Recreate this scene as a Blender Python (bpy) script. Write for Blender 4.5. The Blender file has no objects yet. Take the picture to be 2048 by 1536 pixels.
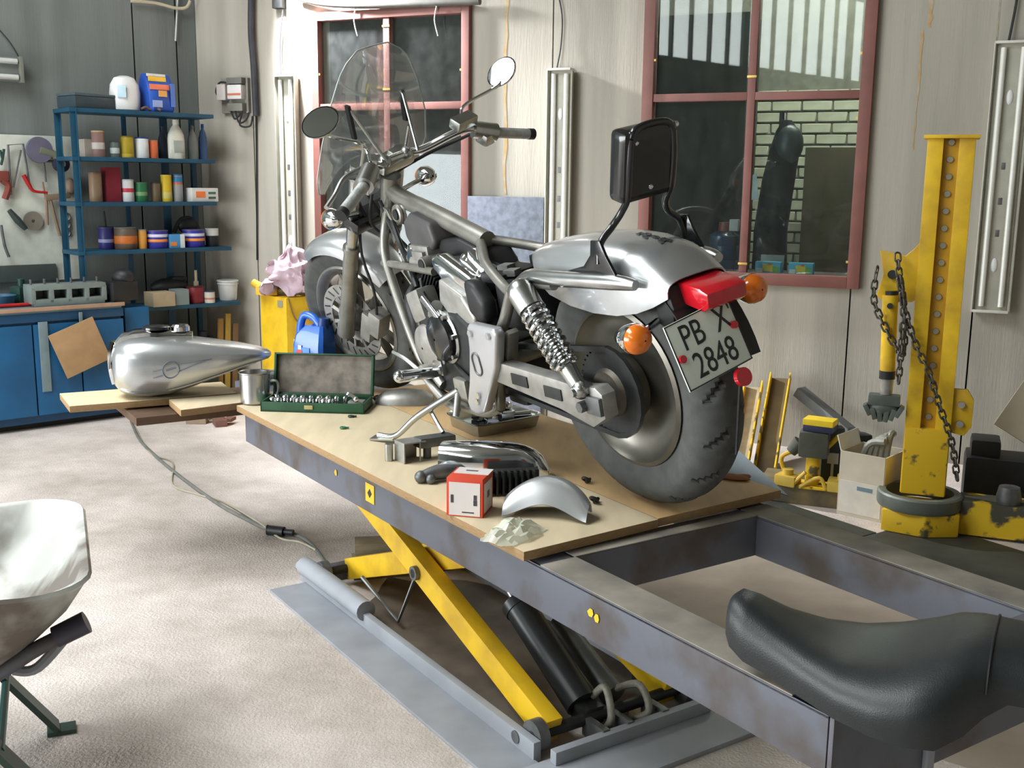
import bpy, bmesh, math, random
from math import sin, cos, pi, radians, sqrt, atan2
from mathutils import Vector, Matrix, Quaternion
random.seed(7)
sc = bpy.context.scene
C = sc.collection

# ------------------------------------------------------------------ camera
FPX, CX, CY = 2150.0, 1024.0, 768.0
EYE = Vector((0, 0, 1.42))
_p = atan2(CY - 365.0, FPX); _r = math.atan(0.011)
_fw = Vector((0, cos(_p), -sin(_p))); _rt0 = Vector((1, 0, 0)); _up0 = _rt0.cross(_fw)
_rt = cos(_r) * _rt0 + sin(_r) * _up0; _up = -sin(_r) * _rt0 + cos(_r) * _up0
cam_d = bpy.data.cameras.new('camera'); cam = bpy.data.objects.new('camera', cam_d); C.objects.link(cam)
cam_d.sensor_width = 36; cam_d.lens = FPX / 2048 * 36; cam_d.clip_start = 0.05; cam_d.clip_end = 200
mw = Matrix((_rt, _up, -_fw)).transposed().to_4x4(); mw.translation = EYE
cam.matrix_world = mw
sc.camera = cam

# ------------------------------------------------------------------ view
sc.view_settings.view_transform = 'Standard'; sc.view_settings.look = 'None'
sc.view_settings.gamma = 1.0; sc.view_settings.use_curve_mapping = False
sc.view_settings.exposure = 0.6
sc.cycles.max_bounces = 6; sc.cycles.diffuse_bounces = 4; sc.cycles.glossy_bounces = 4; sc.cycles.transparent_max_bounces = 10; sc.cycles.caustics_reflective = False; sc.cycles.caustics_refractive = False; sc.cycles.adaptive_threshold = 0.03

# ------------------------------------------------------------------ world: overcast daylight
W = bpy.data.worlds.new('overcast'); sc.world = W; W.use_nodes = True
bgn = W.node_tree.nodes['Background']; bgn.inputs[0].default_value = (0.86, 0.94, 1.0, 1); bgn.inputs[1].default_value = 1.0

# ------------------------------------------------------------------ daylight entering by the gate and the high glazing of the left hall wall
HX = -5.2                                   # plane of the hall's left wall
def area(name, loc, rot, sx, sy, power, col):
    d = bpy.data.lights.new(name, 'AREA'); d.shape = 'RECTANGLE'; d.size = sx; d.size_y = sy; d.energy = power; d.color = col
    o = bpy.data.objects.new(name, d); C.objects.link(o); o.location = loc; o.rotation_euler = rot; return o
area('gate_daylight', (HX - 0.1, 1.2, 0.89), (0, radians(-90), 0), 1.7, 4.2, 205, (0.93, 0.97, 1.0))
area('high_glazing_daylight', (HX - 0.12, -3.5, 3.85), (0, radians(-90), 0), 1.35, 8.2, 235, (0.95, 1.0, 0.97))
area('added_roof_fill', (-3.3, 2.6, 4.9), (0, 0, 0), 2.4, 4.0, 262, (0.96, 0.99, 1.0))  # added fill from above, brightens the floor on the left

# ------------------------------------------------------------------ measuring helpers: a sight line met with a real plane of the place
def sight(px, py): return ((px - CX) / FPX) * _rt - ((py - CY) / FPX) * _up + _fw
def onz(px, py, z):
    d = sight(px, py); return EYE + d * ((z - EYE.z) / d.z)
NB = Vector((0.393, 0.919, 0)).normalized(); DB = 5.92       # back wall: NB.p = DB
NL = Vector((-0.662, 0.749, 0)).normalized(); DL = 6.88      # left wall: NL.p = DL
WB = Vector((NB.y, -NB.x, 0))                                # along the back wall, to the right
WL = Vector((NL.y, -NL.x, 0))                                # along the left wall, to the right
Z = Vector((0, 0, 1))
def onpl(px, py, n, d):
    r = sight(px, py); t = (d - n.dot(EYE)) / n.dot(r); return EYE + r * t
def BWp(px, py, off=0.0): return onpl(px, py, NB, DB - off)
def LWp(px, py, off=0.0): return onpl(px, py, NL, DL - off)
def bw(s, z, off=0.0): return NB * (DB - off) + WB * s + Z * z
def lw(s, z, off=0.0): return NL * (DL - off) + WL * s + Z * z
def bs(px, py=300): p = BWp(px, py); return WB.dot(p)
def ls(px, py=300, off=0.0): p = LWp(px, py, off); return WL.dot(p)
LO = Vector((-0.967, 3.809, 0)); LU = Vector((0.555, -0.832, 0)).normalized(); LV = Vector((-LU.y, LU.x, 0))
def lf(u, v, z): return LO + LU * u + LV * v + Z * z         # lift table axes: u towards the viewer, v across
ZT = 0.62                                                    # top of the plywood on the lift
def T(px, py, dz=0.0): return onz(px, py, ZT + dz)

# ------------------------------------------------------------------ materials
def lin(c):
    return tuple(((v / 255) / 12.92 if v / 255 <= 0.04045 else ((v / 255 + 0.055) / 1.055) ** 2.4) for v in c) + (1,)
MATS = {}
def M(name, col, rough=0.6, metal=0.0, var=0.12, scale=14.0, bump=0.0, stretch=None, col2=None, trans=0.0, ior=1.45, coat=0.0, emit=0.0, alpha=1.0, spec=0.5, detail=4.0, lo=0.35, hi=0.65, bscale=None, nrough=0.5):
    if name in MATS: return MATS[name]
    m = bpy.data.materials.new(name); m.use_nodes = True; nt = m.node_tree; b = nt.nodes['Principled BSDF']
    c = lin(col); c2 = lin(col2) if col2 else tuple(max(0, v * (1 - 2.2 * var)) for v in c[:3]) + (1,)
    tc = nt.nodes.new('ShaderNodeTexCoord'); mp = nt.nodes.new('ShaderNodeMapping'); nt.links.new(tc.outputs['Object'], mp.inputs[0])
    if stretch: mp.inputs['Scale'].default_value = stretch
    n = nt.nodes.new('ShaderNodeTexNoise'); n.inputs['Scale'].default_value = scale; n.inputs['Detail'].default_value = detail; n.inputs['Roughness'].default_value = nrough; nt.links.new(mp.outputs[0], n.inputs['Vector'])
    rp = nt.nodes.new('ShaderNodeValToRGB'); rp.color_ramp.elements[0].position = lo; rp.color_ramp.elements[1].position = hi
    rp.color_ramp.elements[0].color = c2; rp.color_ramp.elements[1].color = c
    nt.links.new(n.outputs['Fac'], rp.inputs[0]); nt.links.new(rp.outputs[0], b.inputs['Base Color'])
    b.inputs['Roughness'].default_value = rough; b.inputs['Metallic'].default_value = metal; b.inputs['IOR'].default_value = ior
    b.inputs['Transmission Weight'].default_value = trans; b.inputs['Coat Weight'].default_value = coat; b.inputs['Specular IOR Level'].default_value = spec
    if alpha < 1: b.inputs['Alpha'].default_value = alpha
    if emit: b.inputs['Emission Color'].default_value = c; b.inputs['Emission Strength'].default_value = emit
    if bump:
        n2 = nt.nodes.new('ShaderNodeTexNoise'); n2.inputs['Scale'].default_value = bscale or scale * 4; n2.inputs['Detail'].default_value = 5; nt.links.new(mp.outputs[0], n2.inputs['Vector'])
        bp = nt.nodes.new('ShaderNodeBump'); bp.inputs['Strength'].default_value = bump; bp.inputs['Distance'].default_value = 0.01
        nt.links.new(n2.outputs['Fac'], bp.inputs['Height']); nt.links.new(bp.outputs[0], b.inputs['Normal'])
    MATS[name] = m; return m
def glass(name, tint=(0.9, 0.95, 0.94), refl=1.0, haze=0.0):
    """thin pane: clear with a Fresnel reflection and a little dust"""
    if name in MATS: return MATS[name]
    m = bpy.data.materials.new(name); m.use_nodes = True; nt = m.node_tree
    for n in list(nt.nodes): nt.nodes.remove(n)
    out = nt.nodes.new('ShaderNodeOutputMaterial'); tr = nt.nodes.new('ShaderNodeBsdfTransparent'); tr.inputs[0].default_value = tint + (1,)
    gl = nt.nodes.new('ShaderNodeBsdfGlossy'); gl.inputs['Roughness'].default_value = 0.015; gl.inputs['Color'].default_value = (1, 1, 1, 1)
    fr = nt.nodes.new('ShaderNodeFresnel'); fr.inputs[0].default_value = 1.5
    mu = nt.nodes.new('ShaderNodeMath'); mu.operation = 'MULTIPLY'; mu.inputs[1].default_value = refl; mu.use_clamp = True; nt.links.new(fr.outputs[0], mu.inputs[0])
    mx = nt.nodes.new('ShaderNodeMixShader'); nt.links.new(mu.outputs[0], mx.inputs[0]); nt.links.new(tr.outputs[0], mx.inputs[1]); nt.links.new(gl.outputs[0], mx.inputs[2])
    df = nt.nodes.new('ShaderNodeBsdfDiffuse'); df.inputs[0].default_value = (0.75, 0.78, 0.76, 1)
    no = nt.nodes.new('ShaderNodeTexNoise'); no.inputs['Scale'].default_value = 6; no.inputs['Detail'].default_value = 6
    m3 = nt.nodes.new('ShaderNodeMath'); m3.operation = 'MULTIPLY'; m3.inputs[1].default_value = haze * 2; nt.links.new(no.outputs['Fac'], m3.inputs[0])
    m2 = nt.nodes.new('ShaderNodeMixShader'); nt.links.new(m3.outputs[0], m2.inputs[0]); nt.links.new(mx.outputs[0], m2.inputs[1]); nt.links.new(df.outputs[0], m2.inputs[2])
    nt.links.new(m2.outputs[0], out.inputs[0]); MATS[name] = m; return m
CONC = dict(rough=0.9, spec=0.25)
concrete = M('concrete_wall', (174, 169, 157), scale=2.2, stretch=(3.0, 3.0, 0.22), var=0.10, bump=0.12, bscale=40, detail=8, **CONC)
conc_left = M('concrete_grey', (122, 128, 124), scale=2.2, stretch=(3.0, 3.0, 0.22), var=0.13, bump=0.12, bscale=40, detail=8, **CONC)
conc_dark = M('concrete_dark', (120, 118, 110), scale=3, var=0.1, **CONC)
floor_m = M('floor_concrete', (214, 204, 197), scale=1.1, col2=(162, 152, 142), bump=0.45, bscale=110, detail=14, nrough=0.72, lo=0.33, hi=0.60, **CONC)
rustm = M('rust_stain', (178, 142, 88), scale=20, var=0.15, rough=0.95, col2=(176, 164, 142))
brown = M('brown_paint', (126, 80, 72), rough=0.55, scale=6, var=0.1)
chrome = M('chrome', (225, 228, 230), rough=0.09, metal=1.0, var=0.03)
chromed = M('dull_chrome', (190, 192, 190), rough=0.28, metal=1.0, var=0.08)
silver = M('silver_paint', (192, 195, 196), rough=0.30, metal=0.75, var=0.03, coat=0.6)
alu = M('dusty_aluminium', (170, 168, 162), rough=0.45, metal=0.6, var=0.12, scale=25)
framep = M('frame_paint', (148, 146, 138), rough=0.36, metal=0.55, var=0.10, scale=20)
steel = M('raw_steel', (120, 122, 122), rough=0.5, metal=0.7, var=0.15, scale=20)
dsteel = M('dark_steel', (58, 60, 60), rough=0.5, metal=0.5, var=0.15, scale=25)
black = M('black_plastic', (34, 35, 36), rough=0.5, var=0.1, scale=20)
rubber = M('tyre_rubber', (84, 85, 83), rough=0.8, var=0.10, scale=30, spec=0.3)
blackg = M('gloss_black', (26, 28, 29), rough=0.22, var=0.05, coat=0.4)
vinyl = M('black_vinyl', (36, 40, 41), rough=0.40, var=0.06, bump=0.12, scale=30, bscale=420)
liftp = M('lift_grey_paint', (98, 101, 110), rough=0.5, scale=6, col2=(84, 76, 72), lo=0.34, hi=0.5, metal=0.15, detail=9)
dusty = M('dusty_steel', (150, 143, 130), rough=0.85, scale=7, col2=(104, 100, 94), lo=0.3, hi=0.65, detail=8)
liftp2 = M('lift_light_grey', (150, 154, 160), rough=0.55, var=0.09, scale=6)
yellow = M('yellow_paint', (228, 186, 34), rough=0.5, scale=7, col2=(186, 146, 40), lo=0.30, hi=0.58, detail=8)
yellowd = M('worn_yellow', (215, 175, 30), rough=0.6, scale=16, col2=(90, 84, 50), lo=0.38, hi=0.46)
ply = M('plywood_pale', (214, 197, 164), rough=0.75, scale=3.0, stretch=(6, 1.2, 1), var=0.06)
plyo = M('plywood_orange', (200, 166, 118), rough=0.7, scale=3.0, stretch=(6, 1.2, 1), var=0.08)
plye = M('plywood_edge', (160, 130, 92), rough=0.85, scale=60, stretch=(1, 1, 12), var=0.12)
pine = M('pine_board', (236, 214, 172), rough=0.7, scale=4, stretch=(2, 9, 1), var=0.06)
blue = M('bench_blue', (28, 92, 138), rough=0.5, var=0.12, scale=5)
shelfb = M('shelf_blue', (24, 74, 98), rough=0.5, var=0.12, scale=8)
white = M('white_plastic', (226, 228, 226), rough=0.4, var=0.03)
card = M('cardboard', (178, 144, 104), rough=0.9, var=0.08, scale=10)
cardw = M('pale_card', (202, 192, 172), rough=0.9, var=0.06, scale=9)
cable_m = M('cable_black', (40, 42, 44), rough=0.6)
red = M('red_paint', (182, 36, 34), rough=0.45, var=0.08)

# ------------------------------------------------------------------ mesh helpers
def BM(): return bmesh.new()
def frame_of(axis):
    a = Vector(axis).normalized(); t = Vector((0, 0, 1)) if abs(a.z) < 0.9 else Vector((1, 0, 0))
    x = t.cross(a).normalized(); return x, a.cross(x), a
def bx(bm, c, s, rot=None, bev=0.0, seg=2, mi=0):
    """box: centre, full size, optional 3x3 rotation, bevelled edges"""
    c = Vector(c); R = rot or Matrix.Identity(3); t = bmesh.new()
    bmesh.ops.create_cube(t, size=1.0)
    for v in t.verts: v.co = Vector((v.co.x * s[0], v.co.y * s[1], v.co.z * s[2]))
    if bev > 0: bmesh.ops.bevel(t, geom=t.edges[:], offset=min(bev, min(s) * 0.45), segments=seg, affect='EDGES', profile=0.7)
    for v in t.verts: v.co = R @ v.co + c
    merge(bm, t, mi); return bm
def merge(bm, t, mi=0):
    m = {}
    for v in t.verts: m[v] = bm.verts.new(v.co)
    for f in t.faces:
        try:
            nf = bm.faces.new([m[v] for v in f.verts]); nf.material_index = mi
        except ValueError: pass
    t.free()
def rings(bm, rs, closed=True, cap0=True, cap1=True, mi=0):
    """loft through equal-length rings of points"""
    vs = [[bm.verts.new(Vector(p)) for p in r] for r in rs]; n = len(rs[0])
    for a, b in zip(vs[:-1], vs[1:]):
        for i in range(n if closed else n - 1):
            j = (i + 1) % n
            try: f = bm.faces.new((a[i], a[j], b[j], b[i])); f.material_index = mi
            except ValueError: pass
    if cap0 and closed: bm.faces.new(list(reversed(vs[0]))).material_index = mi
    if cap1 and closed: bm.faces.new(vs[-1]).material_index = mi
    return vs
def cyl(bm, p0, p1, r0, r1=None, n=14, cap=True, mi=0):
    p0 = Vector(p0); p1 = Vector(p1); r1 = r0 if r1 is None else r1; x, y, a = frame_of(p1 - p0)
    rings(bm, [[p + (x * cos(2 * pi * i / n) + y * sin(2 * pi * i / n)) * r for i in range(n)] for p, r in ((p0, r0), (p1, r1))], cap0=cap, cap1=cap, mi=mi); return bm
def smooth_path(pts, k=6):
    pts = [Vector(p) for p in pts]; out = []
    for i in range(len(pts) - 1):
        p0 = pts[max(i - 1, 0)]; p1 = pts[i]; p2 = pts[i + 1]; p3 = pts[min(i + 2, len(pts) - 1)]
        for j in range(k):
            t = j / k
            out.append(0.5 * ((2 * p1) + (p2 - p0) * t + (2 * p0 - 5 * p1 + 4 * p2 - p3) * t * t + (3 * p1 - p0 - 3 * p2 + p3) * t ** 3))
    out.append(pts[-1]); return out
def tube(bm, pts, r, n=10, k=6, sq=None, cap=True, mi=0):
    """tube along a smoothed path; r may be a number or one radius per given point; sq=(w,h) gives a flat bar"""
    P = smooth_path(pts, k) if k > 1 else [Vector(p) for p in pts]
    rad = [r] * len(P) if not isinstance(r, (list, tuple)) else [r[min(int(i / max(k, 1)), len(r) - 1)] * (1 - (i / max(k, 1)) % 1) + r[min(int(i / max(k, 1)) + 1, len(r) - 1)] * ((i / max(k, 1)) % 1) for i in range(len(P))]
    x = None; rs = []
    for i, p in enumerate(P):
        d = (P[min(i + 1, len(P) - 1)] - P[max(i - 1, 0)]).normalized()
        if x is None: x = frame_of(d)[0]
        else:
            x = (x - d * x.dot(d))
            x = x.normalized() if x.length > 1e-6 else frame_of(d)[0]
        y = d.cross(x)
        if sq: rs.append([p + x * sq[0] / 2 * a + y * sq[1] / 2 * b for a, b in ((1, 1), (-1, 1), (-1, -1), (1, -1))])
        else: rs.append([p + (x * cos(2 * pi * j / n) + y * sin(2 * pi * j / n)) * rad[i] for j in range(n)])
    rings(bm, rs, cap0=cap, cap1=cap, mi=mi); return bm
def lathe(bm, prof, o, axis=(0, 0, 1), n=24, ref=None, mi=0, cap=False, fn=None):
    """profile [(radius, height)] round an axis"""
    o = Vector(o); x, y, a = frame_of(axis); rs = []
    for r, h in prof: rs.append([o + a * h + (x * cos(2 * pi * i / n) + y * sin(2 * pi * i / n)) * max(r, 1e-4) for i in range(n)])
    rings(bm, rs, cap0=cap, cap1=cap, mi=mi); return bm
def prism(bm, poly, o, u, v, th, bev=0.0, mi=0):
    """polygon in the (u,v) plane at o, extruded by vector th"""
    o = Vector(o); u = Vector(u); v = Vector(v); th = Vector(th); t = bmesh.new()
    a = [t.verts.new(o + u * p[0] + v * p[1]) for p in poly]; b = [t.verts.new(o + u * p[0] + v * p[1] + th) for p in poly]; n = len(poly)
    t.faces.new(list(reversed(a))); t.faces.new(b)
    for i in range(n): t.faces.new((a[i], a[(i + 1) % n], b[(i + 1) % n], b[i]))
    bmesh.ops.recalc_face_normals(t, faces=t.faces[:])
    if bev: bmesh.ops.bevel(t, geom=t.edges[:], offset=bev, segments=3 if bev > 0.008 else 2, affect='EDGES', profile=0.6)
    merge(bm, t, mi); return bm
def ball(bm, c, r, n=14, m=9, rot=None, mi=0, lo=-0.5, hi=0.5):
    c = Vector(c); R = rot or Matrix.Identity(3); r = (r, r, r) if not isinstance(r, (tuple, list)) else r; rs = []
    for j in range(m + 1):
        t = pi * (lo + (hi - lo) * j / m)
        rs.append([c + R @ Vector((r[0] * cos(t) * cos(2 * pi * i / n) + 1e-5 * cos(2 * pi * i / n), r[1] * cos(t) * sin(2 * pi * i / n) + 1e-5 * sin(2 * pi * i / n), r[2] * sin(t))) for i in range(n)])
    rings(bm, rs, mi=mi); return bm
def sheet(bm, grid, mi=0, thick=0.0):
    vs = [[bm.verts.new(Vector(p)) for p in r] for r in grid]
    for a, b in zip(vs[:-1], vs[1:]):
        for i in range(len(a) - 1): bm.faces.new((a[i], a[i + 1], b[i + 1], b[i])).material_index = mi
    if thick:
        bm.normal_update(); off = [[v.co - v.normal * thick for v in r] for r in vs]
        ws = [[bm.verts.new(p) for p in r] for r in off]
        for a, b in zip(ws[:-1], ws[1:]):
            for i in range(len(a) - 1): bm.faces.new((a[i], b[i], b[i + 1], a[i + 1])).material_index = mi
        def rim(a, b):
            for i in range(len(a) - 1):
                try: bm.faces.new((a[i], b[i], b[i + 1], a[i + 1])).material_index = mi
                except ValueError: pass
        rim(vs[0], ws[0]); rim(vs[-1], ws[-1]); rim([r[0] for r in vs], [r[0] for r in ws]); rim([r[-1] for r in vs], [r[-1] for r in ws])
    return bm
def torus(bm, c, R, r, axis=(0, 0, 1), n=24, m=8, stretch=0.0, sdir=None, mi=0):
    c = Vector(c); x, y, a = frame_of(axis)
    if sdir is not None: x = Vector(sdir).normalized(); y = a.cross(x)
    vs = []
    for i in range(n):
        t = 2 * pi * i / n; d = x * cos(t) + y * sin(t); ctr = c + d * R + x * (stretch if cos(t) > 0 else -stretch)
        vs.append([bm.verts.new(ctr + d * r * cos(2 * pi * j / m) + a * r * sin(2 * pi * j / m)) for j in range(m)])
    for i in range(n):
        A, B = vs[i], vs[(i + 1) % n]
        for j in range(m): bm.faces.new((A[j], B[j], B[(j + 1) % m], A[(j + 1) % m])).material_index = mi
    return bm
ROOT = {}
def obj(name, bm, mat, parent=None, ang=38, world=True, kind=None, label=None):
    """link one bmesh as ONE object; points are world points unless world=False (then the root's own frame)"""
    bmesh.ops.recalc_face_normals(bm, faces=bm.faces[:])
    me = bpy.data.meshes.new(name); bm.to_mesh(me); bm.free()
    for m in (mat if isinstance(mat, (list, tuple)) else [mat]): me.materials.append(m)
    me.polygons.foreach_set('use_smooth', [True] * len(me.polygons)); me.set_sharp_from_angle(angle=radians(ang))
    o = bpy.data.objects.new(name, me); C.objects.link(o)
    if parent is not None:
        o.parent = parent; root = ROOT.get(parent.name, None)
        if root is not None:
            if world: me.transform(root.inverted())
            ROOT[o.name] = root
    if kind: o['kind'] = kind
    if label: o['label'] = label
    return o
def tag(o, label, cat, group=None, kind=None):
    o['label'] = label
    if cat: o['category'] = cat
    if group: o['group'] = group
    if kind: o['kind'] = kind
    return o
def thing(name, label, cat, loc=(0, 0, 0), group=None, mat=None, rz=0.0, kind=None):
    o = bpy.data.objects.new(name, None); C.objects.link(o); o.empty_display_size = 0.05
    m = mat if mat is not None else (Matrix.Translation(Vector(loc)) @ Matrix.Rotation(rz, 4, 'Z'))
    o.matrix_world = m; ROOT[o.name] = m.copy()
    if label: o['label'] = label
    if cat: o['category'] = cat
    if group: o['group'] = group
    if kind: o['kind'] = kind
    return o
def solo(name, bm, mat, label, cat, group=None, ang=38, org=None):
    """a thing that is one mesh, its origin at its base"""
    bmesh.ops.recalc_face_normals(bm, faces=bm.faces[:])
    if org is None:
        xs = [v.co for v in bm.verts]; org = Vector((sum(p.x for p in xs) / len(xs), sum(p.y for p in xs) / len(xs), min(p.z for p in xs)))
    org = Vector(org)
    for v in bm.verts: v.co -= org
    o = obj(name, bm, mat, None, ang); o.location = org
    return tag(o, label, cat, group)
def cloned(root, loc, rz=0.0, label=None, group=None):
    """copy of a thing with its parts and sub-parts"""
    r = root.copy(); C.objects.link(r); r.matrix_world = Matrix.Translation(Vector(loc)) @ Matrix.Rotation(rz, 4, 'Z')
    if label: r['label'] = label
    if group: r['group'] = group
    for ch in list(root.children):
        c = ch.copy(); C.objects.link(c); c.parent = r
        for g in ch.children:
            d = g.copy(); C.objects.link(d); d.parent = c
    return r
def R3(x, y, z=None):
    x = Vector(x).normalized(); y = Vector(y).normalized(); z = x.cross(y) if z is None else Vector(z)
    return Matrix((x, y, z)).transposed()
def rz3(a): return Matrix.Rotation(a, 3, 'Z')
def text_mesh(s, size, o, u, v, mat, parent, name, depth=0.0015, align='CENTER', xs=1.0):
    cu = bpy.data.curves.new(name, 'FONT'); cu.body = s; cu.size = size; cu.align_x = align; cu.align_y = 'CENTER'; cu.extrude = depth; cu.resolution_u = 3
    t = bpy.data.objects.new(name, cu); C.objects.link(t); dg = bpy.context.evaluated_depsgraph_get()
    me = bpy.data.meshes.new_from_object(t.evaluated_get(dg)); bpy.data.objects.remove(t); bpy.data.curves.remove(cu)
    u = Vector(u).normalized(); v = Vector(v).normalized(); mm = Matrix((u * xs, v, u.cross(v))).transposed().to_4x4(); mm.translation = Vector(o); me.transform(mm)
    me.materials.clear(); me.materials.append(mat); ob = bpy.data.objects.new(name, me); C.objects.link(ob)
    if parent is not None:
        ob.parent = parent; root = ROOT.get(parent.name)
        if root is not None: me.transform(root.inverted()); ROOT[ob.name] = root
    return ob

# ================================================================== THE SETTING
def struct(name, bm, mat, parent=None, ang=38): 
    o = obj(name, bm, mat, parent, ang)
    if parent is None: o['kind'] = 'structure'
    return o
RB = R3(WB, NB); RL = R3(WL, NL)
# corner of back and left wall
_det = NB.x * NL.y - NB.y * NL.x
CORN = Vector(((DB * NL.y - DL * NB.y) / _det, (NB.x * DL - NL.x * DB) / _det, 0))
SC = WB.dot(CORN); SCL = WL.dot(CORN)
# floor
b = BM()
bx(b, (-2.0, 1.0, -0.05), (16, 22, 0.1)); FLOOR = struct('floor', b, floor_m)
# ---- back wall: cast concrete panels round two window openings
WT = 0.18; TOPZ = 4.8
wl1, wr1 = bs(632, 250), bs(943, 200); wl2, wr2 = bs(1284, 300), bs(1738, 300)
W1Z = (0.885, 2.435); W2Z = (BWp(1620, 573).z, 2.72)
OPEN = [(wl1, wr1, W1Z[0], W1Z[1]), (wl2, wr2, W2Z[0], W2Z[1])]
joints = [SC - 0.25, bs(512, 400), bs(1104, 200), bs(1693, 700), bs(1938, 700), bs(1938, 700) + 1.2, bs(1938, 700) + 2.5]
wall_back = thing('wall_back', None, None, bw(SC, 0), kind='structure')
def wall_box(bm, s0, s1, z0, z1): bx(bm, bw((s0 + s1) / 2, (z0 + z1) / 2, -WT / 2), (s1 - s0, WT, z1 - z0), RB)
for a, c in zip(joints[:-1], joints[1:]):
    g = 0.008; s0, s1 = a + g / 2, c - g / 2; b = BM(); cuts = [s0, s1]
    for o in OPEN: cuts += [min(max(o[0], s0), s1), min(max(o[1], s0), s1)]
    cuts = sorted(set(round(x, 5) for x in cuts))
    for x0, x1 in zip(cuts[:-1], cuts[1:]):
        if x1 - x0 < 1e-4: continue
        hit = [o for o in OPEN if o[0] - 1e-3 <= x0 and x1 <= o[1] + 1e-3]
        if hit: wall_box(b, x0, x1, 0, hit[0][2]); wall_box(b, x0, x1, hit[0][3], TOPZ)
        else: wall_box(b, x0, x1, 0, TOPZ)
    obj('wall_panel', b, concrete, wall_back)
b = BM(); bx(b, bw((joints[0] + joints[-1]) / 2, 0.40, -WT - 0.02), (joints[-1] - joints[0], 0.02, 0.8), RB); obj('joint_backing', b, conc_dark, wall_back)
# rust runs on the concrete
def stain(px, y0, y1, w):
    top = BWp(px, y0, 0.0015); bot = BWp(px, y1, 0.0015); rnd = random.Random(int(px)); L = []; Rr = []
    for i in range(15):
        t = i / 14; z = top.z + (bot.z - top.z) * t; s = WB.dot(top) + rnd.uniform(-1, 1) * w * 0.25; ww = w * (0.55 + rnd.random() * 0.6) * (1 - 0.5 * t)
        L.append(bw(s - ww / 2, z, 0.0015)); Rr.append(bw(s + ww / 2, z, 0.0015))
    b = BM(); sheet(b, [L, Rr]); obj('rust_stain', b, rustm, wall_back)
stain(1013, -60, 388, 0.030); stain(1866, -40, 55, 0.035); stain(1845, 60, 300, 0.014)
# ---- left wall
wall_left = thing('wall_left', None, None, lw(SCL, 0), kind='structure')
jl = [SCL - 0.0, ls(352, 60), ls(266, 60), ls(266, 60) - 1.2, ls(266, 60) - 2.4, ls(266, 60) - 3.4]
for c, a in zip(jl[:-1], jl[1:]):
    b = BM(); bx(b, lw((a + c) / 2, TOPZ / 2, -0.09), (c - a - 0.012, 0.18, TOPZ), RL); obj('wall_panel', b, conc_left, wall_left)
b = BM(); bx(b, lw((jl[0] + jl[-1]) / 2, TOPZ / 2, -0.2), (jl[0] - jl[-1], 0.03, TOPZ), RL); obj('joint_backing', b, conc_dark, wall_left)
# ---- hall round and behind the viewer: left wall with gate and high glazing, rear wall, right wall, roof
LEND = lw(jl[-1], 0)
b = BM()
def hbox(y0, y1, z0, z1): bx(b, (HX - 0.1, (y0 + y1) / 2, (z0 + z1) / 2), (0.2, y1 - y0, z1 - z0))
GY0, GY1, GZ = -0.95, 3.35, 1.78; ZG0, ZG1 = 3.2, 4.55
hbox(-8.2, GY0, 0, ZG0); hbox(GY1, 6.2, 0, ZG0); hbox(GY0, GY1, GZ, ZG0); hbox(-8.2, 6.2, ZG1, TOPZ); hbox(0.6, 6.2, ZG0, ZG1); hbox(-8.2, -7.6, ZG0, ZG1)
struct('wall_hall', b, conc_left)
wg = thing('window_3', None, None, (HX - 0.1, -3.5, ZG0), kind='structure')
for i in range(19):
    y = -7.6 + 8.2 * i / 18; w = 0.16 if i % 6 == 3 else 0.05
    b = BM(); bx(b, (HX - 0.03, y, (ZG0 + ZG1) / 2), (0.06, w, ZG1 - ZG0), bev=0.008); obj('glazing_bar', b, dsteel, wg)
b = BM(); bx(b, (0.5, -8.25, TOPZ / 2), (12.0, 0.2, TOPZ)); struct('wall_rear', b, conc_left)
RW = bw(joints[-1], 0)
b = BM(); bx(b, (RW.x + 0.05, (RW.y - 8.3) / 2, TOPZ / 2), (0.2, RW.y + 8.6, TOPZ)); struct('wall_right', b, concrete)
b = BM()                                                    # roof with an added, unseen opening over the left bay for the fill light
SX0, SX1, SY0, SY1 = -4.5, -2.1, 0.6, 4.6
for x0, x1, y0, y1 in ((-5.5, SX0, -8.4, 10.2), (SX1, 4.7, -8.4, 10.2), (SX0, SX1, -8.4, SY0), (SX0, SX1, SY1, 10.2)): bx(b, ((x0 + x1) / 2, (y0 + y1) / 2, TOPZ + 0.05), (x1 - x0, y1 - y0, 0.1))
struct('ceiling', b, conc_dark)
wr = thing('window_4', None, None, ((SX0 + SX1) / 2, (SY0 + SY1) / 2, TOPZ), kind='structure')  # added unseen roof opening for the fill light
for i in range(1, 5): b = BM(); bx(b, ((SX0 + SX1) / 2, SY0 + (SY1 - SY0) * i / 5, TOPZ + 0.03), (SX1 - SX0, 0.06, 0.06), bev=0.006); obj('glazing_bar', b, dsteel, wr)
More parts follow.
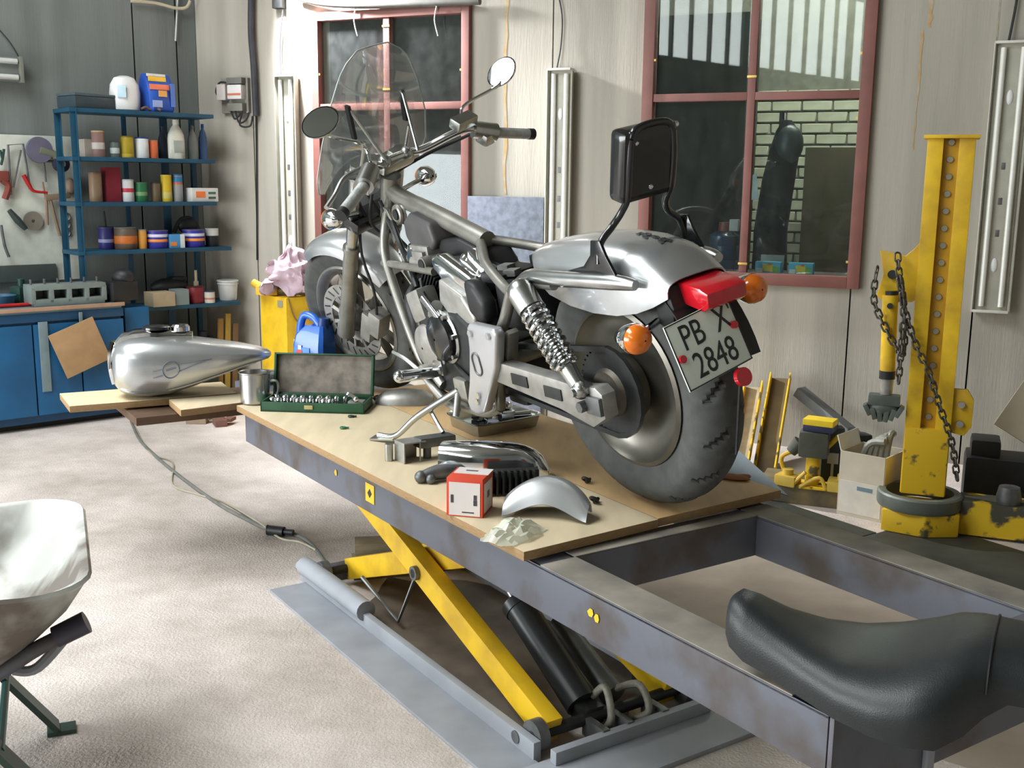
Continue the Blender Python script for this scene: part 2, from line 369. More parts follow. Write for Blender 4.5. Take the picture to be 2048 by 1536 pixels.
# ---- windows to the next room
def window(n, s0, s1, z0, z1, smid, zmid, fw=0.055):
    w = thing('window_%d' % n, None, None, bw((s0 + s1) / 2, z0), kind='structure'); d = 0.07
    def bar(nm, a, c, zz0, zz1, dd=d, off=0.02): b = BM(); bx(b, bw((a + c) / 2, (zz0 + zz1) / 2, off - dd / 2 + 0.02), (c - a, dd, zz1 - zz0), RB, bev=0.004); return obj(nm, b, brown, w)
    bar('window_frame', s0, s0 + fw, z0, z1); bar('window_frame', s1 - fw, s1, z0, z1)
    bar('window_frame', s0 + fw, s1 - fw, z0, z0 + fw); bar('window_frame', s0 + fw, s1 - fw, z1 - fw, z1)
    m = 0.042; bar('mullion', smid - m / 2, smid + m / 2, z0 + fw, z1 - fw, 0.05, 0.012); 
    bar('transom', s0 + fw, smid - m / 2, zmid - m / 2, zmid + m / 2, 0.05, 0.012); bar('transom', smid + m / 2, s1 - fw, zmid - m / 2, zmid + m / 2, 0.05, 0.012)
    k = 0
    for a, c in ((s0 + fw, smid - m / 2), (smid + m / 2, s1 - fw)):
        for e, f in ((z0 + fw, zmid - m / 2), (zmid + m / 2, z1 - fw)):
            b = BM(); bx(b, bw((a + c) / 2, (e + f) / 2, -0.012 + 0.0007 * k), (c - a, 0.004, f - e), RB @ Matrix.Rotation(radians((-0.25, 0.2, 0.3, -0.2)[k]), 3, 'Z')); obj('pane', b, glass('window_glass', (0.80, 0.86, 0.85), 0.62, 0.014), w); k += 1
    clip = M('brass_clip', (214, 178, 92), rough=0.4, metal=0.4)
    for (s, z) in ((smid, z0 + 0.11), (smid, zmid + 0.1), (smid, z1 - 0.1), (s0 + fw, zmid - 0.18), (s0 + fw, zmid + 0.2), (s1 - fw, zmid - 0.12), (s1 - fw, zmid + 0.2), (s1 - fw, z0 + 0.14)):
        b = BM(); bx(b, bw(s, z, 0.034), (0.022 if s != smid else 0.05, 0.004, 0.012), RB, bev=0.001); obj('glazing_clip', b, clip, w)
    return w
window(1, wl1, wr1, W1Z[0], W1Z[1], bs(778, 130), BWp(790, 213).z, 0.05)
window(2, wl2, wr2, W2Z[0], W2Z[1], bs(1499, 300), BWp(1510, 193).z, 0.062)
# ---- next room, seen through the panes
ND = 2.3
def nb(s, z, d): return bw(s, z, -d)
s0n, s1n = joints[0] - 0.1, joints[-1]
# painted brick wall at its back: bricks one by one where they show, mortar behind
brickp = M('cream_brick', (196, 198, 176), rough=0.85, scale=8, var=0.10); mortar = M('mortar', (120, 120, 108), rough=0.95)
wall_brick = thing('wall_next_room', None, None, nb(0, 0, ND), kind='structure')
b = BM(); bx(b, nb((s0n + s1n) / 2, 1.7, ND + 0.06), (s1n - s0n, 0.1, 3.4), RB); obj('mortar_bed', b, mortar, wall_brick)
brk = None
def p_next(px, py, d): return onpl(px, py, NB, DB + d)
sa = WB.dot(p_next(1480, 300, ND)); sb_ = WB.dot(p_next(1740, 300, ND)); za = p_next(1600, 540, ND).z; zb = p_next(1600, 205, ND).z
row = 0; z = za
while z < zb + 0.1:
    s = sa - (0.11 if row % 2 else 0)
    while s < sb_:
        if brk is None:
            b = BM(); bx(b, (0, 0, 0), (0.205, 0.03, 0.066), None, bev=0.005, seg=1); brk = obj('brick', b, brickp, wall_brick, world=False); me0 = brk.data; q = brk
        else:
            q = bpy.data.objects.new('brick', me0); C.objects.link(q); q.parent = wall_brick
        lp = ROOT[wall_brick.name].inverted() @ nb(s, z, ND + 0.005 * random.random())
        q.location = lp; q.rotation_euler = (0, 0, atan2(WB.y, WB.x)); s += 0.218
    z += 0.079; row += 1
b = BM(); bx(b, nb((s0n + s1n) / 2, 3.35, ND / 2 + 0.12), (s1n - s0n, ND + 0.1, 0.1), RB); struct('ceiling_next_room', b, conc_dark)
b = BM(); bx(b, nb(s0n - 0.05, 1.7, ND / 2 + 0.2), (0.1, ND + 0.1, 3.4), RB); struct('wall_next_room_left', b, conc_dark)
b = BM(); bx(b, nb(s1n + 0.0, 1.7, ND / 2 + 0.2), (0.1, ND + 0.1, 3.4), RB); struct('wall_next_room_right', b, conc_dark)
# added lamp that brightens the bricks, out of sight above the window head
lp = thing('added_brick_lamp', 'added unseen strip lamp that brightens the room behind the windows', 'lamp', nb(wr2 - 0.3, 3.24, ND * 0.55))
b = BM(); bx(b, nb(wr2 - 0.3, 3.27, ND * 0.55), (1.2, 0.1, 0.05), RB, bev=0.01); obj('housing', b, white, lp)
b = BM(); cyl(b, nb(wr2 - 0.85, 3.22, ND * 0.55), nb(wr2 + 0.25, 3.22, ND * 0.55), 0.016); obj('lamp_tube', b, M('added_lit_tube', (255, 252, 240), emit=260.0), lp)

# ================================================================== MOTORCYCLE (own axes: x forward from rear axle, y to its left, z up; leaning on its stand)
_h = radians(32.7); _e = Vector((-sin(_h), cos(_h), 0)); _lf = Z.cross(_e); _le = radians(12.5)
_l = cos(_le) * _lf - sin(_le) * Z; _u = cos(_le) * Z + sin(_le) * _lf
bmat = Matrix((_e, _l, _u)).transposed().to_4x4(); bmat.translation = Vector((0.382, 2.665, ZT + 0.004))
bike = thing('motorcycle', 'silver cruiser motorcycle, partly stripped, leaning on its stand on the plywood', 'motorcycle', mat=bmat)
def bp(name, bm, mat, parent=None, ang=38, label=None): return obj(name, bm, mat, parent or bike, ang, world=False, label=label)
Yv = Vector((0, 1, 0))
# ---- wheels
def tyre(bm, o, axis, R, hw, rim_r, n=336, groove=True, fwd=1):
    o = Vector(o); x, y, a = frame_of(axis); m = 27; rs = []; fl_ = []
    for i in range(n):
        th = 2 * pi * i / n; d = x * cos(th) + y * sin(th); ring = []
        for j in range(m):
            t = -1 + 2 * j / (m - 1); ph = t * 2.35
            # section: rounded crown, bulging side wall down to the bead
            yy = hw * (sin(ph) if abs(ph) < 1.57 else (1 if ph > 0 else -1) * (1 - 0.28 * (abs(ph) - 1.57) / 0.78))
            rr = R - (R - rim_r) * (0.5 * (1 - cos(min(abs(ph), 1.57))) if abs(ph) < 1.57 else 0.5 + 0.5 * (abs(ph) - 1.57) / 0.78)
            if groove and abs(ph) < 1.25:
                k = (i / n * 16 + fwd * abs(ph) * 0.5 + (0.5 if t > 0 else 0)) % 1
                g_ = k < 0.12 and 0.12 < abs(ph) < 1.02
                if g_: rr -= 0.008; fl_.append((i, j))
                if abs(ph) < 0.05: rr -= 0.004
            ring.append(o + d * rr + a * yy)
        rs.append(ring)
    rs.append(rs[0]); vv = rings(bm, rs, closed=False)
    fs_ = {vv[i][j] for i, j in fl_}
    for f in bm.faces:
        if sum(v in fs_ for v in f.verts) >= 3: f.material_index = 1
    bmesh.ops.remove_doubles(bm, verts=bm.verts[:], dist=1e-5); return bm
RA = Vector((0, 0, 0.325))
rw = bp('rear_wheel', lathe(BM(), [(0.196, -0.062), (0.205, -0.058), (0.203, -0.05), (0.19, -0.04), (0.185, 0.04), (0.203, 0.05), (0.207, 0.058), (0.196, 0.063), (0.188, 0.05), (0.165, 0.035), (0.12, 0.02), (0.07, 0.03), (0.045, 0.045), (0.02, 0.045)], RA, Yv, 48), M('dirty_rim', (132, 128, 118), rough=0.34, metal=0.75, scale=6, var=0.2))
bp('rear_tyre', tyre(BM(), RA, Yv, 0.320, 0.069, 0.198), [rubber, black], rw)
b = BM(); lathe(b, [(0.03, 0.04), (0.085, 0.045), (0.09, 0.07), (0.07, 0.09), (0.055, 0.112), (0.02, 0.114)], RA, Yv, 28); bp('hub', b, M('dirty_hub', (104, 98, 88), rough=0.5, metal=0.5, scale=10, var=0.2), rw)
b = BM(); lathe(b, [(0.06, 0.094), (0.108, 0.094), (0.108, 0.101), (0.06, 0.101), (0.06, 0.094)], RA, Yv, 44)
for i in range(40):
    t = 2 * pi * i / 40; bx(b, RA + Vector((cos(t) * 0.111, 0.0975, sin(t) * 0.111)), (0.009, 0.006, 0.008), Matrix.Rotation(-t, 3, 'Y'))
bp('sprocket', b, dsteel, rw)
b = BM(); lathe(b, [(0.05, -0.075), (0.12, -0.075), (0.12, -0.07), (0.05, -0.07)], RA, Yv, 36); bp('rear_brake_disc', b, steel, rw)
b = BM(); tube(b, [Vector((0.0 + 0.112 * cos(t), 0.0975, 0.325 + 0.112 * sin(t))) for t in [radians(95 + 17 * i) for i in range(11)]] + [Vector((0.50, 0.105, 0.245)), Vector((0.60, 0.11, 0.27))], 0.006, k=1, sq=(0.012, 0.014)); tube(b, [Vector((-0.01, 0.0975, 0.437)), Vector((0.3, 0.1, 0.40)), Vector((0.6, 0.11, 0.37))], 0.006, k=1, sq=(0.012, 0.014)); bp('drive_chain', b, dsteel)
# ---- swingarm, shocks
b = BM()
for sgn in (1, -1):
    prism(b, [(0.44, 0.40), (0.38, 0.372), (0.10, 0.368), (0.0, 0.365), (-0.06, 0.375), (-0.085, 0.36), (-0.085, 0.30), (-0.03, 0.268), (0.10, 0.29), (0.39, 0.312), (0.44, 0.33)], (0, sgn * 0.145, 0), (1, 0, 0), (0, 0, 1), (0, sgn * 0.042, 0), bev=0.005)
cyl(b, (0.42, -0.15, 0.36), (0.42, 0.15, 0.36), 0.03); sw = bp('swingarm', b, alu)
for q in ((0.12, 0.1885, 0.33), (0.27, 0.1885, 0.338)): b = BM(); bx(b, q, (0.075, 0.004, 0.03), bev=0.001); bp('swingarm_slot', b, dsteel, sw)
b = BM(); bx(b, (-0.055, 0.191, 0.33), (0.055, 0.012, 0.045), bev=0.003); cyl(b, (-0.02, -0.21, 0.325), (-0.02, 0.212, 0.325), 0.014, n=6); bp('axle_adjuster', b, steel, sw)
def shock(sgn):
    top = Vector((0.185, sgn * 0.185, 0.575)); bot = Vector((-0.015, sgn * 0.195, 0.365)); d = (bot - top).normalized(); L = (bot - top).length
    b = BM(); cyl(b, top - d * 0.01, top + d * 0.045, 0.036, 0.034, 18); ball(b, top - d * 0.012, 0.034); cyl(b, top + d * 0.04, bot - d * 0.04, 0.015); cyl(b, bot - d * 0.065, bot, 0.023, 0.018, 16); ball(b, bot, 0.024); cyl(b, bot - Yv * 0.03, bot + Yv * 0.03, 0.011)
    s = bp('shock_absorber', b, chromed); pts = []; x, y, a = frame_of(d); turns = 8.5
    for i in range(int(turns * 14) + 1):
        t = 2 * pi * i / 14; pts.append(top + d * (0.048 + (L - 0.115) * i / (turns * 14)) + (x * cos(t) + y * sin(t)) * 0.030)
    b = BM(); tube(b, pts, 0.0068, 8, k=1); bp('coil_spring', b, chrome, s)
shock(1); shock(-1)
# ---- frame of steel tube
b = BM()
tube(b, [(1.20, 0, 0.80), (1.12, 0, 0.762), (0.90, 0, 0.712), (0.63, 0, 0.645)], 0.029, 16)
tube(b, [(0.66, 0.005, 0.65), (0.58, 0.05, 0.632), (0.50, 0.09, 0.605), (0.36, 0.125, 0.560), (0.315, 0.132, 0.566), (0.22, 0.14, 0.592), (0.10, 0.145, 0.60)], 0.0145, 12)
tube(b, [(0.66, -0.005, 0.65), (0.60, -0.06, 0.628), (0.50, -0.12, 0.60), (0.35, -0.13, 0.588), (0.10, -0.145, 0.60)], 0.0145, 12)
for s in (1, -1):
    tube(b, [(0.325, s * 0.132, 0.56), (0.37, s * 0.14, 0.48), (0.43, s * 0.145, 0.40), (0.46, s * 0.14, 0.30), (0.50, s * 0.13, 0.20)], 0.016, 12)
    tube(b, [(1.17, s * 0.02, 0.755), (1.145, s * 0.06, 0.70), (1.15, s * 0.085, 0.60), (1.09, s * 0.105, 0.49), (0.99, s * 0.125, 0.34), (0.93, s * 0.13, 0.25), (0.88, s * 0.13, 0.185), (0.78, s * 0.13, 0.165), (0.60, s * 0.13, 0.165), (0.50, s * 0.13, 0.20)], 0.0155, 12)
    tube(b, [(1.17, s * 0.088, 0.565), (1.00, s * 0.09, 0.565), (0.82, s * 0.09, 0.562)], 0.0125, 10)
cyl(b, (1.235, 0, 0.70), (1.165, 0, 0.835), 0.033, n=18); lathe(b, [(0.012, 0.012), (0.02, 0.012), (0.03, 0.004), (0.034, -0.004)], (1.09, 0.03, 0.715), Yv, 18)
fr = bp('frame', b, framep)
b = BM(); prism(b, [(1.16, 0.745), (1.13, 0.735), (1.085, 0.66), (1.13, 0.62), (1.165, 0.70)], (0, 0.045, 0), (1, 0, 0), (0, 0, 1), (0, 0.012, 0), bev=0.004); torus(b, (1.09, 0.04, 0.718), 0.024, 0.009, Yv, 20); bp('head_gusset', b, framep, fr)
b = BM(); cyl(b, (1.09, 0.028, 0.718), (1.09, 0.052, 0.718), 0.017); bp('gusset_hole', b, black, fr)
# ---- engine
b = BM()
prism(b, [(0.97, 0.40), (0.90, 0.46), (0.64, 0.47), (0.53, 0.42), (0.50, 0.30), (0.55, 0.20), (0.88, 0.19), (0.96, 0.27)], (0, -0.14, 0), (1, 0, 0), (0, 0, 1), (0, 0.28, 0), bev=0.02)
bx(b, (0.80, 0, 0.195), (0.28, 0.2, 0.03), bev=0.01); eng = bp('crankcase', b, dsteel)
def cylinder(base, top, tag_):
    base = Vector(base); top = Vector(top); d = (top - base).normalized(); b = BM(); L = (top - base).length
    x = Yv.copy(); y = d.cross(x)
    cyl(b, base, top, 0.052, n=24)
    for i in range(9): 
        c = base + d * (L * (0.12 + 0.09 * i)); bx(b, c, (0.135, 0.135, 0.006), R3(x, y, d), bev=0.002, seg=1)
    cy = bp('cylinder', b, dsteel)
    b = BM(); bx(b, top + d * 0.035, (0.15, 0.13, 0.07), R3(x, y, d), bev=0.022, seg=3); bx(b, top + d * 0.075, (0.12, 0.09, 0.03), R3(x, y, d), bev=0.012); bp('rocker_cover', b, chrome, cy)
    for s in (-1, 1):
        b = BM(); ball(b, top + d * 0.062 + x * 0.065 + y * 0.03 * s, 0.008, 8, 6); bp('cover_bolt', b, chromed, cy)
    return cy
cylinder((0.72, 0.0, 0.43), (0.655, 0.0, 0.535), 'rear'); cylinder((0.86, 0.0, 0.43), (0.985, 0.0, 0.54), 'front')
# rear cylinder cover on the left, with its dark intake mouth
b = BM(); prism(b, [(0.79, 0.615), (0.745, 0.628), (0.57, 0.565), (0.555, 0.53), (0.60, 0.47), (0.66, 0.47), (0.78, 0.575)], (0, 0.065, 0), (1, 0, 0), (0, 0, 1), (0, 0.05, 0), bev=0.018); bp('cylinder_side_cover', b, chrome, None)
b = BM(); prism(b, [(0.72, 0.56), (0.60, 0.52), (0.545, 0.46), (0.56, 0.40), (0.64, 0.405), (0.74, 0.49)], (0, 0.09, 0), (1, 0, 0), (0, 0, 1), (0, 0.045, 0), bev=0.01); bp('cylinder_side_panel', b, alu, None)
b = BM(); prism(b, [(0.555, 0.575), (0.50, 0.565), (0.455, 0.515), (0.46, 0.465), (0.50, 0.45), (0.55, 0.48)], (0, 0.10, 0), (1, 0, 0), (0, 0, 1), (0, 0.05, 0), bev=0.02); bp('intake_box', b, black, None)
# left crank covers
def cover(name, c, r, y0, y1, mat, n=30, dome=0.012):
    b = BM(); lathe(b, [(r, y0), (r, y1 - 0.01), (r * 0.94, y1), (r * 0.55, y1 + dome * 0.7), (0.004, y1 + dome)], (c[0], 0, c[1]), Yv, n); o = bp(name, b, mat)
    for i in range(7):
        t = 2 * pi * i / 7 + 0.3; q = BM(); cyl(q, (c[0] + cos(t) * (r + 0.004), y1 - 0.022, c[1] + sin(t) * (r + 0.004)), (c[0] + cos(t) * (r + 0.004), y1 - 0.006, c[1] + sin(t) * (r + 0.004)), 0.0075, n=8); bp('cover_screw', q, chromed, o)
    return o
cover('alternator_cover', (0.73, 0.385), 0.072, 0.10, 0.168, blackg)
cover('clutch_cover', (0.86, 0.335), 0.072, 0.10, 0.15, alu)
b = BM(); lathe(b, [(0.074, 0.0), (0.083, 0.004), (0.083, 0.016), (0.074, 0.02)], (0.73, 0.13, 0.385), Yv, 34); bp('cover_ring', b, chromed)
b = BM(); bx(b, (0.89, 0.11, 0.46), (0.09, 0.07, 0.10), Matrix.Rotation(0.3, 3, 'Y'), bev=0.02); cyl(b, (0.83, 0.12, 0.43), (0.76, 0.135, 0.475), 0.018, n=14); bp('gear_case', b, alu)
b = BM(); tube(b, [(0.80, 0.155, 0.50), (0.71, 0.158, 0.44)], 0.011, 10, k=1); bp('chrome_link', b, chrome)
b = BM(); tube(b, [(0.99, 0.07, 0.50), (0.96, 0.12, 0.47), (0.93, 0.13, 0.40), (0.95, 0.12, 0.33)], 0.020, 12); bp('water_hose', b, black)
b = BM(); tube(b, [(0.90, 0.12, 0.30), (0.84, 0.14, 0.25), (0.80, 0.14, 0.22)], 0.02, 12); bx(b, (0.80, 0.13, 0.28), (0.06, 0.05, 0.05), bev=0.01); bp('oil_filter_housing', b, chromed)
# coil and air box hanging under the backbone, carburettor and hoses
b = BM(); prism(b, [(1.03, 0.70), (0.98, 0.73), (0.86, 0.70), (0.84, 0.64), (0.87, 0.615), (1.0, 0.615), (1.03, 0.65)], (0, -0.05, 0), (1, 0, 0), (0, 0, 1), (0, 0.11, 0), bev=0.014); bp('ignition_cover', b, M('grey_plastic', (86, 84, 84), rough=0.5))
b = BM(); bx(b, (0.94, 0.03, 0.608), (0.12, 0.08, 0.045), bev=0.008); bx(b, (0.93, 0.075, 0.60), (0.07, 0.015, 0.03), bev=0.005); bp('ignition_bracket', b, alu)
b = BM(); cyl(b, (0.99, 0.06, 0.575), (0.90, 0.06, 0.58), 0.024, n=16); cyl(b, (0.885, 0.04, 0.58), (0.885, 0.095, 0.58), 0.024, n=16); bx(b, (1.04, 0.05, 0.575), (0.05, 0.05, 0.04), bev=0.008); bp('carburettor', b, alu)
b = BM(); cyl(b, (0.885, 0.096, 0.58), (0.885, 0.098, 0.58), 0.018, n=16); bp('carburettor_mouth', b, black)
b = BM(); prism(b, [(0.86, 0.645), (0.74, 0.655), (0.60, 0.62), (0.56, 0.575), (0.66, 0.585), (0.80, 0.60), (0.86, 0.605)], (0, -0.06, 0), (1, 0, 0), (0, 0, 1), (0, 0.10, 0), bev=0.012); bp('air_duct', b, black)
for i, (pts, r) in enumerate([([(1.15, 0.04, 0.72), (1.05, 0.075, 0.64), (1.02, 0.07, 0.56), (0.96, 0.09, 0.50)], 0.009), ([(1.18, 0.05, 0.76), (1.10, 0.06, 0.66), (1.06, 0.02, 0.58), (0.98, 0.02, 0.56)], 0.007), ([(0.84, 0.055, 0.56), (0.78, 0.08, 0.585), (0.72, 0.06, 0.60), (0.66, 0.05, 0.595)], 0.011), ([(0.62, 0.04, 0.60), (0.55, 0.02, 0.575), (0.46, 0.04, 0.56), (0.40, 0.02, 0.54)], 0.012), ([(0.90, 0.10, 0.53), (0.86, 0.12, 0.50), (0.83, 0.12, 0.45)], 0.006), ([(0.60, 0.12, 0.44), (0.56, 0.15, 0.42), (0.53, 0.155, 0.36), (0.55, 0.15, 0.28)], 0.007), ([(0.70, 0.14, 0.30), (0.60, 0.15, 0.27), (0.52, 0.14, 0.31)], 0.008)]):
    b = BM(); tube(b, pts, r, 8); bp('hose' if r > 0.008 else 'cable', b, black if i % 3 else dsteel)
# battery tray and wiring between the rails, behind the engine
b = BM(); bx(b, (0.38, 0, 0.50), (0.17, 0.2, 0.13), bev=0.015); bx(b, (0.50, 0.02, 0.565), (0.12, 0.13, 0.03), bev=0.01); bx(b, (0.44, -0.06, 0.59), (0.08, 0.05, 0.03), bev=0.008); bp('battery_tray', b, black)
b = BM(); bx(b, (0.47, 0.0, 0.30), (0.10, 0.18, 0.2), bev=0.02); bp('gearbox', b, dsteel)
for q in ((0.50, 0.03, 0.585), (0.44, 0.05, 0.58), (0.36, 0.04, 0.575)):
    b = BM(); bx(b, q, (0.04, 0.035, 0.018), rz3(random.random()), bev=0.004); bp('relay', b, M('relay_grey', (128, 128, 124), rough=0.5))
# ---- foot controls: left bracket plate, stand, peg and shift lever
b = BM(); prism(b, [(0.475, 0.462), (0.462, 0.474), (0.335, 0.474), (0.322, 0.458), (0.36, 0.36), (0.445, 0.245), (0.47, 0.212), (0.51, 0.198), (0.545, 0.205), (0.555, 0.23), (0.52, 0.30), (0.485, 0.40)], (0, 0.172, 0), (1, 0, 0), (0, 0, 1), (0, 0.032, 0), bev=0.009); pl = bp('footrest_bracket', b, M('satin_alloy', (190, 190, 192), rough=0.32, metal=0.5, var=0.03))
for c in ((0.455, 0.448), (0.36, 0.452), (0.475, 0.265), (0.487, 0.245)):
    b = BM(); cyl(b, (c[0], 0.20, c[1]), (c[0], 0.211, c[1]), 0.010, n=6); bp('bracket_bolt', b, chrome, pl)
b = BM(); torus(b, (0.452, 0.205, 0.36), 0.02, 0.003, Yv, 20, 6, stretch=0.012, sdir=(0.15, 0, 1)); bp('bracket_emblem', b, steel, pl)
b = BM(); prism(b, [(0.335, 0.46), (0.322, 0.45), (0.355, 0.37), (0.40, 0.30), (0.42, 0.30), (0.39, 0.38), (0.36, 0.44)], (0, 0.13, 0), (1, 0, 0), (0, 0, 1), (0, 0.035, 0), bev=0.006); bp('bracket_rear_web', b, framep)
ZG = lambda x, y: (y * sin(_le) ) / cos(_le)                   # height above the bike's own plane that is the plywood at (x,y)
foot = Vector((0.90, 0.30, 0.0)); foot.z = ZG(0, 0.30) + 0.012
b = BM(); pv = Vector((0.69, 0.155, 0.225)); tube(b, [pv, pv.lerp(foot, 0.55) + Vector((0, 0.012, 0.008)), foot + Vector((-0.02, 0, 0.012)), foot + Vector((0.045, 0.03, 0.010))], [0.012, 0.0105, 0.0095, 0.009], 10); bx(b, foot + Vector((0.03, 0.02, 0.0)), (0.09, 0.035, 0.007), rz3(0.5), bev=0.002); tube(b, [pv.lerp(foot, 0.42), pv.lerp(foot, 0.38) + Vector((-0.05, 0.02, -0.03)), pv.lerp(foot, 0.36) + Vector((-0.075, 0.025, -0.055))], 0.007, 8); st = bp('side_stand', b, chromed)
b = BM(); bx(b, pv + Vector((-0.02, -0.01, 0.01)), (0.07, 0.03, 0.06), bev=0.008); tube(b, [pv, pv + Vector((-0.01, 0.03, -0.07))], 0.010, 10, k=1); bp('stand_pivot', b, alu, st)
b = BM(); cyl(b, (0.80, 0.15, 0.265), (0.755, 0.30, 0.305), 0.017, 0.019, 16); ball(b, (0.754, 0.303, 0.306), 0.0195); bp('front_footpeg', b, chrome)
b = BM(); tube(b, [(0.93, 0.155, 0.255), (0.80, 0.16, 0.185), (0.70, 0.165, 0.165)], 0.012, 10); cyl(b, (0.865, 0.15, 0.262), (0.865, 0.175, 0.262), 0.022, n=16); bp('footpeg_mount', b, alu)
b = BM(); tube(b, [(0.89, 0.165, 0.25), (0.98, 0.17, 0.285), (1.05, 0.175, 0.30)], 0.007, 8); bp('shift_lever', b, chromed)
# ---- exhaust on the far side
b = BM(); tube(b, [(0.97, -0.06, 0.45), (1.04, -0.14, 0.36), (0.98, -0.19, 0.24), (0.75, -0.20, 0.20), (0.50, -0.20, 0.21)], 0.022, 14); tube(b, [(0.52, -0.18, 0.21), (0.36, -0.185, 0.22), (0.10, -0.19, 0.235)], [0.024, 0.038, 0.038], 16); bp('exhaust', b, chromed)
# ---- rear mudguard, struts, backrest
def section(x, w, t, bt, n=17):
    r = []
    for i in range(n):
        a = pi * i / (n - 1); c = cos(a); s_ = sin(a); ex = 0.55
        yy = w * (abs(c) ** ex) * (1 if c >= 0 else -1); zz = bt + (t - bt) * (abs(s_) ** ex); r.append((x, yy, zz))
    return r
b = BM(); sheet(b, [section(*q) for q in ((0.315, 0.055, 0.648, 0.615), (0.27, 0.080, 0.664, 0.58), (0.20, 0.094, 0.676, 0.552), (0.10, 0.104, 0.690, 0.536), (0.0, 0.110, 0.694, 0.530), (-0.09, 0.110, 0.688, 0.533), (-0.16, 0.106, 0.674, 0.545), (-0.21, 0.098, 0.650, 0.562), (-0.25, 0.086, 0.616, 0.582))], thick=0.004)
mg = bp('rear_mudguard', b, silver, ang=60)
b = BM(); sheet(b, [[Vector((0.345 * cos(t) , y, 0.325 + 0.345 * sin(t))) for y in (-0.088, -0.08, 0.08, 0.088)] for t in [radians(62 + 6 * i) for i in range(18)]], thick=0.004); bp('inner_mudguard', b, black, mg)
b = BM(); rnd = random.Random(3)
for i in range(16):
    x0 = -0.05 - 0.10 * rnd.random(); y0 = -0.02 + rnd.uniform(-0.025, 0.025); prism(b, [(rnd.uniform(.004, .016) * cos(k * 1.256 + rnd.random()), rnd.uniform(.003, .010) * sin(k * 1.256)) for k in range(5)], (x0, y0, 0.6935 + 0.01 * (x0 + 0.05) * 6 if False else 0.0), (1, 0, 0), (0, 1, 0), (0, 0, 0.0012))
for v in b.verts:                                                # lay the dark print on the crown of the mudguard
    x = v.co.x; base = 0.694 + x * 0.067 if x > -0.09 else 0.688 + (x + 0.09) * 0.2; v.co.z += base + 0.0052
bp('mudguard_print', b, M('print_grey', (70, 70, 74), rough=0.5), mg)
for s in (1, -1):
    b = BM(); tube(b, [(0.27, s * 0.135, 0.588), (0.20, s * 0.142, 0.612), (0.10, s * 0.145, 0.615), (-0.12, s * 0.135, 0.622), (-0.19, s * 0.125, 0.618)], [0.016, 0.019, 0.020, 0.019, 0.012], 14, k=5); bp('mudguard_strut', b, chromed, mg)
    b = BM(); cyl(b, (0.05, s * 0.13, 0.612), (0.05, s * 0.158, 0.612), 0.011, n=12); bp('strut_bolt', b, chromed, mg)
sb = BM()
for s in (1, -1):
    prism(sb, [(0.05, 0.636), (-0.02, 0.652), (-0.052, 0.68), (-0.062, 0.715), (-0.095, 0.715), (-0.11, 0.68), (-0.145, 0.625), (-0.165, 0.605), (-0.12, 0.615), (-0.06, 0.632)], (0, s * 0.128, 0), (1, 0, 0), (0, 0, 1), (0, s * 0.008, 0), bev=0.002)
    tube(sb, [(-0.078, s * 0.132, 0.66), (-0.078, s * 0.120, 0.705), (-0.082, s * 0.085, 0.735), (-0.10, s * 0.066, 0.765), (-0.128, s * 0.064, 0.80), (-0.15, s * 0.064, 0.87), (-0.163, s * 0.060, 0.925)], 0.0085, 10)
tube(sb, [(-0.163, 0.060, 0.925), (-0.166, 0.045, 0.944), (-0.168, 0.0, 0.950), (-0.166, -0.045, 0.944), (-0.163, -0.060, 0.925)], 0.0085, 10)
sis = bp('backrest_bar', sb, blackg)
pad = BM(); ax = Vector((-0.045, 0, 0.16)).normalized(); bx(pad, (-0.122, 0, 0.868), (0.055, 0.16, 0.165), R3(Vector((ax.z, 0, -ax.x)), Yv, ax), bev=0.022, seg=4); bp('backrest_pad', pad, blackg, sis)
b = BM(); bx(b, (-0.147, 0, 0.875), (0.006, 0.13, 0.14), R3(Vector((ax.z, 0, -ax.x)), Yv, ax), bev=0.0025); bp('pad_back_plate', b, blackg, sis)
for y, z_ in ((0.045, 0.915), (-0.07, 0.935), (0.0, 0.81)):
    b = BM(); ball(b, (-0.149 - (z_ - 0.875) * 0.25, y, z_), 0.007, 8, 6); bp('pad_bolt', b, chrome, sis)
# ---- tail light, indicators, number plate
amber = M('amber_lens', (226, 116, 26), rough=0.18, var=0.05, coat=0.5); redl = M('red_lens', (196, 24, 38), rough=0.16, var=0.06, scale=40, coat=0.5)
b = BM(); prism(b, [(-0.235, 0.565), (-0.235, 0.612), (-0.31, 0.600), (-0.334, 0.590), (-0.334, 0.558), (-0.315, 0.548)], (0, -0.066, 0), (1, 0, 0), (0, 0, 1), (0, 0.116, 0), bev=0.006); tl = bp('tail_light', b, redl)
b = BM(); prism(b, [(-0.20, 0.60), (-0.245, 0.607), (-0.26, 0.56), (-0.25, 0.50), (-0.20, 0.52)], (0, -0.085, 0), (1, 0, 0), (0, 0, 1), (0, 0.17, 0), bev=0.006); bp('tail_bracket', b, black, tl)
def indicator(c, root, name='indicator', front=False):
    c = Vector(c); d = Vector((1, 0, 0)) if front else Vector((-1, 0, 0))
    b = BM(); lathe(b, [(0.004, -0.052), (0.018, -0.045), (0.03, -0.02), (0.035, 0.0), (0.035, 0.008)], c, d, 22); tube(b, [c - d * 0.02, (c + Vector(root)) / 2, Vector(root)], 0.009, 10, k=3); o = bp(name, b, chrome)
    b = BM(); lathe(b, [(0.034, 0.006), (0.034, 0.016), (0.028, 0.03), (0.014, 0.039), (0.002, 0.041)], c, d, 22); bp('indicator_lens', b, amber, o); return o
indicator((-0.225, 0.178, 0.515), (-0.20, 0.085, 0.525)); indicator((-0.265, -0.138, 0.548), (-0.22, -0.075, 0.545))
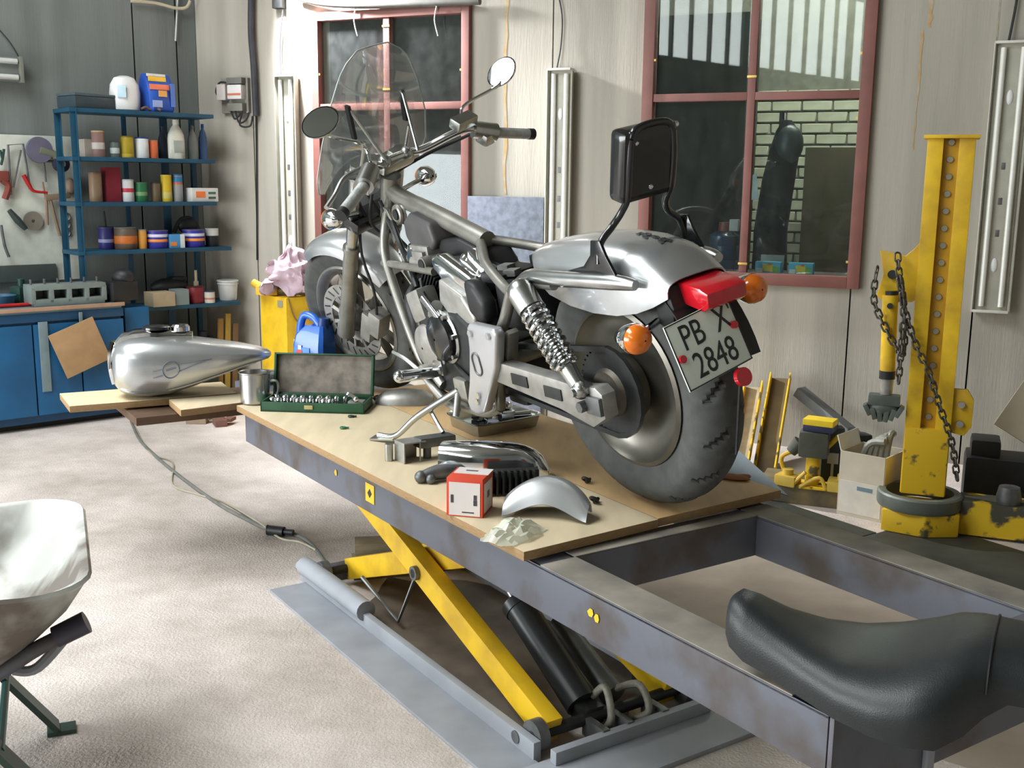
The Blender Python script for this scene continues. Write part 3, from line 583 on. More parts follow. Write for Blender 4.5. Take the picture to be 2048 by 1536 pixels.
pc = Vector((-0.328, 0.058, 0.482)); px_ = Vector((0, -cos(0.10), sin(0.10))).normalized(); pz_ = (Vector((0.30, 0.0, 1.0)) ); pz_ = (pz_ - px_ * pz_.dot(px_)).normalized(); pn = px_.cross(pz_)
b = BM(); bx(b, pc, (0.188, 0.15, 0.004), R3(px_, pz_), bev=0.0015); npl = bp('number_plate', b, M('plate_white', (222, 232, 222), rough=0.45, var=0.03))
txt = M('plate_black', (40, 44, 44), rough=0.5)
b = BM()
for a, c_, w, h in ((0, 0.073, 0.188, 0.0025), (0, -0.073, 0.188, 0.0025), (0.0925, 0, 0.0025, 0.146), (-0.0925, 0, 0.0025, 0.146)): bx(b, pc + px_ * a + pz_ * c_ + pn * 0.0025, (w, h, 0.001), R3(px_, pz_))
bp('plate_border', b, txt, npl)
for s_, a, c_ in (('PB', -0.032, 0.032), ('X', 0.056, 0.036), ('2848', 0.004, -0.035)):
    t = text_mesh(s_, 0.080, pc + px_ * a + pz_ * c_ + pn * 0.0022, px_, pz_, txt, None, 'plate_lettering', 0.0008, xs=0.78); t.parent = npl; ROOT[t.name] = bmat
for a, c_ in ((-0.082, -0.004), (0.080, 0.012)):
    b = BM(); cyl(b, pc + px_ * a + pz_ * c_ + pn * 0.002, pc + px_ * a + pz_ * c_ + pn * 0.009, 0.009, n=12); bp('plate_screw', b, redl, npl)
for q in ([pc + px_ * 0.055 + pz_ * 0.072, pc + px_ * 0.062 + pz_ * 0.10, (-0.27, -0.055, 0.535)], [pc + px_ * 0.085 + pz_ * 0.05, pc + px_ * 0.088 + pz_ * 0.09, (-0.265, -0.075, 0.55)], [pc + px_ * 0.052 - pz_ * 0.085, pc + px_ * 0.052 - pz_ * 0.085 + bmat.to_3x3().inverted() @ Vector((0, 0, -0.19))]):
    b = BM(); tube(b, q, 0.003, 6, k=2 if len(q) > 2 else 1); bp('plate_wire', b, dsteel, npl)
b = BM(); cyl(b, pc + px_ * 0.050 - pz_ * 0.100 - pn * 0.004, pc + px_ * 0.050 - pz_ * 0.100 + pn * 0.008, 0.021, n=18); bp('rear_reflector', b, redl, npl)
# ---- steering: everything that turns with the front wheel
_rk = radians(33); _k = Vector((-sin(_rk), 0, cos(_rk))); _nm = Vector((cos(_rk), 0, sin(_rk))); _sa = radians(16)
_fx = cos(_sa) * _nm + sin(_sa) * Yv; _ly = -sin(_sa) * _nm + cos(_sa) * Yv; FA = Vector((1.605, 0, 0.318)); _Q = FA - _nm * 0.03
def S(a, b_, c): return _Q + _fx * a + _ly * b_ + _k * (c + (0.075 * b_ if c > 0.6 else 0.0))
fax = S(0.03, 0, 0)
fw_ = bp('front_wheel', lathe(BM(), [(0.196, -0.05), (0.212, -0.045), (0.212, -0.038), (0.196, -0.03), (0.19, 0.03), (0.212, 0.038), (0.214, 0.046), (0.206, 0.05), (0.196, 0.044), (0.188, 0.03), (0.178, 0.022), (0.178, -0.022), (0.19, -0.035), (0.196, -0.05)], fax, _ly, 48), framep)
bp('front_tyre', tyre(BM(), fax, _ly, 0.303, 0.056, 0.203, 256, fwd=-1), [rubber, black], fw_)
_wx, _wy, _wa = frame_of(_ly)
for i in range(5):
    b = BM()
    for dlt in (-0.16, 0.16):
        t = 2 * pi * i / 5 + 0.35; t2 = t + dlt * 1.5; d0 = _wx * cos(t) + _wy * sin(t); d1 = _wx * cos(t2) + _wy * sin(t2); tube(b, [fax + d0 * 0.045, fax + d1 * 0.186], 0.01, k=1, sq=(0.024, 0.03))
    bp('wheel_spoke', b, framep, fw_)
b = BM(); lathe(b, [(0.012, -0.06), (0.04, -0.055), (0.05, -0.03), (0.05, 0.03), (0.04, 0.055), (0.012, 0.06)], fax, _ly, 24); bp('front_hub', b, framep, fw_)
b = BM(); lathe(b, [(0.105, 0.062), (0.15, 0.062), (0.15, 0.067), (0.105, 0.067), (0.105, 0.062)], fax, _ly, 48); lathe(b, [(0.04, 0.05), (0.075, 0.06), (0.075, 0.064), (0.04, 0.058)], fax, _ly, 30)
for i in range(10):
    t = 2 * pi * i / 10; d0 = _wx * cos(t) + _wy * sin(t); tube(b, [fax + d0 * 0.07 + _ly * 0.062, fax + d0 * 0.11 + _ly * 0.0645], 0.006, k=1, sq=(0.004, 0.014))
bd = bp('front_brake_disc', b, alu, fw_)
for i in range(22):
    t = 2 * pi * i / 22; d0 = _wx * cos(t) + _wy * sin(t); d1 = _wx * cos(t + 0.12) + _wy * sin(t + 0.12); b = BM(); tube(b, [fax + d0 * 0.114 + _ly * 0.0675, fax + d1 * 0.143 + _ly * 0.0675], 0.003, k=1, sq=(0.001, 0.006)); q = bp('disc_slot', b, black, fw_)
b = BM(); bx(b, S(-0.11, 0.075, 0.10), (0.06, 0.06, 0.10), R3(_fx, _ly), bev=0.014); bx(b, S(-0.07, 0.085, 0.06), (0.05, 0.03, 0.12), R3(_fx, _ly), bev=0.01); cal = bp('brake_caliper', b, alu)
for s in (1, -1):
    b = BM(); cyl(b, S(0.02, 0.1 * s, -0.03), S(0.02, 0.1 * s, 0.36), 0.030, 0.027, 18); cyl(b, S(0.02, 0.1 * s, 0.36), S(0.02, 0.1 * s, 0.375), 0.031, n=18); bx(b, S(0.03, 0.1 * s, -0.02), (0.055, 0.03, 0.07), R3(_fx, _ly), bev=0.012); lg = bp('fork_slider', b, framep)
    b = BM(); cyl(b, S(0.02, 0.1 * s, 0.37), S(0.02, 0.1 * s, 0.70), 0.0205, n=16); bp('fork_tube', b, chromed, lg)
b = BM(); bx(b, S(0.0, 0, 0.49), (0.075, 0.27, 0.045), R3(_fx, _ly), bev=0.016); bp('lower_fork_clamp', b, blackg)
b = BM(); bx(b, S(0.0, 0, 0.675), (0.08, 0.27, 0.028), R3(_fx, _ly), bev=0.012); bp('upper_fork_clamp', b, chromed)
# front mudguard
b = BM(); g = []
for i in range(15):
    t = radians(60 + 88 * i / 14); d0 = (_ly.cross(Vector((0, 0, 1)))).normalized(); d0 = d0 if d0.dot(_fx) > 0 else -d0; upv = _ly.cross(d0); upv = upv if upv.z > 0 else -upv
    ctr = fax + d0 * (0.322 * cos(t)) + upv * (0.322 * sin(t)); rad = (d0 * cos(t) + upv * sin(t)); w = 0.080 * (0.55 + 0.45 * min(1, sin(pi * (i + 2.5) / 19) * 1.25)); r_ = []
    for j in range(13):
        a = pi * j / 12; r_.append(ctr + _ly * (w * cos(a)) + rad * (-0.055 + 0.055 * (sin(a) ** 0.6) + 0.006))
    g.append(r_)
sheet(b, g, thick=0.004); bp('front_mudguard', b, silver, ang=60)
# handlebar, controls
hb = [S(-0.257, 0.42, 0.80), S(-0.212, 0.30, 0.818), S(-0.165, 0.225, 0.83), S(-0.135, 0.18, 0.81), S(-0.085, 0.10, 0.752), S(-0.055, 0.05, 0.735)]
hb2 = hb + [S(-0.055, -0.05, 0.735), S(-0.085, -0.10, 0.752), S(-0.135, -0.18, 0.81), S(-0.165, -0.225, 0.83), S(-0.212, -0.30, 0.818), S(-0.257, -0.42, 0.80)]
b = BM(); tube(b, hb2, 0.0125, 12); hbar = bp('handlebar', b, chrome)
for s in (1, -1):
    b = BM(); cyl(b, S(-0.01, 0.045 * s, 0.68), S(-0.055, 0.05 * s, 0.735), 0.016, n=14); ball(b, S(-0.055, 0.05 * s, 0.735), 0.022); bp('bar_riser', b, chromed, hbar)
    g0 = S(-0.212, 0.30 * s, 0.818); g1 = S(-0.257, 0.42 * s, 0.80); b = BM(); cyl(b, g0, g1, 0.0175, n=18); gr = bp('hand_grip', b, M('grip_grey', (186, 188, 186), rough=0.45, metal=0.3, bump=0.2, scale=40), hbar)
    b = BM(); cyl(b, g1, g1 + (g1 - g0).normalized() * 0.022, 0.0185, n=18); bp('bar_end', b, black, hbar)
    b = BM(); q0 = S(-0.17, 0.232 * s, 0.829); cyl(b, q0, g0, 0.028, 0.030, 18); bx(b, (q0 + g0) / 2 + Vector((0, 0, -0.02)), (0.05, 0.05, 0.04), R3(_fx, _ly), bev=0.012); bp('switch_housing', b, chromed, hbar)
    b = BM(); tube(b, [S(-0.135, 0.235 * s, 0.815), S(-0.13, 0.30 * s, 0.80), S(-0.165, 0.37 * s, 0.785), S(-0.19, 0.425 * s, 0.775)], [0.009, 0.008, 0.007, 0.008], 8); bp('lever', b, chromed, hbar)
    # mirrors on their stalks
    mc = S(-0.115, -0.41, 0.965) if s < 0 else S(-0.15, 0.42, 1.035); m0 = S(-0.15, 0.215 * s, 0.84); b = BM(); tube(b, [m0, m0 + Vector((0.01, 0, 0.055)) + _ly * 0.01 * s, m0.lerp(mc, 0.85) - Vector((0, 0, 0.02)), mc + Vector((0.01, 0, -0.01))], 0.0055, 8); ms = bp('mirror_stalk', b, chrome, hbar)
    mc_dir = (bmat.to_3x3().inverted() @ ((EYE - bmat @ mc).normalized() + (Vector((HX, -2.3, 3.9)) - bmat @ mc).normalized())).normalized() if s < 0 else Vector((-0.72, 0.55, 0.30)).normalized()
    ex = Vector((-0.2, -1, 0.42)).normalized() if s < 0 else Vector((0.35, 0.9, -0.25)).normalized(); ey = mc_dir.cross(ex).normalized(); ex = ey.cross(mc_dir).normalized(); Rm = R3(ex, ey)
    b = BM(); ball(b, mc - mc_dir * 0.004, (0.056, 0.040, 0.022), 22, 8, Rm, lo=-0.5, hi=0.0); ring = [[mc + ex * 0.056 * r_ * cos(2 * pi * i / 22) + ey * 0.040 * r_ * sin(2 * pi * i / 22) + mc_dir * h_ for i in range(22)] for r_, h_ in ((1.0, -0.004), (1.02, 0.0), (0.98, 0.003))]; rings(b, ring, cap0=False, cap1=False); mb = bp('mirror_shell', b, chrome if s < 0 else chromed, hbar)
    b = BM(); rings(b, [[mc + ex * 0.055 * r_ * cos(2 * pi * i / 22) + ey * 0.039 * r_ * sin(2 * pi * i / 22) + mc_dir * h_ for i in range(22)] for r_, h_ in ((1.0, 0.0), (0.95, 0.0025))]); bp('mirror_glass', b, M('mirror', (240, 242, 242), rough=0.02, metal=1.0, var=0.0) if s < 0 else M('mirror_tinted', (150, 156, 154), rough=0.05, metal=1.0, var=0.0), hbar)
b = BM(); bx(b, S(-0.155, -0.195, 0.862), (0.045, 0.09, 0.035), R3(_fx, _ly), bev=0.008); bp('brake_reservoir', b, chromed, hbar)
b = BM(); bx(b, S(-0.05, 0.0, 0.715), (0.05, 0.14, 0.03), R3(_fx, _ly), bev=0.008); bx(b, S(-0.02, -0.06, 0.70), (0.06, 0.07, 0.05), R3(_fx, _ly), bev=0.012); bp('bar_clamp', b, chromed, hbar)
for pts in ([S(-0.16, -0.24, 0.805), S(-0.11, -0.22, 0.755), S(-0.06, -0.12, 0.70), S(0.0, -0.03, 0.60), S(-0.03, 0.0, 0.50)], [S(-0.16, 0.24, 0.80), S(-0.07, 0.22, 0.74), S(0.0, 0.10, 0.64), S(-0.05, 0.03, 0.50)], [S(0.02, 0.07, 0.48), S(-0.02, 0.09, 0.36), S(-0.10, 0.10, 0.25), S(-0.11, 0.085, 0.12)], [S(-0.02, 0.06, 0.62), S(-0.05, 0.09, 0.52), S(-0.07, 0.04, 0.45)], [S(0.03, 0.05, 0.66), S(0.02, 0.08, 0.56), S(-0.04, 0.07, 0.48)]):
    b = BM(); tube(b, pts, 0.0055, 8); bp('control_cable', b, cable_m)
indicator(S(0.02, 0.195, 0.535), S(0.0, 0.10, 0.53), 'front_indicator', True); indicator(S(-0.02, -0.20, 0.56), S(0.0, -0.10, 0.53), 'front_indicator', True)
# windscreen with its brackets
def WSP(a01, h01):
    prof = [(0.0, 0.175), (0.06, 0.222), (0.2, 0.245), (0.45, 0.228), (0.7, 0.188), (0.88, 0.145), (0.96, 0.105), (1.0, 0.065)]
    for (h0, w0), (h1, w1) in zip(prof[:-1], prof[1:]):
        if h01 <= h1 + 1e-6: w = w0 + (w1 - w0) * (h01 - h0) / (h1 - h0); break
    return S(0.085 - 0.03 * h01 - 0.045 * (a01 * w / 0.2) ** 2, 0.03 + a01 * w, 0.605 + 0.475 * h01 + (0.07 * (1 - a01 ** 2) * max(0, 1 - h01 * 4)))
b = BM(); sheet(b, [[WSP(-1 + 2 * i / 16, j / 18) for i in range(17)] for j in range(19)], thick=0.003); ws = bp('windscreen', b, glass('screen_glass', (0.97, 0.98, 0.97), 0.6, 0.055))
b = BM(); tube(b, [WSP(-1, j / 18) for j in range(19)] + [WSP(-1 + i / 6, 1.0) for i in range(1, 12)] + [WSP(1, j / 18) for j in range(18, -1, -1)], 0.0022, 6, k=1); bp('screen_edge', b, M('clear_edge', (196, 204, 200), rough=0.2), ws)
for s in (1, -1):
    b = BM(); tube(b, [S(0.02, 0.115 * s, 0.80), S(0.055, 0.118 * s, 0.90)], 0.01, k=1, sq=(0.010, 0.022)); bp('screen_clamp', b, blackg, ws)
    b = BM(); tube(b, [S(0.05, 0.118 * s, 0.895), S(-0.085, 0.07 * s, 0.755)], 0.0055, 8, k=1); tube(b, [S(-0.01, 0.10 * s, 0.80), S(0.0, 0.10 * s, 0.66)], 0.006, 8, k=1); bp('windscreen_bracket', b, chromed, ws)

# ================================================================== LIFT TABLE
lift = thing('lift_table', 'long grey steel scissor lift table carrying the motorcycle', 'lift table', lf(1.2, 0.38, 0))
RLf = R3(LU, LV)
FT = ZT - 0.032; RH = 0.105                          # frame top, rail height
def lbox(name, u0, u1, v0, v1, z0, z1, mat, bev=0.004, parent=None):
    b = BM(); bx(b, lf((u0 + u1) / 2, (v0 + v1) / 2, (z0 + z1) / 2), (u1 - u0, v1 - v0, z1 - z0), RLf, bev=bev); return obj(name, b, mat, parent or lift)
def channel(name, u0, u1, v0, v1, out, mat):
    """C section rail: outer web and top flange"""
    b = BM(); w = 0.008
    vo = (v0, v0 + w) if out < 0 else (v1 - w, v1)
    bx(b, lf((u0 + u1) / 2, (vo[0] + vo[1]) / 2, FT - RH / 2), (u1 - u0, w, RH), RLf, bev=0.002)
    bx(b, lf((u0 + u1) / 2, (v0 + v1) / 2, FT - w / 2), (u1 - u0, v1 - v0, w), RLf, bev=0.002)
    vi = (v1 - w, v1) if out < 0 else (v0, v0 + w)
    bx(b, lf((u0 + u1) / 2, (vi[0] + vi[1]) / 2, FT - RH / 2), (u1 - u0, w, RH), RLf, bev=0.002)
    bmesh.ops.remove_doubles(b, verts=b.verts[:], dist=1e-4); return obj(name, b, mat, lift)
channel('side_rail', 0.0, 2.665, 0.0, 0.10, -1, liftp); channel('side_rail', 0.0, 2.665, 0.68, 0.775, 1, liftp)
lbox('cross_beam', 1.79, 1.86, 0.10, 0.68, FT - RH, FT, liftp); lbox('cross_beam', 2.59, 2.665, 0.10, 0.68, FT - RH, FT, liftp); lbox('cross_beam', 0.0, 0.07, 0.10, 0.68, FT - RH, FT, liftp); lbox('cross_beam', 0.85, 0.92, 0.10, 0.68, FT - RH, FT, liftp)
for v0, v1 in ((0.001, 0.099), (0.681, 0.774)): lbox('rail_top', 1.862 if v0 < 0.5 else 1.80, 2.588, v0, v1, FT + 0.0002, FT + 0.003, dusty, 0.0008)
lbox('beam_top', 1.822, 1.859, 0.10, 0.68, FT + 0.0002, FT + 0.003, dusty, 0.0008)
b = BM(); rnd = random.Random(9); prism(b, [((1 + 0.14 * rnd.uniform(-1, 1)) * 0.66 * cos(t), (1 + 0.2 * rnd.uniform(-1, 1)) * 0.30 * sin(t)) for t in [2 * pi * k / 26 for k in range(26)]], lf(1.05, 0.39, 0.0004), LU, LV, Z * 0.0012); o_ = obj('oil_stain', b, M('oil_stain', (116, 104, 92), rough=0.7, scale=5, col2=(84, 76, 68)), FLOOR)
b = BM(); prism(b, [((1 + 0.10 * rnd.uniform(-1, 1)) * 1.5 * cos(t), (1 + 0.12 * rnd.uniform(-1, 1)) * 0.62 * sin(t)) for t in [2 * pi * k / 30 for k in range(30)]], lf(1.2, 1.42, 0.0003), LU, LV, Z * 0.0008); obj('floor_shade_patch', b, M('floor_shade', (172, 160, 144), rough=0.9, scale=3, col2=(138, 128, 114), lo=0.3, hi=0.65, detail=9), FLOOR)  # patch paints the dimmer light on the floor beyond the lift
dpl = M('dark_plate', (66, 68, 60), rough=0.6, metal=0.2, scale=5, col2=(44, 46, 42))
b = BM(); bx(b, lf(2.10, 2.30, 0.005), (2.2, 0.66, 0.010), RLf, bev=0.002); solo('floor_plate', b, dpl, 'dark steel plate on the floor under the tower base', 'plate')
b = BM(); bx(b, lf(0.42, 2.16, 0.004), (1.14, 0.34, 0.008), RLf, bev=0.002); solo('floor_plate', b, dpl, 'dark steel plate on the floor in front of the clutter platform', 'plate')
lbox('end_plate', 2.667, 2.677, 0.0, 0.775, FT - RH - 0.06, FT, liftp)
lbox('end_gusset', 2.677, 2.689, 0.24, 0.26, FT - RH - 0.06, FT - 0.004, liftp2)
lbox('front_extension', -0.62, -0.005, 0.18, 0.78, FT - 0.09, FT + 0.004, liftp)
lbox('outer_angle', 0.0, 2.665, 0.777, 0.80, FT - RH, FT - 0.02, dsteel, 0.002)
# worn bits of paint and a warning sticker on the near rail
b = BM(); bx(b, lf(1.02, -0.0015, FT - 0.045), (0.055, 0.002, 0.055), RLf, bev=0.0006); stk = obj('warning_sticker', b, M('sticker_yellow', (234, 186, 46), rough=0.5, var=0.05), lift)
b = BM(); bx(b, lf(1.02, -0.003, FT - 0.045), (0.018, 0.001, 0.02), RLf @ Matrix.Rotation(0.78, 3, 'Y')); obj('sticker_symbol', b, black, stk)
for u_, z_ in ((0.79, 0.55), (2.05, 0.545), (2.07, 0.54)):
    b = BM(); prism(b, [(0.012 * cos(t) * (0.5 + random.random() * 0.6), 0.010 * sin(t)) for t in [k * pi / 3 for k in range(6)]], lf(u_, -0.0015, z_), LU, Z, -LV * 0.001); obj('paint_spot', b, yellow, lift)
# scissor arms
def arm(name, v, p, q, mat=yellow):
    (u0, z0), (u1, z1) = p, q; d = (LU * (u1 - u0) + Z * (z1 - z0)); L = d.length; d.normalize(); n = LV.cross(d)
    b = BM(); bx(b, (lf(u0, v, z0) + lf(u1, v, z1)) / 2, (L, 0.05, 0.075), R3(d, LV), bev=0.004); return obj(name, b, mat, lift)
aN = arm('scissor_arm', 0.19, (1.66, 0.045), (0.36, 0.475)); arm('scissor_arm', 0.255, (0.34, 0.055), (1.44, 0.46)); arm('scissor_arm', 0.59, (1.66, 0.045), (0.36, 0.475)); arm('scissor_arm', 0.525, (0.34, 0.055), (1.44, 0.46))
for v in (0.162, 0.618):
    b = BM(); cyl(b, lf(0.99, v - 0.012, 0.262), lf(0.99, v + 0.012, 0.262), 0.022, n=18); obj('pivot_pin', b, steel, lift)
b = BM(); cyl(b, lf(0.99, 0.15, 0.262), lf(0.99, 0.63, 0.262), 0.014); obj('pivot_shaft', b, dsteel, lift)
for u, z in ((1.655, 0.045), (0.345, 0.06)):
    b = BM(); cyl(b, lf(u, 0.13, z), lf(u, 0.65, z), 0.016, n=14); obj('arm_shaft', b, dsteel, lift)
    for v in (0.145, 0.635):
        b = BM(); cyl(b, lf(u, v - 0.015, z), lf(u, v + 0.015, z), 0.042, n=22); obj('roller', b, steel, lift)
# floor frame
lbox('base_plate', 0.27, 1.78, -0.03, 0.11, 0.0, 0.010, liftp2, 0.003); lbox('base_plate', 0.27, 1.78, 0.67, 0.81, 0.0, 0.010, liftp2, 0.003)
for v0, v1 in ((0.105, 0.128), (0.655, 0.678)): lbox('base_rail', 0.22, 1.70, v0, v1, 0.0, 0.055, liftp2, 0.004)
lbox('base_cross_plate', 1.72, 1.90, 0.06, 0.72, 0.0, 0.014, liftp2, 0.003); lbox('base_cross_rail', 1.735, 1.76, 0.13, 0.65, 0.014, 0.05, liftp2, 0.004); lbox('base_cross_rail', 0.24, 0.30, 0.13, 0.65, 0.0, 0.05, liftp, 0.004)
b = BM(); tube(b, [lf(0.24, 0.115, 0.055), lf(0.30, 0.115, 0.062), lf(0.74, 0.115, 0.062)], 0.033, 16, k=2); obj('rail_tube', b, liftp2, lift)
b = BM(); cyl(b, lf(1.62, 0.105, 0.036), lf(1.62, 0.102, 0.036), 0.017, n=16); obj('rail_bolt', b, steel, lift)
# safety latch rods
b = BM(); tube(b, [lf(0.62, 0.16, 0.13), lf(0.80, 0.20, 0.03), lf(0.80, 0.26, 0.16)], 0.007, 8, k=1); obj('latch_rod', b, steel, lift)
b = BM(); tube(b, [lf(0.40, 0.30, 0.10), lf(0.52, 0.52, 0.10)], 0.009, 8, k=1); obj('latch_bar', b, dsteel, lift)
# hydraulic ram and pump
b = BM(); cyl(b, lf(1.30, 0.33, 0.225), lf(1.60, 0.33, 0.055), 0.045, n=24); cyl(b, lf(1.285, 0.33, 0.2335), lf(1.31, 0.33, 0.2195), 0.048, n=24); ram = obj('hydraulic_ram', b, M('ram_black', (50, 54, 56), rough=0.35, var=0.12), lift)
b = BM(); cyl(b, lf(1.06, 0.33, 0.36), lf(1.30, 0.33, 0.225), 0.012, n=14); obj('ram_rod', b, chrome, ram)
b = BM(); bx(b, lf(1.625, 0.33, 0.045), (0.07, 0.06, 0.05), RLf, bev=0.008); obj('ram_clevis', b, dsteel, ram)
b = BM(); cyl(b, lf(1.34, 0.44, 0.17), lf(1.58, 0.44, 0.06), 0.033, n=20); cyl(b, lf(1.56, 0.44, 0.069), lf(1.60, 0.44, 0.051), 0.037, n=20); obj('pump_cylinder', b, M('pump_grey', (112, 116, 116), rough=0.45, metal=0.4), lift)
for pts in ([lf(1.61, 0.36, 0.075), lf(1.66, 0.36, 0.12), lf(1.70, 0.35, 0.06), lf(1.69, 0.34, 0.02)], [lf(1.61, 0.44, 0.075), lf(1.68, 0.46, 0.11), lf(1.72, 0.46, 0.05), lf(1.68, 0.42, 0.02)]):
    b = BM(); tube(b, pts, 0.010, 10); obj('hydraulic_hose', b, M('braided_hose', (150, 146, 134), rough=0.5, bump=0.2, scale=60), lift)
for v in (0.30, 0.38, 0.50):
    b = BM(); bx(b, lf(1.70, v, 0.03), (0.09, 0.022, 0.05), RLf, bev=0.004); obj('ram_lug', b, steel, lift)
b = BM(); prism(b, [(0.0, 0.0), (0.13, 0.0), (0.13, 0.06), (0.08, 0.13), (0.0, 0.10)], lf(1.52, 0.57, 0.02), LU, Z, LV * 0.012, bev=0.003); obj('lug_plate', b, black, lift)
# plywood sheets and boards on it
def board(name, pts, z0, th, mats, label, cat='plywood', group=None):
    b = BM(); prism(b, [(p.x, p.y) for p in pts], (0, 0, z0), (1, 0, 0), (0, 1, 0), (0, 0, th), bev=0.0015)
    for f in b.faces:
        f.normal_update()
        if abs(f.normal.z) < 0.7: f.material_index = 1
    return solo(name, b, mats, label, cat, group)
board('plywood_sheet', [lf(0.0, -0.03, 0), lf(0.0, 0.45, 0), lf(1.82, 0.38, 0), lf(1.842, -0.03, 0)], ZT - 0.022, 0.022, [ply, plye], 'pale plywood sheet along the near edge of the lift table')
board('plywood_sheet', [lf(-0.02, 0.452, 0), lf(-0.02, 0.83, 0), lf(1.80, 0.83, 0), lf(1.815, 0.383, 0)], ZT - 0.022, 0.022, [plyo, plye], 'orange toned plywood sheet under the motorcycle wheels')
board('wooden_plank', [Vector((-1.706, 3.975, 0)), Vector((-1.575, 3.745, 0)), Vector((-1.30, 3.885, 0)), Vector((-1.05, 4.02, 0)), Vector((-1.17, 4.25, 0))], ZT - 0.024, 0.024, [pine, plye], 'pale plank sticking out to the left beneath the fuel tank', 'plank')
board('wooden_plank', [Vector((-1.165, 3.70, 0)), Vector((-1.265, 3.885, 0)), Vector((-0.83, 4.115, 0)), Vector((-0.755, 3.96, 0)), Vector((-0.985, 3.845, 0))], ZT - 0.024 + 0.0, 0.024, [ply, plye], 'short plank between the fuel tank and the socket box', 'plank')
b = BM(); bx(b, lf(-0.30, 0.1, FT - 0.015), (0.40, 0.9, 0.03), RLf @ rz3(-0.03), bev=0.004); 
solo('support_beam', b, M('dark_wood', (96, 74, 56), rough=0.8), 'dark timber beam crossing below the two planks', 'beam')

# ================================================================== LEFT CORNER: shelf, bench, tool board, cabinet
SHO = 0.41                                           # shelf front, out from the wall
s_l = ls(157, 400, SHO); s_r = ls(428, 400, SHO)
zs = [LWp(290, 222, SHO).z, LWp(290, 316, SHO).z, LWp(290, 404, SHO).z, LWp(290, 499, SHO).z, LWp(340, 612, SHO).z]
shelf = thing('shelf_unit', 'tall dark blue metal shelf unit in the corner beside the tool board', 'shelf', lw((s_l + s_r) / 2, 0, 0.22))
for s in (s_l, s_r):
    for off in ((SHO - 0.01, 0.14) if s == s_l else (0.14,)):
        b = BM(); bx(b, lw(s, zs[0] / 2, off), (0.035, 0.004, zs[0]), RL, bev=0.001); bx(b, lw(s + (0.017 if s == s_l else -0.017), zs[0] / 2, off), (0.004, 0.03, zs[0]), RL, bev=0.001); obj('post', b, shelfb, shelf)
b = BM(); bx(b, lw((s_l + s_r) / 2 - 0.02, zs[0] / 2, 0.128), (0.03, 0.01, zs[0]), RL, bev=0.002); obj('back_upright', b, shelfb, shelf)
b = BM(); bx(b, lw(s_r - 0.19, zs[0] / 2, 0.128), (0.05, 0.01, zs[0]), RL, bev=0.002); obj('back_upright', b, shelfb, shelf)
for i, z in enumerate(zs):
    ext = 0.0 if i < 3 else (0.09 if i == 3 else 0.14)
    b = BM(); bx(b, lw((s_l + s_r + ext) / 2, z - 0.012, 0.272), (s_r - s_l + 0.04 + ext, 0.275, 0.024), RL, bev=0.003); obj('shelf_board', b, shelfb, shelf)
# --- things on the shelves: px position, z from the board, size, kind, colours
PAL = {}
def cm(c, **k):
    key = (tuple(c), tuple(sorted(k.items())))
    if key not in PAL: PAL[key] = M('paint_%d_%d_%d_%d' % (c[0], c[1], c[2], len(PAL)), c, rough=k.get('rough', 0.45), metal=k.get('metal', 0.0), var=0.06)
    return PAL[key]
def shelf_pt(px, lev, off): off = max(off, 0.22); q = LWp(px, 400, off); return Vector((q.x, q.y, zs[lev] + 0.0005))
def hgt(px, y0, y1, off): return LWp(px, y0, off).z - LWp(px, y1, off).z
def tin(px0, px1, lev, h, body, label, cat='can', lid=None, band=None, off=0.30, group=None, name='tin_can'):
    p = shelf_pt((px0 + px1) / 2, lev, off); r = (LWp(px1, 400, off) - LWp(px0, 400, off)).length / 2
    t = thing(name, label, cat, p, group)
    b = BM(); lathe(b, [(0.002, 0.0), (r * 0.96, 0.0), (r, 0.004), (r, h * 0.92), (r * 0.97, h * 0.94)], p, n=20); obj('can_body', b, cm(body), t)
    b = BM(); lathe(b, [(r * 0.97, h * 0.935), (r * 1.02, h * 0.94), (r * 1.02, h * 0.985), (r * 0.95, h), (0.002, h)], p, n=20); obj('can_lid', b, cm(lid or (150, 150, 150), metal=0.0 if lid else 0.6), t)
    if band:
        for z0, z1, c in band: b = BM(); lathe(b, [(r * 1.004, h * z0), (r * 1.012, h * (z0 + 0.01)), (r * 1.012, h * (z1 - 0.01)), (r * 1.004, h * z1)], p, n=20); obj('can_label', b, cm(c), t)
    return t
def bottle(px0, px1, lev, h, body, label, cap=(200, 200, 200), off=0.30, cat='bottle', flat=0.6, handle=False, lab=None):
    p = shelf_pt((px0 + px1) / 2, lev, off); r = (LWp(px1, 400, off) - LWp(px0, 400, off)).length / 2
    t = thing('plastic_bottle', label, cat, p)
    b = BM(); rs = []
    for q, hh in ((0.9, 0), (1, 0.02), (1, 0.5), (0.93, 0.62), (0.6, 0.78), (0.32, 0.86), (0.3, 0.90)): rs.append([p + WL * (r * q * cos(2 * pi * i / 20)) + NL * (r * flat * min(1, q * 1.1) * sin(2 * pi * i / 20)) + Z * (h * hh) for i in range(20)])
    rings(b, rs); obj('bottle_body', b, cm(body, rough=0.35), t)
    b = BM(); cyl(b, p + Z * h * 0.89, p + Z * h, r * 0.34, r * 0.31, 14); obj('bottle_cap', b, cm(cap), t)
    if lab: b = BM(); bx(b, p - NL * (r * flat) + Z * h * 0.32, (r * 1.1, 0.004, h * 0.3), RL, bev=0.001); obj('bottle_label', b, cm(lab), t)
    return t
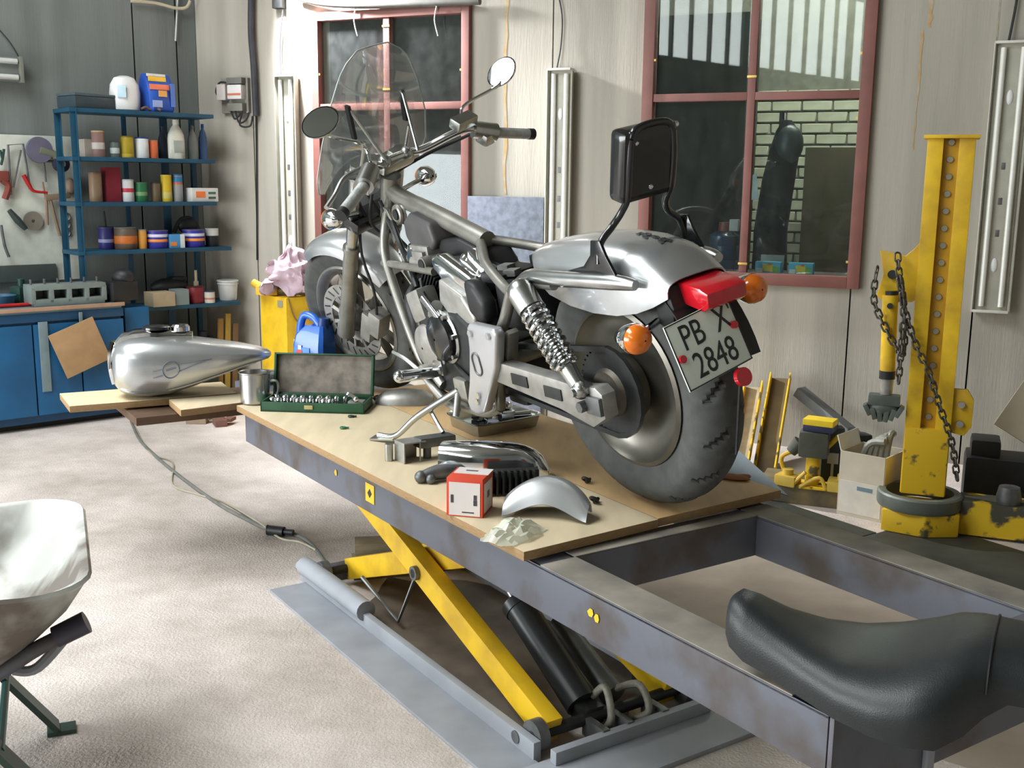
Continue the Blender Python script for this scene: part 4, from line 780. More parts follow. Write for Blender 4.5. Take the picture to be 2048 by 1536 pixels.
def carton(px0, px1, lev, h, body, label, off=0.30, dep=0.09, rot=0.0, cat='box', panels=()):
    p = shelf_pt((px0 + px1) / 2, lev, off); w = (LWp(px1, 400, off) - LWp(px0, 400, off)).length
    t = thing('carton', label, cat, p); Rr = RL @ rz3(rot)
    b = BM(); bx(b, p + Z * h / 2, (w, dep, h), Rr, bev=0.003); obj('carton_body', b, cm(body, rough=0.7), t)
    for (x0, x1, z0, z1, c) in panels:
        b = BM(); bx(b, p + Rr @ Vector(((x0 + x1 - 1) / 2 * w, -dep / 2 - 0.0008, 0)) + Z * (h * (z0 + z1) / 2), ((x1 - x0) * w, 0.0016, (z1 - z0) * h), Rr); obj('printed_panel', b, cm(c, rough=0.7), t)
    return t
# top board
p = shelf_pt(184, 0, 0.27); t = thing('plastic_case', 'flat dark plastic case lying on the top shelf board', 'case', p)
b = BM(); bx(b, p + Z * 0.035, (0.26, 0.20, 0.07), RL @ rz3(0.2), bev=0.012); obj('case_base', b, cm((52, 66, 72)), t)
b = BM(); bx(b, p + Z * 0.078, (0.262, 0.202, 0.016), RL @ rz3(0.2), bev=0.006); obj('case_lid', b, cm((70, 86, 92)), t)
p = shelf_pt(261, 0, 0.30); t = thing('plastic_jug', 'white plastic jug standing on the top shelf board beside the blue packet', 'jug', p)
b = BM(); rs = []
for q, hh in ((0.85, 0.0), (0.95, 0.03), (1.0, 0.5), (0.92, 0.75), (0.66, 0.94), (0.3, 1.0)): rs.append([p + WL * (0.092 * q * cos(2 * pi * i / 22)) + NL * (0.072 * q * sin(2 * pi * i / 22)) + Z * (0.205 * hh) for i in range(22)])
rings(b, rs); obj('jug_body', b, white, t)
b = BM(); bx(b, p - NL * 0.067 - WL * 0.045 + Z * 0.11, (0.05, 0.012, 0.07), RL @ rz3(-0.5), bev=0.003); obj('jug_label', b, cm((188, 216, 228)), t)
p = shelf_pt(322, 0, 0.30); t = thing('detergent_packet', 'tall blue packet with a yellow and orange front on the top shelf board', 'packet', p)
h = hgt(320, 138, 214, 0.30); w = 0.165; b = BM(); rs = []
for q, dq, hh in ((0.92, 0.075, 0.0), (0.98, 0.085, 0.08), (1.0, 0.08, 0.5), (1.02, 0.05, 0.85), (1.04, 0.012, 1.0)): rs.append([p + RL @ rz3(0.1) @ Vector((a * w / 2 * q, c * dq, 0)) + Z * h * hh for a, c in ((-1, -0.8), (-0.8, -1), (0.8, -1), (1, -0.8), (1, 0.8), (0.8, 1), (-0.8, 1), (-1, 0.8))])
rings(b, rs); obj('packet_body', b, cm((40, 84, 176), rough=0.5), t)
for (x0, x1, z0, z1, c) in ((-0.95, 0.55, 0.93, 1.0, (226, 226, 222)), (-0.9, 0.5, 0.80, 0.92, (244, 196, 60)), (-0.95, 0.6, 0.58, 0.72, (238, 130, 96)), (-0.35, 0.3, 0.40, 0.56, (232, 170, 90)), (-0.85, -0.1, 0.12, 0.30, (150, 170, 215)), (0.62, 0.95, 0.15, 0.75, (86, 120, 196))):
    zz = (z0 + z1) / 2; dd = 0.084 - 0.034 * max(0, zz - 0.5) / 0.35 - 0.02 * max(0, zz - 0.85); b = BM(); bx(b, p + RL @ rz3(0.1) @ Vector(((x0 + x1) / 2 * w / 2, -max(dd, 0.02) - 0.003, 0)) + Z * h * zz, ((x1 - x0) * w / 2, 0.005, (z1 - z0) * h), RL @ rz3(0.1) @ Matrix.Rotation(-0.12 if zz > 0.5 else 0, 3, 'X')); obj('printed_panel', b, cm(c, rough=0.5), t)
b = BM(); rnd = random.Random(5); tube(b, [shelf_pt(292 + 9 * i, 0, 0.37) + Z * (0.012 + 0.012 * (i % 2)) for i in range(4)] + [shelf_pt(330, 0, 0.40) + Z * 0.01], 0.008, 8); solo('twine_bundle', b, cm((120, 92, 70), rough=0.9), 'brown twine bundle at the front of the top shelf board', 'twine')
# second board
carton(170, 189, 1, 0.105, (166, 158, 146), 'pale grey box at the left end of the second shelf board', off=0.24)
tin(191, 215, 1, 0.155, (150, 118, 110), 'brown jar with a tan lid on the second shelf board', 'jar', (206, 178, 140), [(0.3, 0.55, (206, 200, 192))], name='glass_jar')
tin(226, 244, 1, 0.095, (96, 110, 104), 'small grey green pot with white label on the second shelf board', 'pot', (70, 74, 72), [(0.25, 0.6, (206, 214, 212))], name='small_pot')
tin(248, 272, 1, 0.130, (176, 152, 34), 'mustard yellow tin on the second shelf board', 'can', (120, 112, 40), [(0.02, 0.18, (196, 170, 60))])
tin(277, 302, 1, 0.125, (224, 226, 226), 'white pot with a blue lid on the second shelf board', 'pot', (52, 70, 140), name='small_pot')
tin(304, 320, 1, 0.110, (226, 112, 66), 'narrow orange tin on the second shelf board', 'can', (220, 130, 90))
bottle(322, 341, 1, 0.20, (70, 78, 98), 'slate blue bottle at the back of the second shelf board', (60, 60, 70), off=0.18)
bottle(341, 374, 1, 0.24, (226, 226, 212), 'big white detergent bottle leaning at the front of the second shelf board', (226, 226, 216), lab=(170, 178, 168))
bottle(380, 400, 1, 0.21, (140, 146, 142), 'grey bottle near the right end of the second shelf board', (110, 116, 112), off=0.26)
bottle(402, 419, 1, 0.225, (64, 96, 140), 'blue bottle at the right end of the second shelf board', (36, 70, 150), off=0.24)
# third board
tin(180, 205, 2, 0.175, (142, 118, 92), 'tan spray can at the left end of the third shelf board', 'can', (128, 96, 76), name='spray_can')
carton(209, 239, 2, 0.205, (128, 32, 48), 'upright dark red box on the third shelf board', off=0.28, dep=0.08)
tin(244, 268, 2, 0.135, (220, 222, 220), 'white can with a red mark on the third shelf board', 'can', (196, 198, 196), [(0.42, 0.6, (196, 62, 76))])
tin(271, 295, 2, 0.118, (36, 112, 66), 'green can on the third shelf board', 'can', (70, 120, 86), [(0.3, 0.5, (120, 160, 110))])
tin(304, 321, 2, 0.115, (110, 96, 70), 'brown can on the third shelf board', 'can', (80, 74, 60))
tin(324, 344, 2, 0.165, (222, 190, 44), 'shiny golden yellow can on the third shelf board', 'can', (230, 200, 70), [(0.1, 0.35, (214, 200, 110))])
tin(347, 366, 2, 0.170, (160, 160, 158), 'grey can with a blue top and orange stripe on the third shelf board', 'can', (54, 126, 178), [(0.62, 0.7, (222, 110, 70)), (0.7, 0.9, (60, 130, 180))])
carton(378, 430, 2, 0.085, (206, 206, 200), 'low white box with an orange patch at the right of the third shelf board', off=0.33, dep=0.10, panels=((0.15, 0.5, 0.3, 0.75, (226, 120, 60)), (0.62, 0.9, 0.55, 0.72, (60, 110, 90)), (0.62, 0.9, 0.2, 0.36, (60, 90, 80))))
# fourth board
tin(193, 224, 3, 0.135, (44, 44, 110), 'dark blue can at the left end of the fourth shelf board', 'can', (60, 60, 100), [(0.3, 0.45, (150, 150, 190))], off=0.25)
tin(225, 269, 3, 0.135, (96, 80, 66), 'wide brown can with an orange band on the fourth shelf board', 'can', (90, 100, 96), [(0.25, 0.6, (190, 106, 40))], off=0.30)
tin(272, 289, 3, 0.118, (224, 160, 70), 'slim orange tin on the fourth shelf board', 'can', (150, 150, 140), off=0.32)
for a, c_, lab in ((290, 331, 'blue can with an orange swoosh beside the slim orange tin'), (363, 404, 'blue can with an orange swoosh beside the small black and white tub')):
    tin(a, c_, 3, 0.112, (54, 50, 146), lab, 'can', (90, 90, 130), [(0.35, 0.5, (230, 140, 50)), (0.62, 0.78, (214, 214, 226))], off=0.31)
carton(332, 361, 3, 0.085, (70, 140, 190), 'light blue and white box on the fourth shelf board', off=0.34, dep=0.07, panels=((0.7, 1.0, 0.0, 1.0, (214, 218, 216)), (0.0, 0.45, 0.15, 0.45, (214, 130, 60))))
tin(409, 433, 3, 0.115, (30, 34, 36), 'small black and white tub at the right end of the fourth shelf board', 'tub', (206, 208, 200), [(0.6, 0.93, (206, 208, 200))], off=0.31, name='small_tub')
b = BM(); ball(b, shelf_pt(374, 3, 0.22) + Z * 0.13, (0.07, 0.03, 0.055), 12, 8, RL); tube(b, [shelf_pt(345, 3, 0.22) + Z * 0.09, shelf_pt(360, 3, 0.22) + Z * 0.17, shelf_pt(385, 3, 0.22) + Z * 0.165, shelf_pt(400, 3, 0.24) + Z * 0.06], 0.014, 8); cyl(b, shelf_pt(374, 3, 0.22), shelf_pt(374, 3, 0.22) + Z * 0.10, 0.03, n=14); solo('dark_bearing', b, dsteel, 'dark greasy machine part behind the blue cans on the fourth shelf board', 'machine part')
b = BM(); tube(b, [shelf_pt(212, 3, 0.2), shelf_pt(206, 3, 0.2) + Z * 0.23], 0.007, 8, k=1); bx(b, shelf_pt(212, 3, 0.2) + Z * 0.01, (0.05, 0.03, 0.02), RL, bev=0.004); solo('brush_handle', b, dsteel, 'thin dark handle rising behind the dark blue can', 'handle')
# bottom board
carton(287, 332, 4, 0.088, (178, 162, 132), 'tan cardboard box on the lowest shelf board', off=0.36, dep=0.14)
carton(335, 363, 4, 0.098, (126, 140, 140), 'grey blue box beside the tan box on the lowest shelf board', off=0.36, dep=0.10)
b = BM(); p = shelf_pt(330, 4, 0.2); ball(b, p + Z * 0.10, (0.13, 0.07, 0.06), 14, 8, RL); cyl(b, p, p + Z * 0.08, 0.06, n=14); bx(b, p + WL * 0.06 + Z * 0.15, (0.1, 0.07, 0.03), RL, bev=0.008); solo('black_motor', b, black, 'black motor lump behind the tan box on the lowest shelf board', 'motor')
tin(366, 399, 4, 0.11, (120, 30, 38), 'dark red tin with a brush in it on the lowest shelf board', 'can', (70, 30, 32), off=0.34)
b = BM(); q = shelf_pt(385, 4, 0.34); tube(b, [q + Z * 0.111, q + Z * 0.21], 0.009, 8, k=1); bx(b, q + Z * 0.125, (0.03, 0.012, 0.03), RL, bev=0.003); solo('paint_brush', b, cm((170, 160, 136)), 'pale wooden brush standing on the dark red tin', 'brush')
tin(401, 421, 4, 0.075, (206, 200, 192), 'small white tin with a copper stripe beside the white bucket', 'can', (60, 70, 84), [(0.3, 0.45, (190, 120, 90))], off=0.38)
p = shelf_pt(449, 4, 0.30); t = thing('bucket', 'white plastic bucket at the right end of the lowest shelf board', 'bucket', p)
b = BM(); lathe(b, [(0.002, 0.0), (0.052, 0.0), (0.056, 0.01), (0.066, 0.13), (0.064, 0.13), (0.052, 0.012), (0.002, 0.010)], p, n=26); obj('bucket_body', b, cm((216, 218, 214)), t)
b = BM(); torus(b, p + Z * 0.128, 0.067, 0.005, n=26, m=8); torus(b, p + Z * 0.108, 0.066, 0.003, n=26, m=6); obj('bucket_rim', b, cm((226, 228, 224)), t)
# below the lowest board: timber offcuts standing on the floor
for px, tp, col in ((428, 0.52, (150, 112, 52)), (443, 0.55, (172, 140, 60)), (458, 0.48, (120, 92, 60))):
    b = BM(); q = LWp(px, 400, 0.34); q.z = 0.0; bx(b, q + Z * tp / 2, (0.035, 0.02, tp), RL @ Matrix.Rotation(0.05, 3, 'Y'), bev=0.002); solo('timber_offcut', b, cm(col, rough=0.85), {428: 'brown timber strip standing below the bucket, leftmost of three', 443: 'yellowish timber strip standing below the bucket', 458: 'short dark timber strip standing below the bucket, rightmost'}[px], 'timber')
b = BM(); q = LWp(305, 400, 0.28); bx(b, Vector((q.x, q.y, 0.16)), (0.28, 0.2, 0.32), RL @ rz3(0.1), bev=0.02); solo('dark_crate', b, cm((40, 52, 56), rough=0.7), 'dark crate on the floor below the shelf unit', 'crate')
b = BM(); q = LWp(395, 400, 0.30); bx(b, Vector((q.x, q.y, 0.20)), (0.14, 0.14, 0.40), RL @ rz3(-0.1), bev=0.02); cyl(b, Vector((q.x, q.y, 0.39)), Vector((q.x, q.y, 0.44)), 0.03, n=14); solo('dark_canister', b, cm((36, 42, 44), rough=0.6), 'dark canister on the floor under the dark red tin', 'canister')
# ------------------------------------------------------------------ work bench
BO = 0.62; zb = 0.70; sb0 = ls(-260, 600, BO); sb1 = ls(246, 600, BO)
bench = thing('workbench', 'blue workbench with a timber edged top under the tool board', 'workbench', lw((sb0 + sb1) / 2, 0, 0.33))
def ell(o1, o0): return [(sb0, DL - o1), (sb1 - 0.01, DL - o1), (sb1 - 0.01, DL - 0.43), (s_l - 0.05, DL - 0.43), (s_l - 0.05, DL - o0), (sb0, DL - o0)]
b = BM(); prism(b, ell(BO, 0.03), (0, 0, zb - 0.03), WL, NL, (0, 0, 0.03), bev=0.003); obj('bench_top', b, cm((96, 120, 128), rough=0.5), bench)
b = BM(); bx(b, lw((sb0 + sb1) / 2, zb - 0.008, BO + 0.006), (sb1 - sb0 + 0.01, 0.012, 0.022), RL, bev=0.003); obj('timber_edging', b, cm((176, 140, 116)), bench)
b = BM(); bx(b, lw((sb0 + sb1) / 2, zb - 0.055, BO - 0.012), (sb1 - sb0, 0.02, 0.05), RL, bev=0.003); obj('apron', b, cm((24, 70, 104)), bench)
nd = 5; wdt = (sb1 - sb0) / nd
for i in range(nd):
    b = BM(); bx(b, lw(sb0 + wdt * (i + 0.5), 0.345, BO - 0.012), (wdt - 0.008, 0.02, 0.52), RL, bev=0.004); obj('bench_door', b, blue, bench)
b = BM(); prism(b, ell(BO - 0.024, 0.05), (0, 0, 0.04), WL, NL, (0, 0, zb - 0.071), bev=0.003); obj('bench_body', b, cm((24, 70, 104)), bench)
b = BM(); prism(b, ell(BO - 0.09, 0.1), (0, 0, 0.0), WL, NL, (0, 0, 0.04)); obj('plinth', b, black, bench)
for px, w, z0, z1 in ((85, 0.05, 0.22, 0.62), (162, 0.02, 0.50, 0.66)):
    b = BM(); bx(b, lw(ls(px, 650, BO), (z0 + z1) / 2, BO + 0.004), (w, 0.008, z1 - z0), RL, bev=0.002); obj('steel_strap', b, cm((120, 138, 142), rough=0.5), bench)
# cabinet block to its right, half hidden by the tank
b = BM(); bx(b, lw(ls(272, 640, 0.55), 0.33, 0.50), (0.15, 0.14, 0.66), RL, bev=0.006); solo('side_cabinet', b, blue, 'narrow blue cabinet standing at the right end of the workbench', 'cabinet')
b = BM(); b_ = LWp(160, 695, BO + 0.045); bx(b, Vector((b_.x, b_.y, b_.z)), (0.27, 0.006, 0.27), RL @ Matrix.Rotation(radians(-20), 3, 'Y'), bev=0.001); solo('cardboard_square', b, card, 'square piece of brown cardboard tilted against the blue bench doors', 'cardboard')
# engine cylinder head on the bench
p = LWp(132, 597, 0.51); p.z = zb + 0.0005; t = thing('cylinder_head', 'grey four chamber cylinder head lying on the workbench', 'engine part', p)
b = BM(); bx(b, p + Z * 0.02, (0.40, 0.14, 0.04), RL, bev=0.006); bx(b, p + Z * 0.105, (0.42, 0.14, 0.03), RL, bev=0.006)
bx(b, p + NL * 0.06 + Z * 0.06, (0.42, 0.03, 0.12), RL, bev=0.005)
for i in range(5): bx(b, p + WL * (-0.20 + 0.1 * i) + Z * 0.06, (0.026, 0.14, 0.09), RL, bev=0.005)
obj('head_casting', b, cm((134, 146, 142), rough=0.5, metal=0.3), t)
for i in range(6): b = BM(); cyl(b, p + WL * (-0.19 + 0.075 * i) + Z * 0.118, p + WL * (-0.19 + 0.075 * i) + Z * 0.15, 0.007, n=8); obj('stud', b, steel, t)
b = BM(); p = LWp(241, 588, 0.525); p.z = zb + 0.0005; bx(b, p + Z * 0.06, (0.17, 0.12, 0.12), RL @ rz3(0.2), bev=0.02); ball(b, p + Z * 0.14 + WL * 0.02, (0.07, 0.05, 0.05), 12, 8); cyl(b, p + Z * 0.05 - WL * 0.06, p + Z * 0.07 - WL * 0.10, 0.03, n=12); solo('black_gearbox', b, black, 'black gearbox lump at the right end of the workbench', 'machine part')
b = BM(); p = LWp(30, 608, 0.52); p.z = zb + 0.012; tube(b, [p - WL * 0.10, p + WL * 0.12], 0.011, 10, k=1); q = p - WL * 0.10; bx(b, q - WL * 0.025, (0.05, 0.03, 0.012), RL, bev=0.003); solo('red_handled_tool', b, red, 'red handled tool lying at the front of the workbench', 'tool')
b = BM(); p = LWp(-2, 590, 0.40); p.z = zb + 0.0005; lathe(b, [(0.002, 0), (0.07, 0), (0.09, 0.06), (0.085, 0.06), (0.066, 0.006), (0.002, 0.006)], p, n=20); solo('blue_dish', b, cm((52, 96, 128)), 'blue dish on the workbench at the picture edge', 'dish')
b = BM(); p = LWp(42, 570, 0.33); p.z = zb + 0.0005; bx(b, p + Z * 0.05, (0.10, 0.09, 0.10), RL @ rz3(0.4), bev=0.02); cyl(b, p + Z * 0.1, p + Z * 0.14, 0.02, n=12); solo('green_pump', b, cm((30, 60, 52)), 'dark green pump left of the cylinder head', 'pump')
# ------------------------------------------------------------------ tool board
b0 = ls(-200, 400); b1 = ls(150, 400) ; zt1 = LWp(70, 271).z; zt0 = LWp(100, 560).z
tb = thing('tool_board', 'white board of hanging tools on the wall above the workbench', 'tool board', lw((b0 + b1) / 2, zt0, 0.012))
b = BM(); bx(b, lw((b0 + b1) / 2, (zt0 + zt1) / 2, 0.012), (b1 - b0, 0.014, zt1 - zt0), RL, bev=0.002); obj('board', b, cm((206, 210, 198), rough=0.6), tb)
b = BM(); bx(b, lw((b0 + ls(108, 530)) / 2, LWp(60, 545).z, 0.03), (ls(108, 530) - b0, 0.02, 0.10), RL, bev=0.004); obj('lower_rack', b, cm((70, 78, 76)), tb)
def W_(px, py, off=0.055): return LWp(px, py, off)
def tool(name, label, cat, build, mat): b = BM(); build(b); return solo(name, b, mat, label, cat)
def hacksaw(b): tube(b, [W_(22, 390), W_(16, 290), W_(46, 288), W_(60, 378)], 0.007, 8, k=1); tube(b, [W_(27, 375), W_(42, 300)], 0.005, 6, k=1)
tool('hacksaw', 'grey hacksaw frame hanging on the tool board', 'saw', hacksaw, steel)
tool('red_cutter', 'red handled cutter hanging at the lower end of the hacksaw', 'cutter', lambda b: tube(b, [W_(47, 350, 0.06), W_(57, 368, 0.06), W_(68, 382, 0.06), W_(95, 385, 0.06)], [0.013, 0.013, 0.009, 0.007], 8), red)
p = W_(78, 300, 0.07); t = thing('angle_grinder', 'angle grinder with a dark guard hanging on the tool board', 'grinder', p)
b = BM(); lathe(b, [(0.003, -0.02), (0.075, -0.02), (0.078, 0.0), (0.07, 0.018), (0.003, 0.02)], p, NL, 24); obj('guard', b, cm((104, 100, 118)), t)
b = BM(); tube(b, [p, W_(108, 310, 0.07), W_(120, 325, 0.07)], [0.03, 0.026, 0.024], 12); obj('grinder_body', b, cm((120, 124, 104)), t)
b = BM(); q = W_(122, 328, 0.075); lathe(b, [(0.003, -0.02), (0.048, -0.018), (0.05, 0.012), (0.02, 0.02), (0.003, 0.022)], q, -NL, 20); obj('wheel', b, cm((44, 48, 66)), t)
b = BM(); lathe(b, [(0.003, 0.0), (0.02, 0.0), (0.02, 0.006), (0.003, 0.008)], q - NL * 0.022, -NL, 14); obj('wheel_nut', b, alu, t)
tool('hand_hammer', 'long handled hammer hanging on the tool board', 'hammer', lambda b: (tube(b, [W_(100, 396), W_(108, 430), W_(120, 472)], 0.011, 8, k=1), bx(b, W_(115, 393), (0.15, 0.03, 0.035), RL @ Matrix.Rotation(-0.1, 3, 'Y'), bev=0.008), ball(b, W_(140, 372), (0.035, 0.02, 0.05), 10, 7)), cm((130, 112, 92)))
tool('steel_rod', 'thin steel rod hanging under the grinder', 'rod', lambda b: (tube(b, [W_(87, 318), W_(92, 364)], 0.006, 8, k=1), tube(b, [W_(74, 320), W_(104, 323)], 0.008, 8, k=1)), steel)
tool('file', 'brown file hanging left of the hammer', 'file', lambda b: (tube(b, [W_(92, 385), W_(95, 450)], 0.009, 8, k=1), tube(b, [W_(85, 364), W_(90, 390)], 0.006, 8, k=1)), cm((140, 110, 92)))
tool('grinding_disc', 'round grey grinding disc hanging on the tool board', 'disc', lambda b: lathe(b, [(0.010, 0), (0.058, 0), (0.058, 0.006), (0.010, 0.006), (0.010, 0)], W_(66, 442, 0.03), -NL, 26), cm((130, 122, 110)))
tool('wire_brush', 'black wire brush hanging left of the grinding disc', 'brush', lambda b: (tube(b, [W_(18, 420), W_(35, 440), W_(52, 458)], [0.014, 0.022, 0.014], 8)), cm((52, 64, 60)))
tool('red_clamp', 'dark red clamp hanging at the left edge of the picture', 'clamp', lambda b: (bx(b, W_(4, 352, 0.05), (0.07, 0.04, 0.06), RL, bev=0.01), tube(b, [W_(4, 360, 0.05), W_(17, 372, 0.05), W_(10, 398, 0.05)], 0.02, 8)), cm((124, 60, 50)))
def rngs(b):
    for i, y in enumerate((434, 450, 466)): torus(b, W_(133, y, 0.03), 0.022, 0.006, NL, 18, 7)
    tube(b, [W_(133, 434, 0.03) - WL * 0.022, W_(133, 466, 0.03) - WL * 0.022], 0.005, 6, k=1)
tool('ring_spanner_set', 'three joined steel rings hanging beside the hammer', 'rings', rngs, steel)
tool('pry_bar', 'thin dark pry bar hanging at the lower left of the tool board', 'bar', lambda b: tube(b, [W_(2, 450), W_(9, 490), W_(18, 514)], 0.009, 8), steel)
tool('pliers', 'small pliers hanging near the picture edge', 'pliers', lambda b: (tube(b, [W_(0, 300), W_(5, 318)], 0.008, 8, k=1), tube(b, [W_(8, 298), W_(5, 318), W_(2, 330)], 0.008, 8, k=1)), cm((40, 66, 60)))
# wall lamp at the picture's left edge, hung on a wire
p = LWp(10, 135, 0.06); t = thing('strip_lamp', 'unlit strip lamp on the left wall, cut by the picture edge', 'lamp', p)
b = BM(); e0 = WL.dot(LWp(44, 140, 0.06)); bx(b, lw(e0 - 0.62, LWp(40, 140, 0.06).z, 0.03), (1.24, 0.05, 0.14), RL, bev=0.006); obj('housing', b, cm((132, 138, 134)), t)
for dz in (0.045, -0.045): b = BM(); cyl(b, lw(e0 - 1.2, LWp(40, 140, 0.06).z + dz, 0.075), lw(e0 - 0.03, LWp(40, 140, 0.06).z + dz, 0.075), 0.016, n=14); obj('lamp_tube', b, cm((196, 200, 194)), t)
b = BM(); bx(b, lw(e0 - 0.01, LWp(40, 140, 0.06).z, 0.065), (0.02, 0.06, 0.15), RL, bev=0.004); obj('end_cap', b, cm((120, 122, 112)), t)
b = BM(); tube(b, [LWp(42, 122, 0.03), LWp(20, 85, 0.02), LWp(-10, 50, 0.015)], 0.004, 6); obj('hanging_wire', b, cable_m, t)
# ------------------------------------------------------------------ yellow cabinet with rag, and what lies on it
cf = onz(572, 596, 0.745); cyc = Vector((cf.x, cf.y, 0)); sc_ = cyc.normalized() * 0.0
dl = (onz(507, 590, 0.745) - cf); dr = (onz(634, 589, 0.745) - cf); dl.z = 0; dr.z = 0
k = 6.35 / cf.y; zc = EYE.z + (0.745 - EYE.z) * 1.0
nl_ = Vector((-0.72, 0.69, 0)).normalized() * 0.27; nr_ = Vector((0.66, 0.75, 0)).normalized() * 0.27; hc = cf.z
cab = thing('yellow_cabinet', 'yellow metal cabinet on the floor behind the front wheel', 'cabinet', cyc + (nl_ + nr_) / 2)
b = BM(); prism(b, [(0, 0), (nr_.x, nr_.y), ((nl_ + nr_).x, (nl_ + nr_).y), (nl_.x, nl_.y)], cyc, (1, 0, 0), (0, 1, 0), (0, 0, hc), bev=0.006); obj('cabinet_body', b, yellow, cab)
b = BM(); nn = Vector((-nl_.y, nl_.x, 0)).normalized(); nn = nn if nn.y < 0 else -nn; bx(b, cyc + nl_ * 0.22 + Z * (hc - 0.04) + nn * 0.002, (0.05, 0.003, 0.04), R3(nl_, nn), bev=0.0008); obj('rating_plate', b, cm((150, 150, 130)), cab)
b = BM(); nn2 = Vector((nr_.y, -nr_.x, 0)).normalized(); tube(b, [cyc + nr_ * 0.05 + Z * hc + nn2 * 0.006, cyc + nr_ * 0.2 + Z * (hc - 0.12) + nn2 * 0.008, cyc + nr_ * 0.55 + Z * (hc - 0.2) + nn2 * 0.008, cyc + nr_ * 0.9 + Z * (hc - 0.26) + nn2 * 0.008], 0.004, 6); obj('loose_wire', b, cm((120, 100, 60)), cab)
top = cyc + (nl_ + nr_) / 2 + Z * hc
b = BM(); g = []; rnd = random.Random(11)
for i in range(25):
    t_ = i / 24; row_ = []
    for j in range(37):
        a = 2 * pi * j / 36; r = 0.005 + 0.168 * min(1, sin(pi * (0.5 * t_ + 0.0)) * 1.15) * (1 + 0.15 * sin(3 * a + 1) + 0.11 * sin(7 * a + 5 * t_) + 0.07 * sin(11 * a)); zz = 0.27 * (1 - t_ ** 1.25) * (1 + 0.18 * sin(2 * a + 0.7) * t_) - 0.035 * sin(5 * a + 9 * t_) * t_ + 0.02 * sin(14 * t_) + 0.02; row_.append(top + Vector((r * cos(a) * 1.05 + 0.015, r * sin(a) * 0.9, max(zz, 0.004))))
    g.append(row_)
from mathutils import noise as _nz
sheet(b, g); bmesh.ops.remove_doubles(b, verts=b.verts[:], dist=1e-5); bmesh.ops.subdivide_edges(b, edges=b.edges[:], cuts=1, use_grid_fill=True); b.normal_update()
for v in b.verts:
    q = v.co - top; k = abs(_nz.noise(q * 9.0)) * 0.05 + abs(_nz.noise(q * 21.0 + Vector((3, 1, 2)))) * 0.022; lowf = min(1.0, max(0.0, q.z / 0.05)); v.co += v.normal * (k * lowf); v.co.z = max(v.co.z, top.z + 0.003)
solo('rag_bundle', b, M('pink_cloth', (196, 172, 182), rough=0.95, var=0.10, scale=9, bump=0.3, bscale=30), 'crumpled pale pink cloth bundle heaped on the yellow cabinet', 'cloth', ang=80)
p = cyc + nl_ * 0.72 + nr_ * 0.02 + Z * (hc + 0.0005); t = thing('yellow_power_tool', 'yellow power tool lying on the yellow cabinet beside the cloth', 'power tool', p)
b = BM(); tube(b, [p + Vector((-0.09, 0.02, 0.075)), p + Vector((-0.04, 0, 0.05)), p + Vector((0.02, -0.02, 0.04))], [0.022, 0.026, 0.03], 12); bx(b, p + Vector((0.0, -0.01, 0.03)), (0.13, 0.06, 0.055), bev=0.012); obj('tool_body', b, yellow, t)
b = BM(); cyl(b, p + Vector((0.07, -0.02, 0.035)), p + Vector((0.12, -0.03, 0.03)), 0.02, 0.012, 12); obj('tool_nose', b, cm((120, 110, 60)), t)

# ================================================================== THINGS ON THE LIFT TABLE
UPZ = ZT + 0.0006
# ---- fuel tank on the planks
tn = Vector((-1.485, 3.945, UPZ)); ta = Vector((0.50, 0.11, 0)).normalized(); tc_ = Vector((-ta.y, ta.x, 0)); TL = 0.575
tank = thing('fuel_tank', 'silver teardrop motorcycle fuel tank lying on the planks', 'fuel tank', tn + ta * 0.2)
SEC = [(0.0, 0.08, 0.07, 0.16), (0.015, 0.17, 0.04, 0.19), (0.05, 0.245, 0.018, 0.208), (0.12, 0.29, 0.004, 0.222), (0.22, 0.305, 0.0, 0.228), (0.35, 0.30, 0.008, 0.222), (0.5, 0.28, 0.034, 0.213), (0.65, 0.25, 0.066, 0.200), (0.8, 0.20, 0.098, 0.186), (0.92, 0.14, 0.120, 0.172), (0.98, 0.085, 0.130, 0.160), (1.0, 0.03, 0.140, 0.150)]
def tsec(t, w, z0, z1, n=28):
    r = []
    for i in range(n):
        a = 2 * pi * i / n; c, s_ = cos(a), sin(a); ex = 0.62
        yy = w / 2 * (abs(c) ** ex) * (1 if c > 0 else -1); zz = (z0 + z1) / 2 + (z1 - z0) / 2 * (abs(s_) ** ex) * (1 if s_ > 0 else -1)
        if s_ < 0: yy *= 1 - 0.16 * abs(s_)
        r.append(tn + ta * (t * TL) + tc_ * yy + Z * zz)
    return r
b = BM(); rings(b, [tsec(*q) for q in SEC]); obj('tank_shell', b, silver, tank, ang=70)
def tw_(t):
    for p0, p1 in zip(SEC[:-1], SEC[1:]):
        if t <= p1[0]: k = (t - p0[0]) / (p1[0] - p0[0]); return [p0[i] + (p1[i] - p0[i]) * k for i in (1, 2, 3)]
b = BM(); rs = []
for t in [0.004, 0.02, 0.06, 0.14, 0.24, 0.34, 0.44, 0.50]:
    w, z0, z1 = tw_(t); hw = 0.052 * (1 - 0.6 * max(0, t - 0.25) / 0.25); zz = z1 - (0.05 if t < 0.01 else 0.012 if t < 0.05 else 0)
    rs.append([tn + ta * (t * TL - (0.012 if t < 0.01 else 0)) + tc_ * y + Z * (zz + dz) for y, dz in ((-hw, -0.012), (-hw, 0.014), (-hw * 0.75, 0.022), (hw * 0.75, 0.022), (hw, 0.014), (hw, -0.012))])
rings(b, rs); con = obj('tank_console', b, chrome, tank, ang=50)
b = BM(); q = tn + ta * 0.16 + Z * 0.248; lathe(b, [(0.05, 0.0), (0.05, 0.008), (0.042, 0.012), (0.02, 0.013), (0.002, 0.013)], q, n=24); obj('console_dial', b, blackg, con)
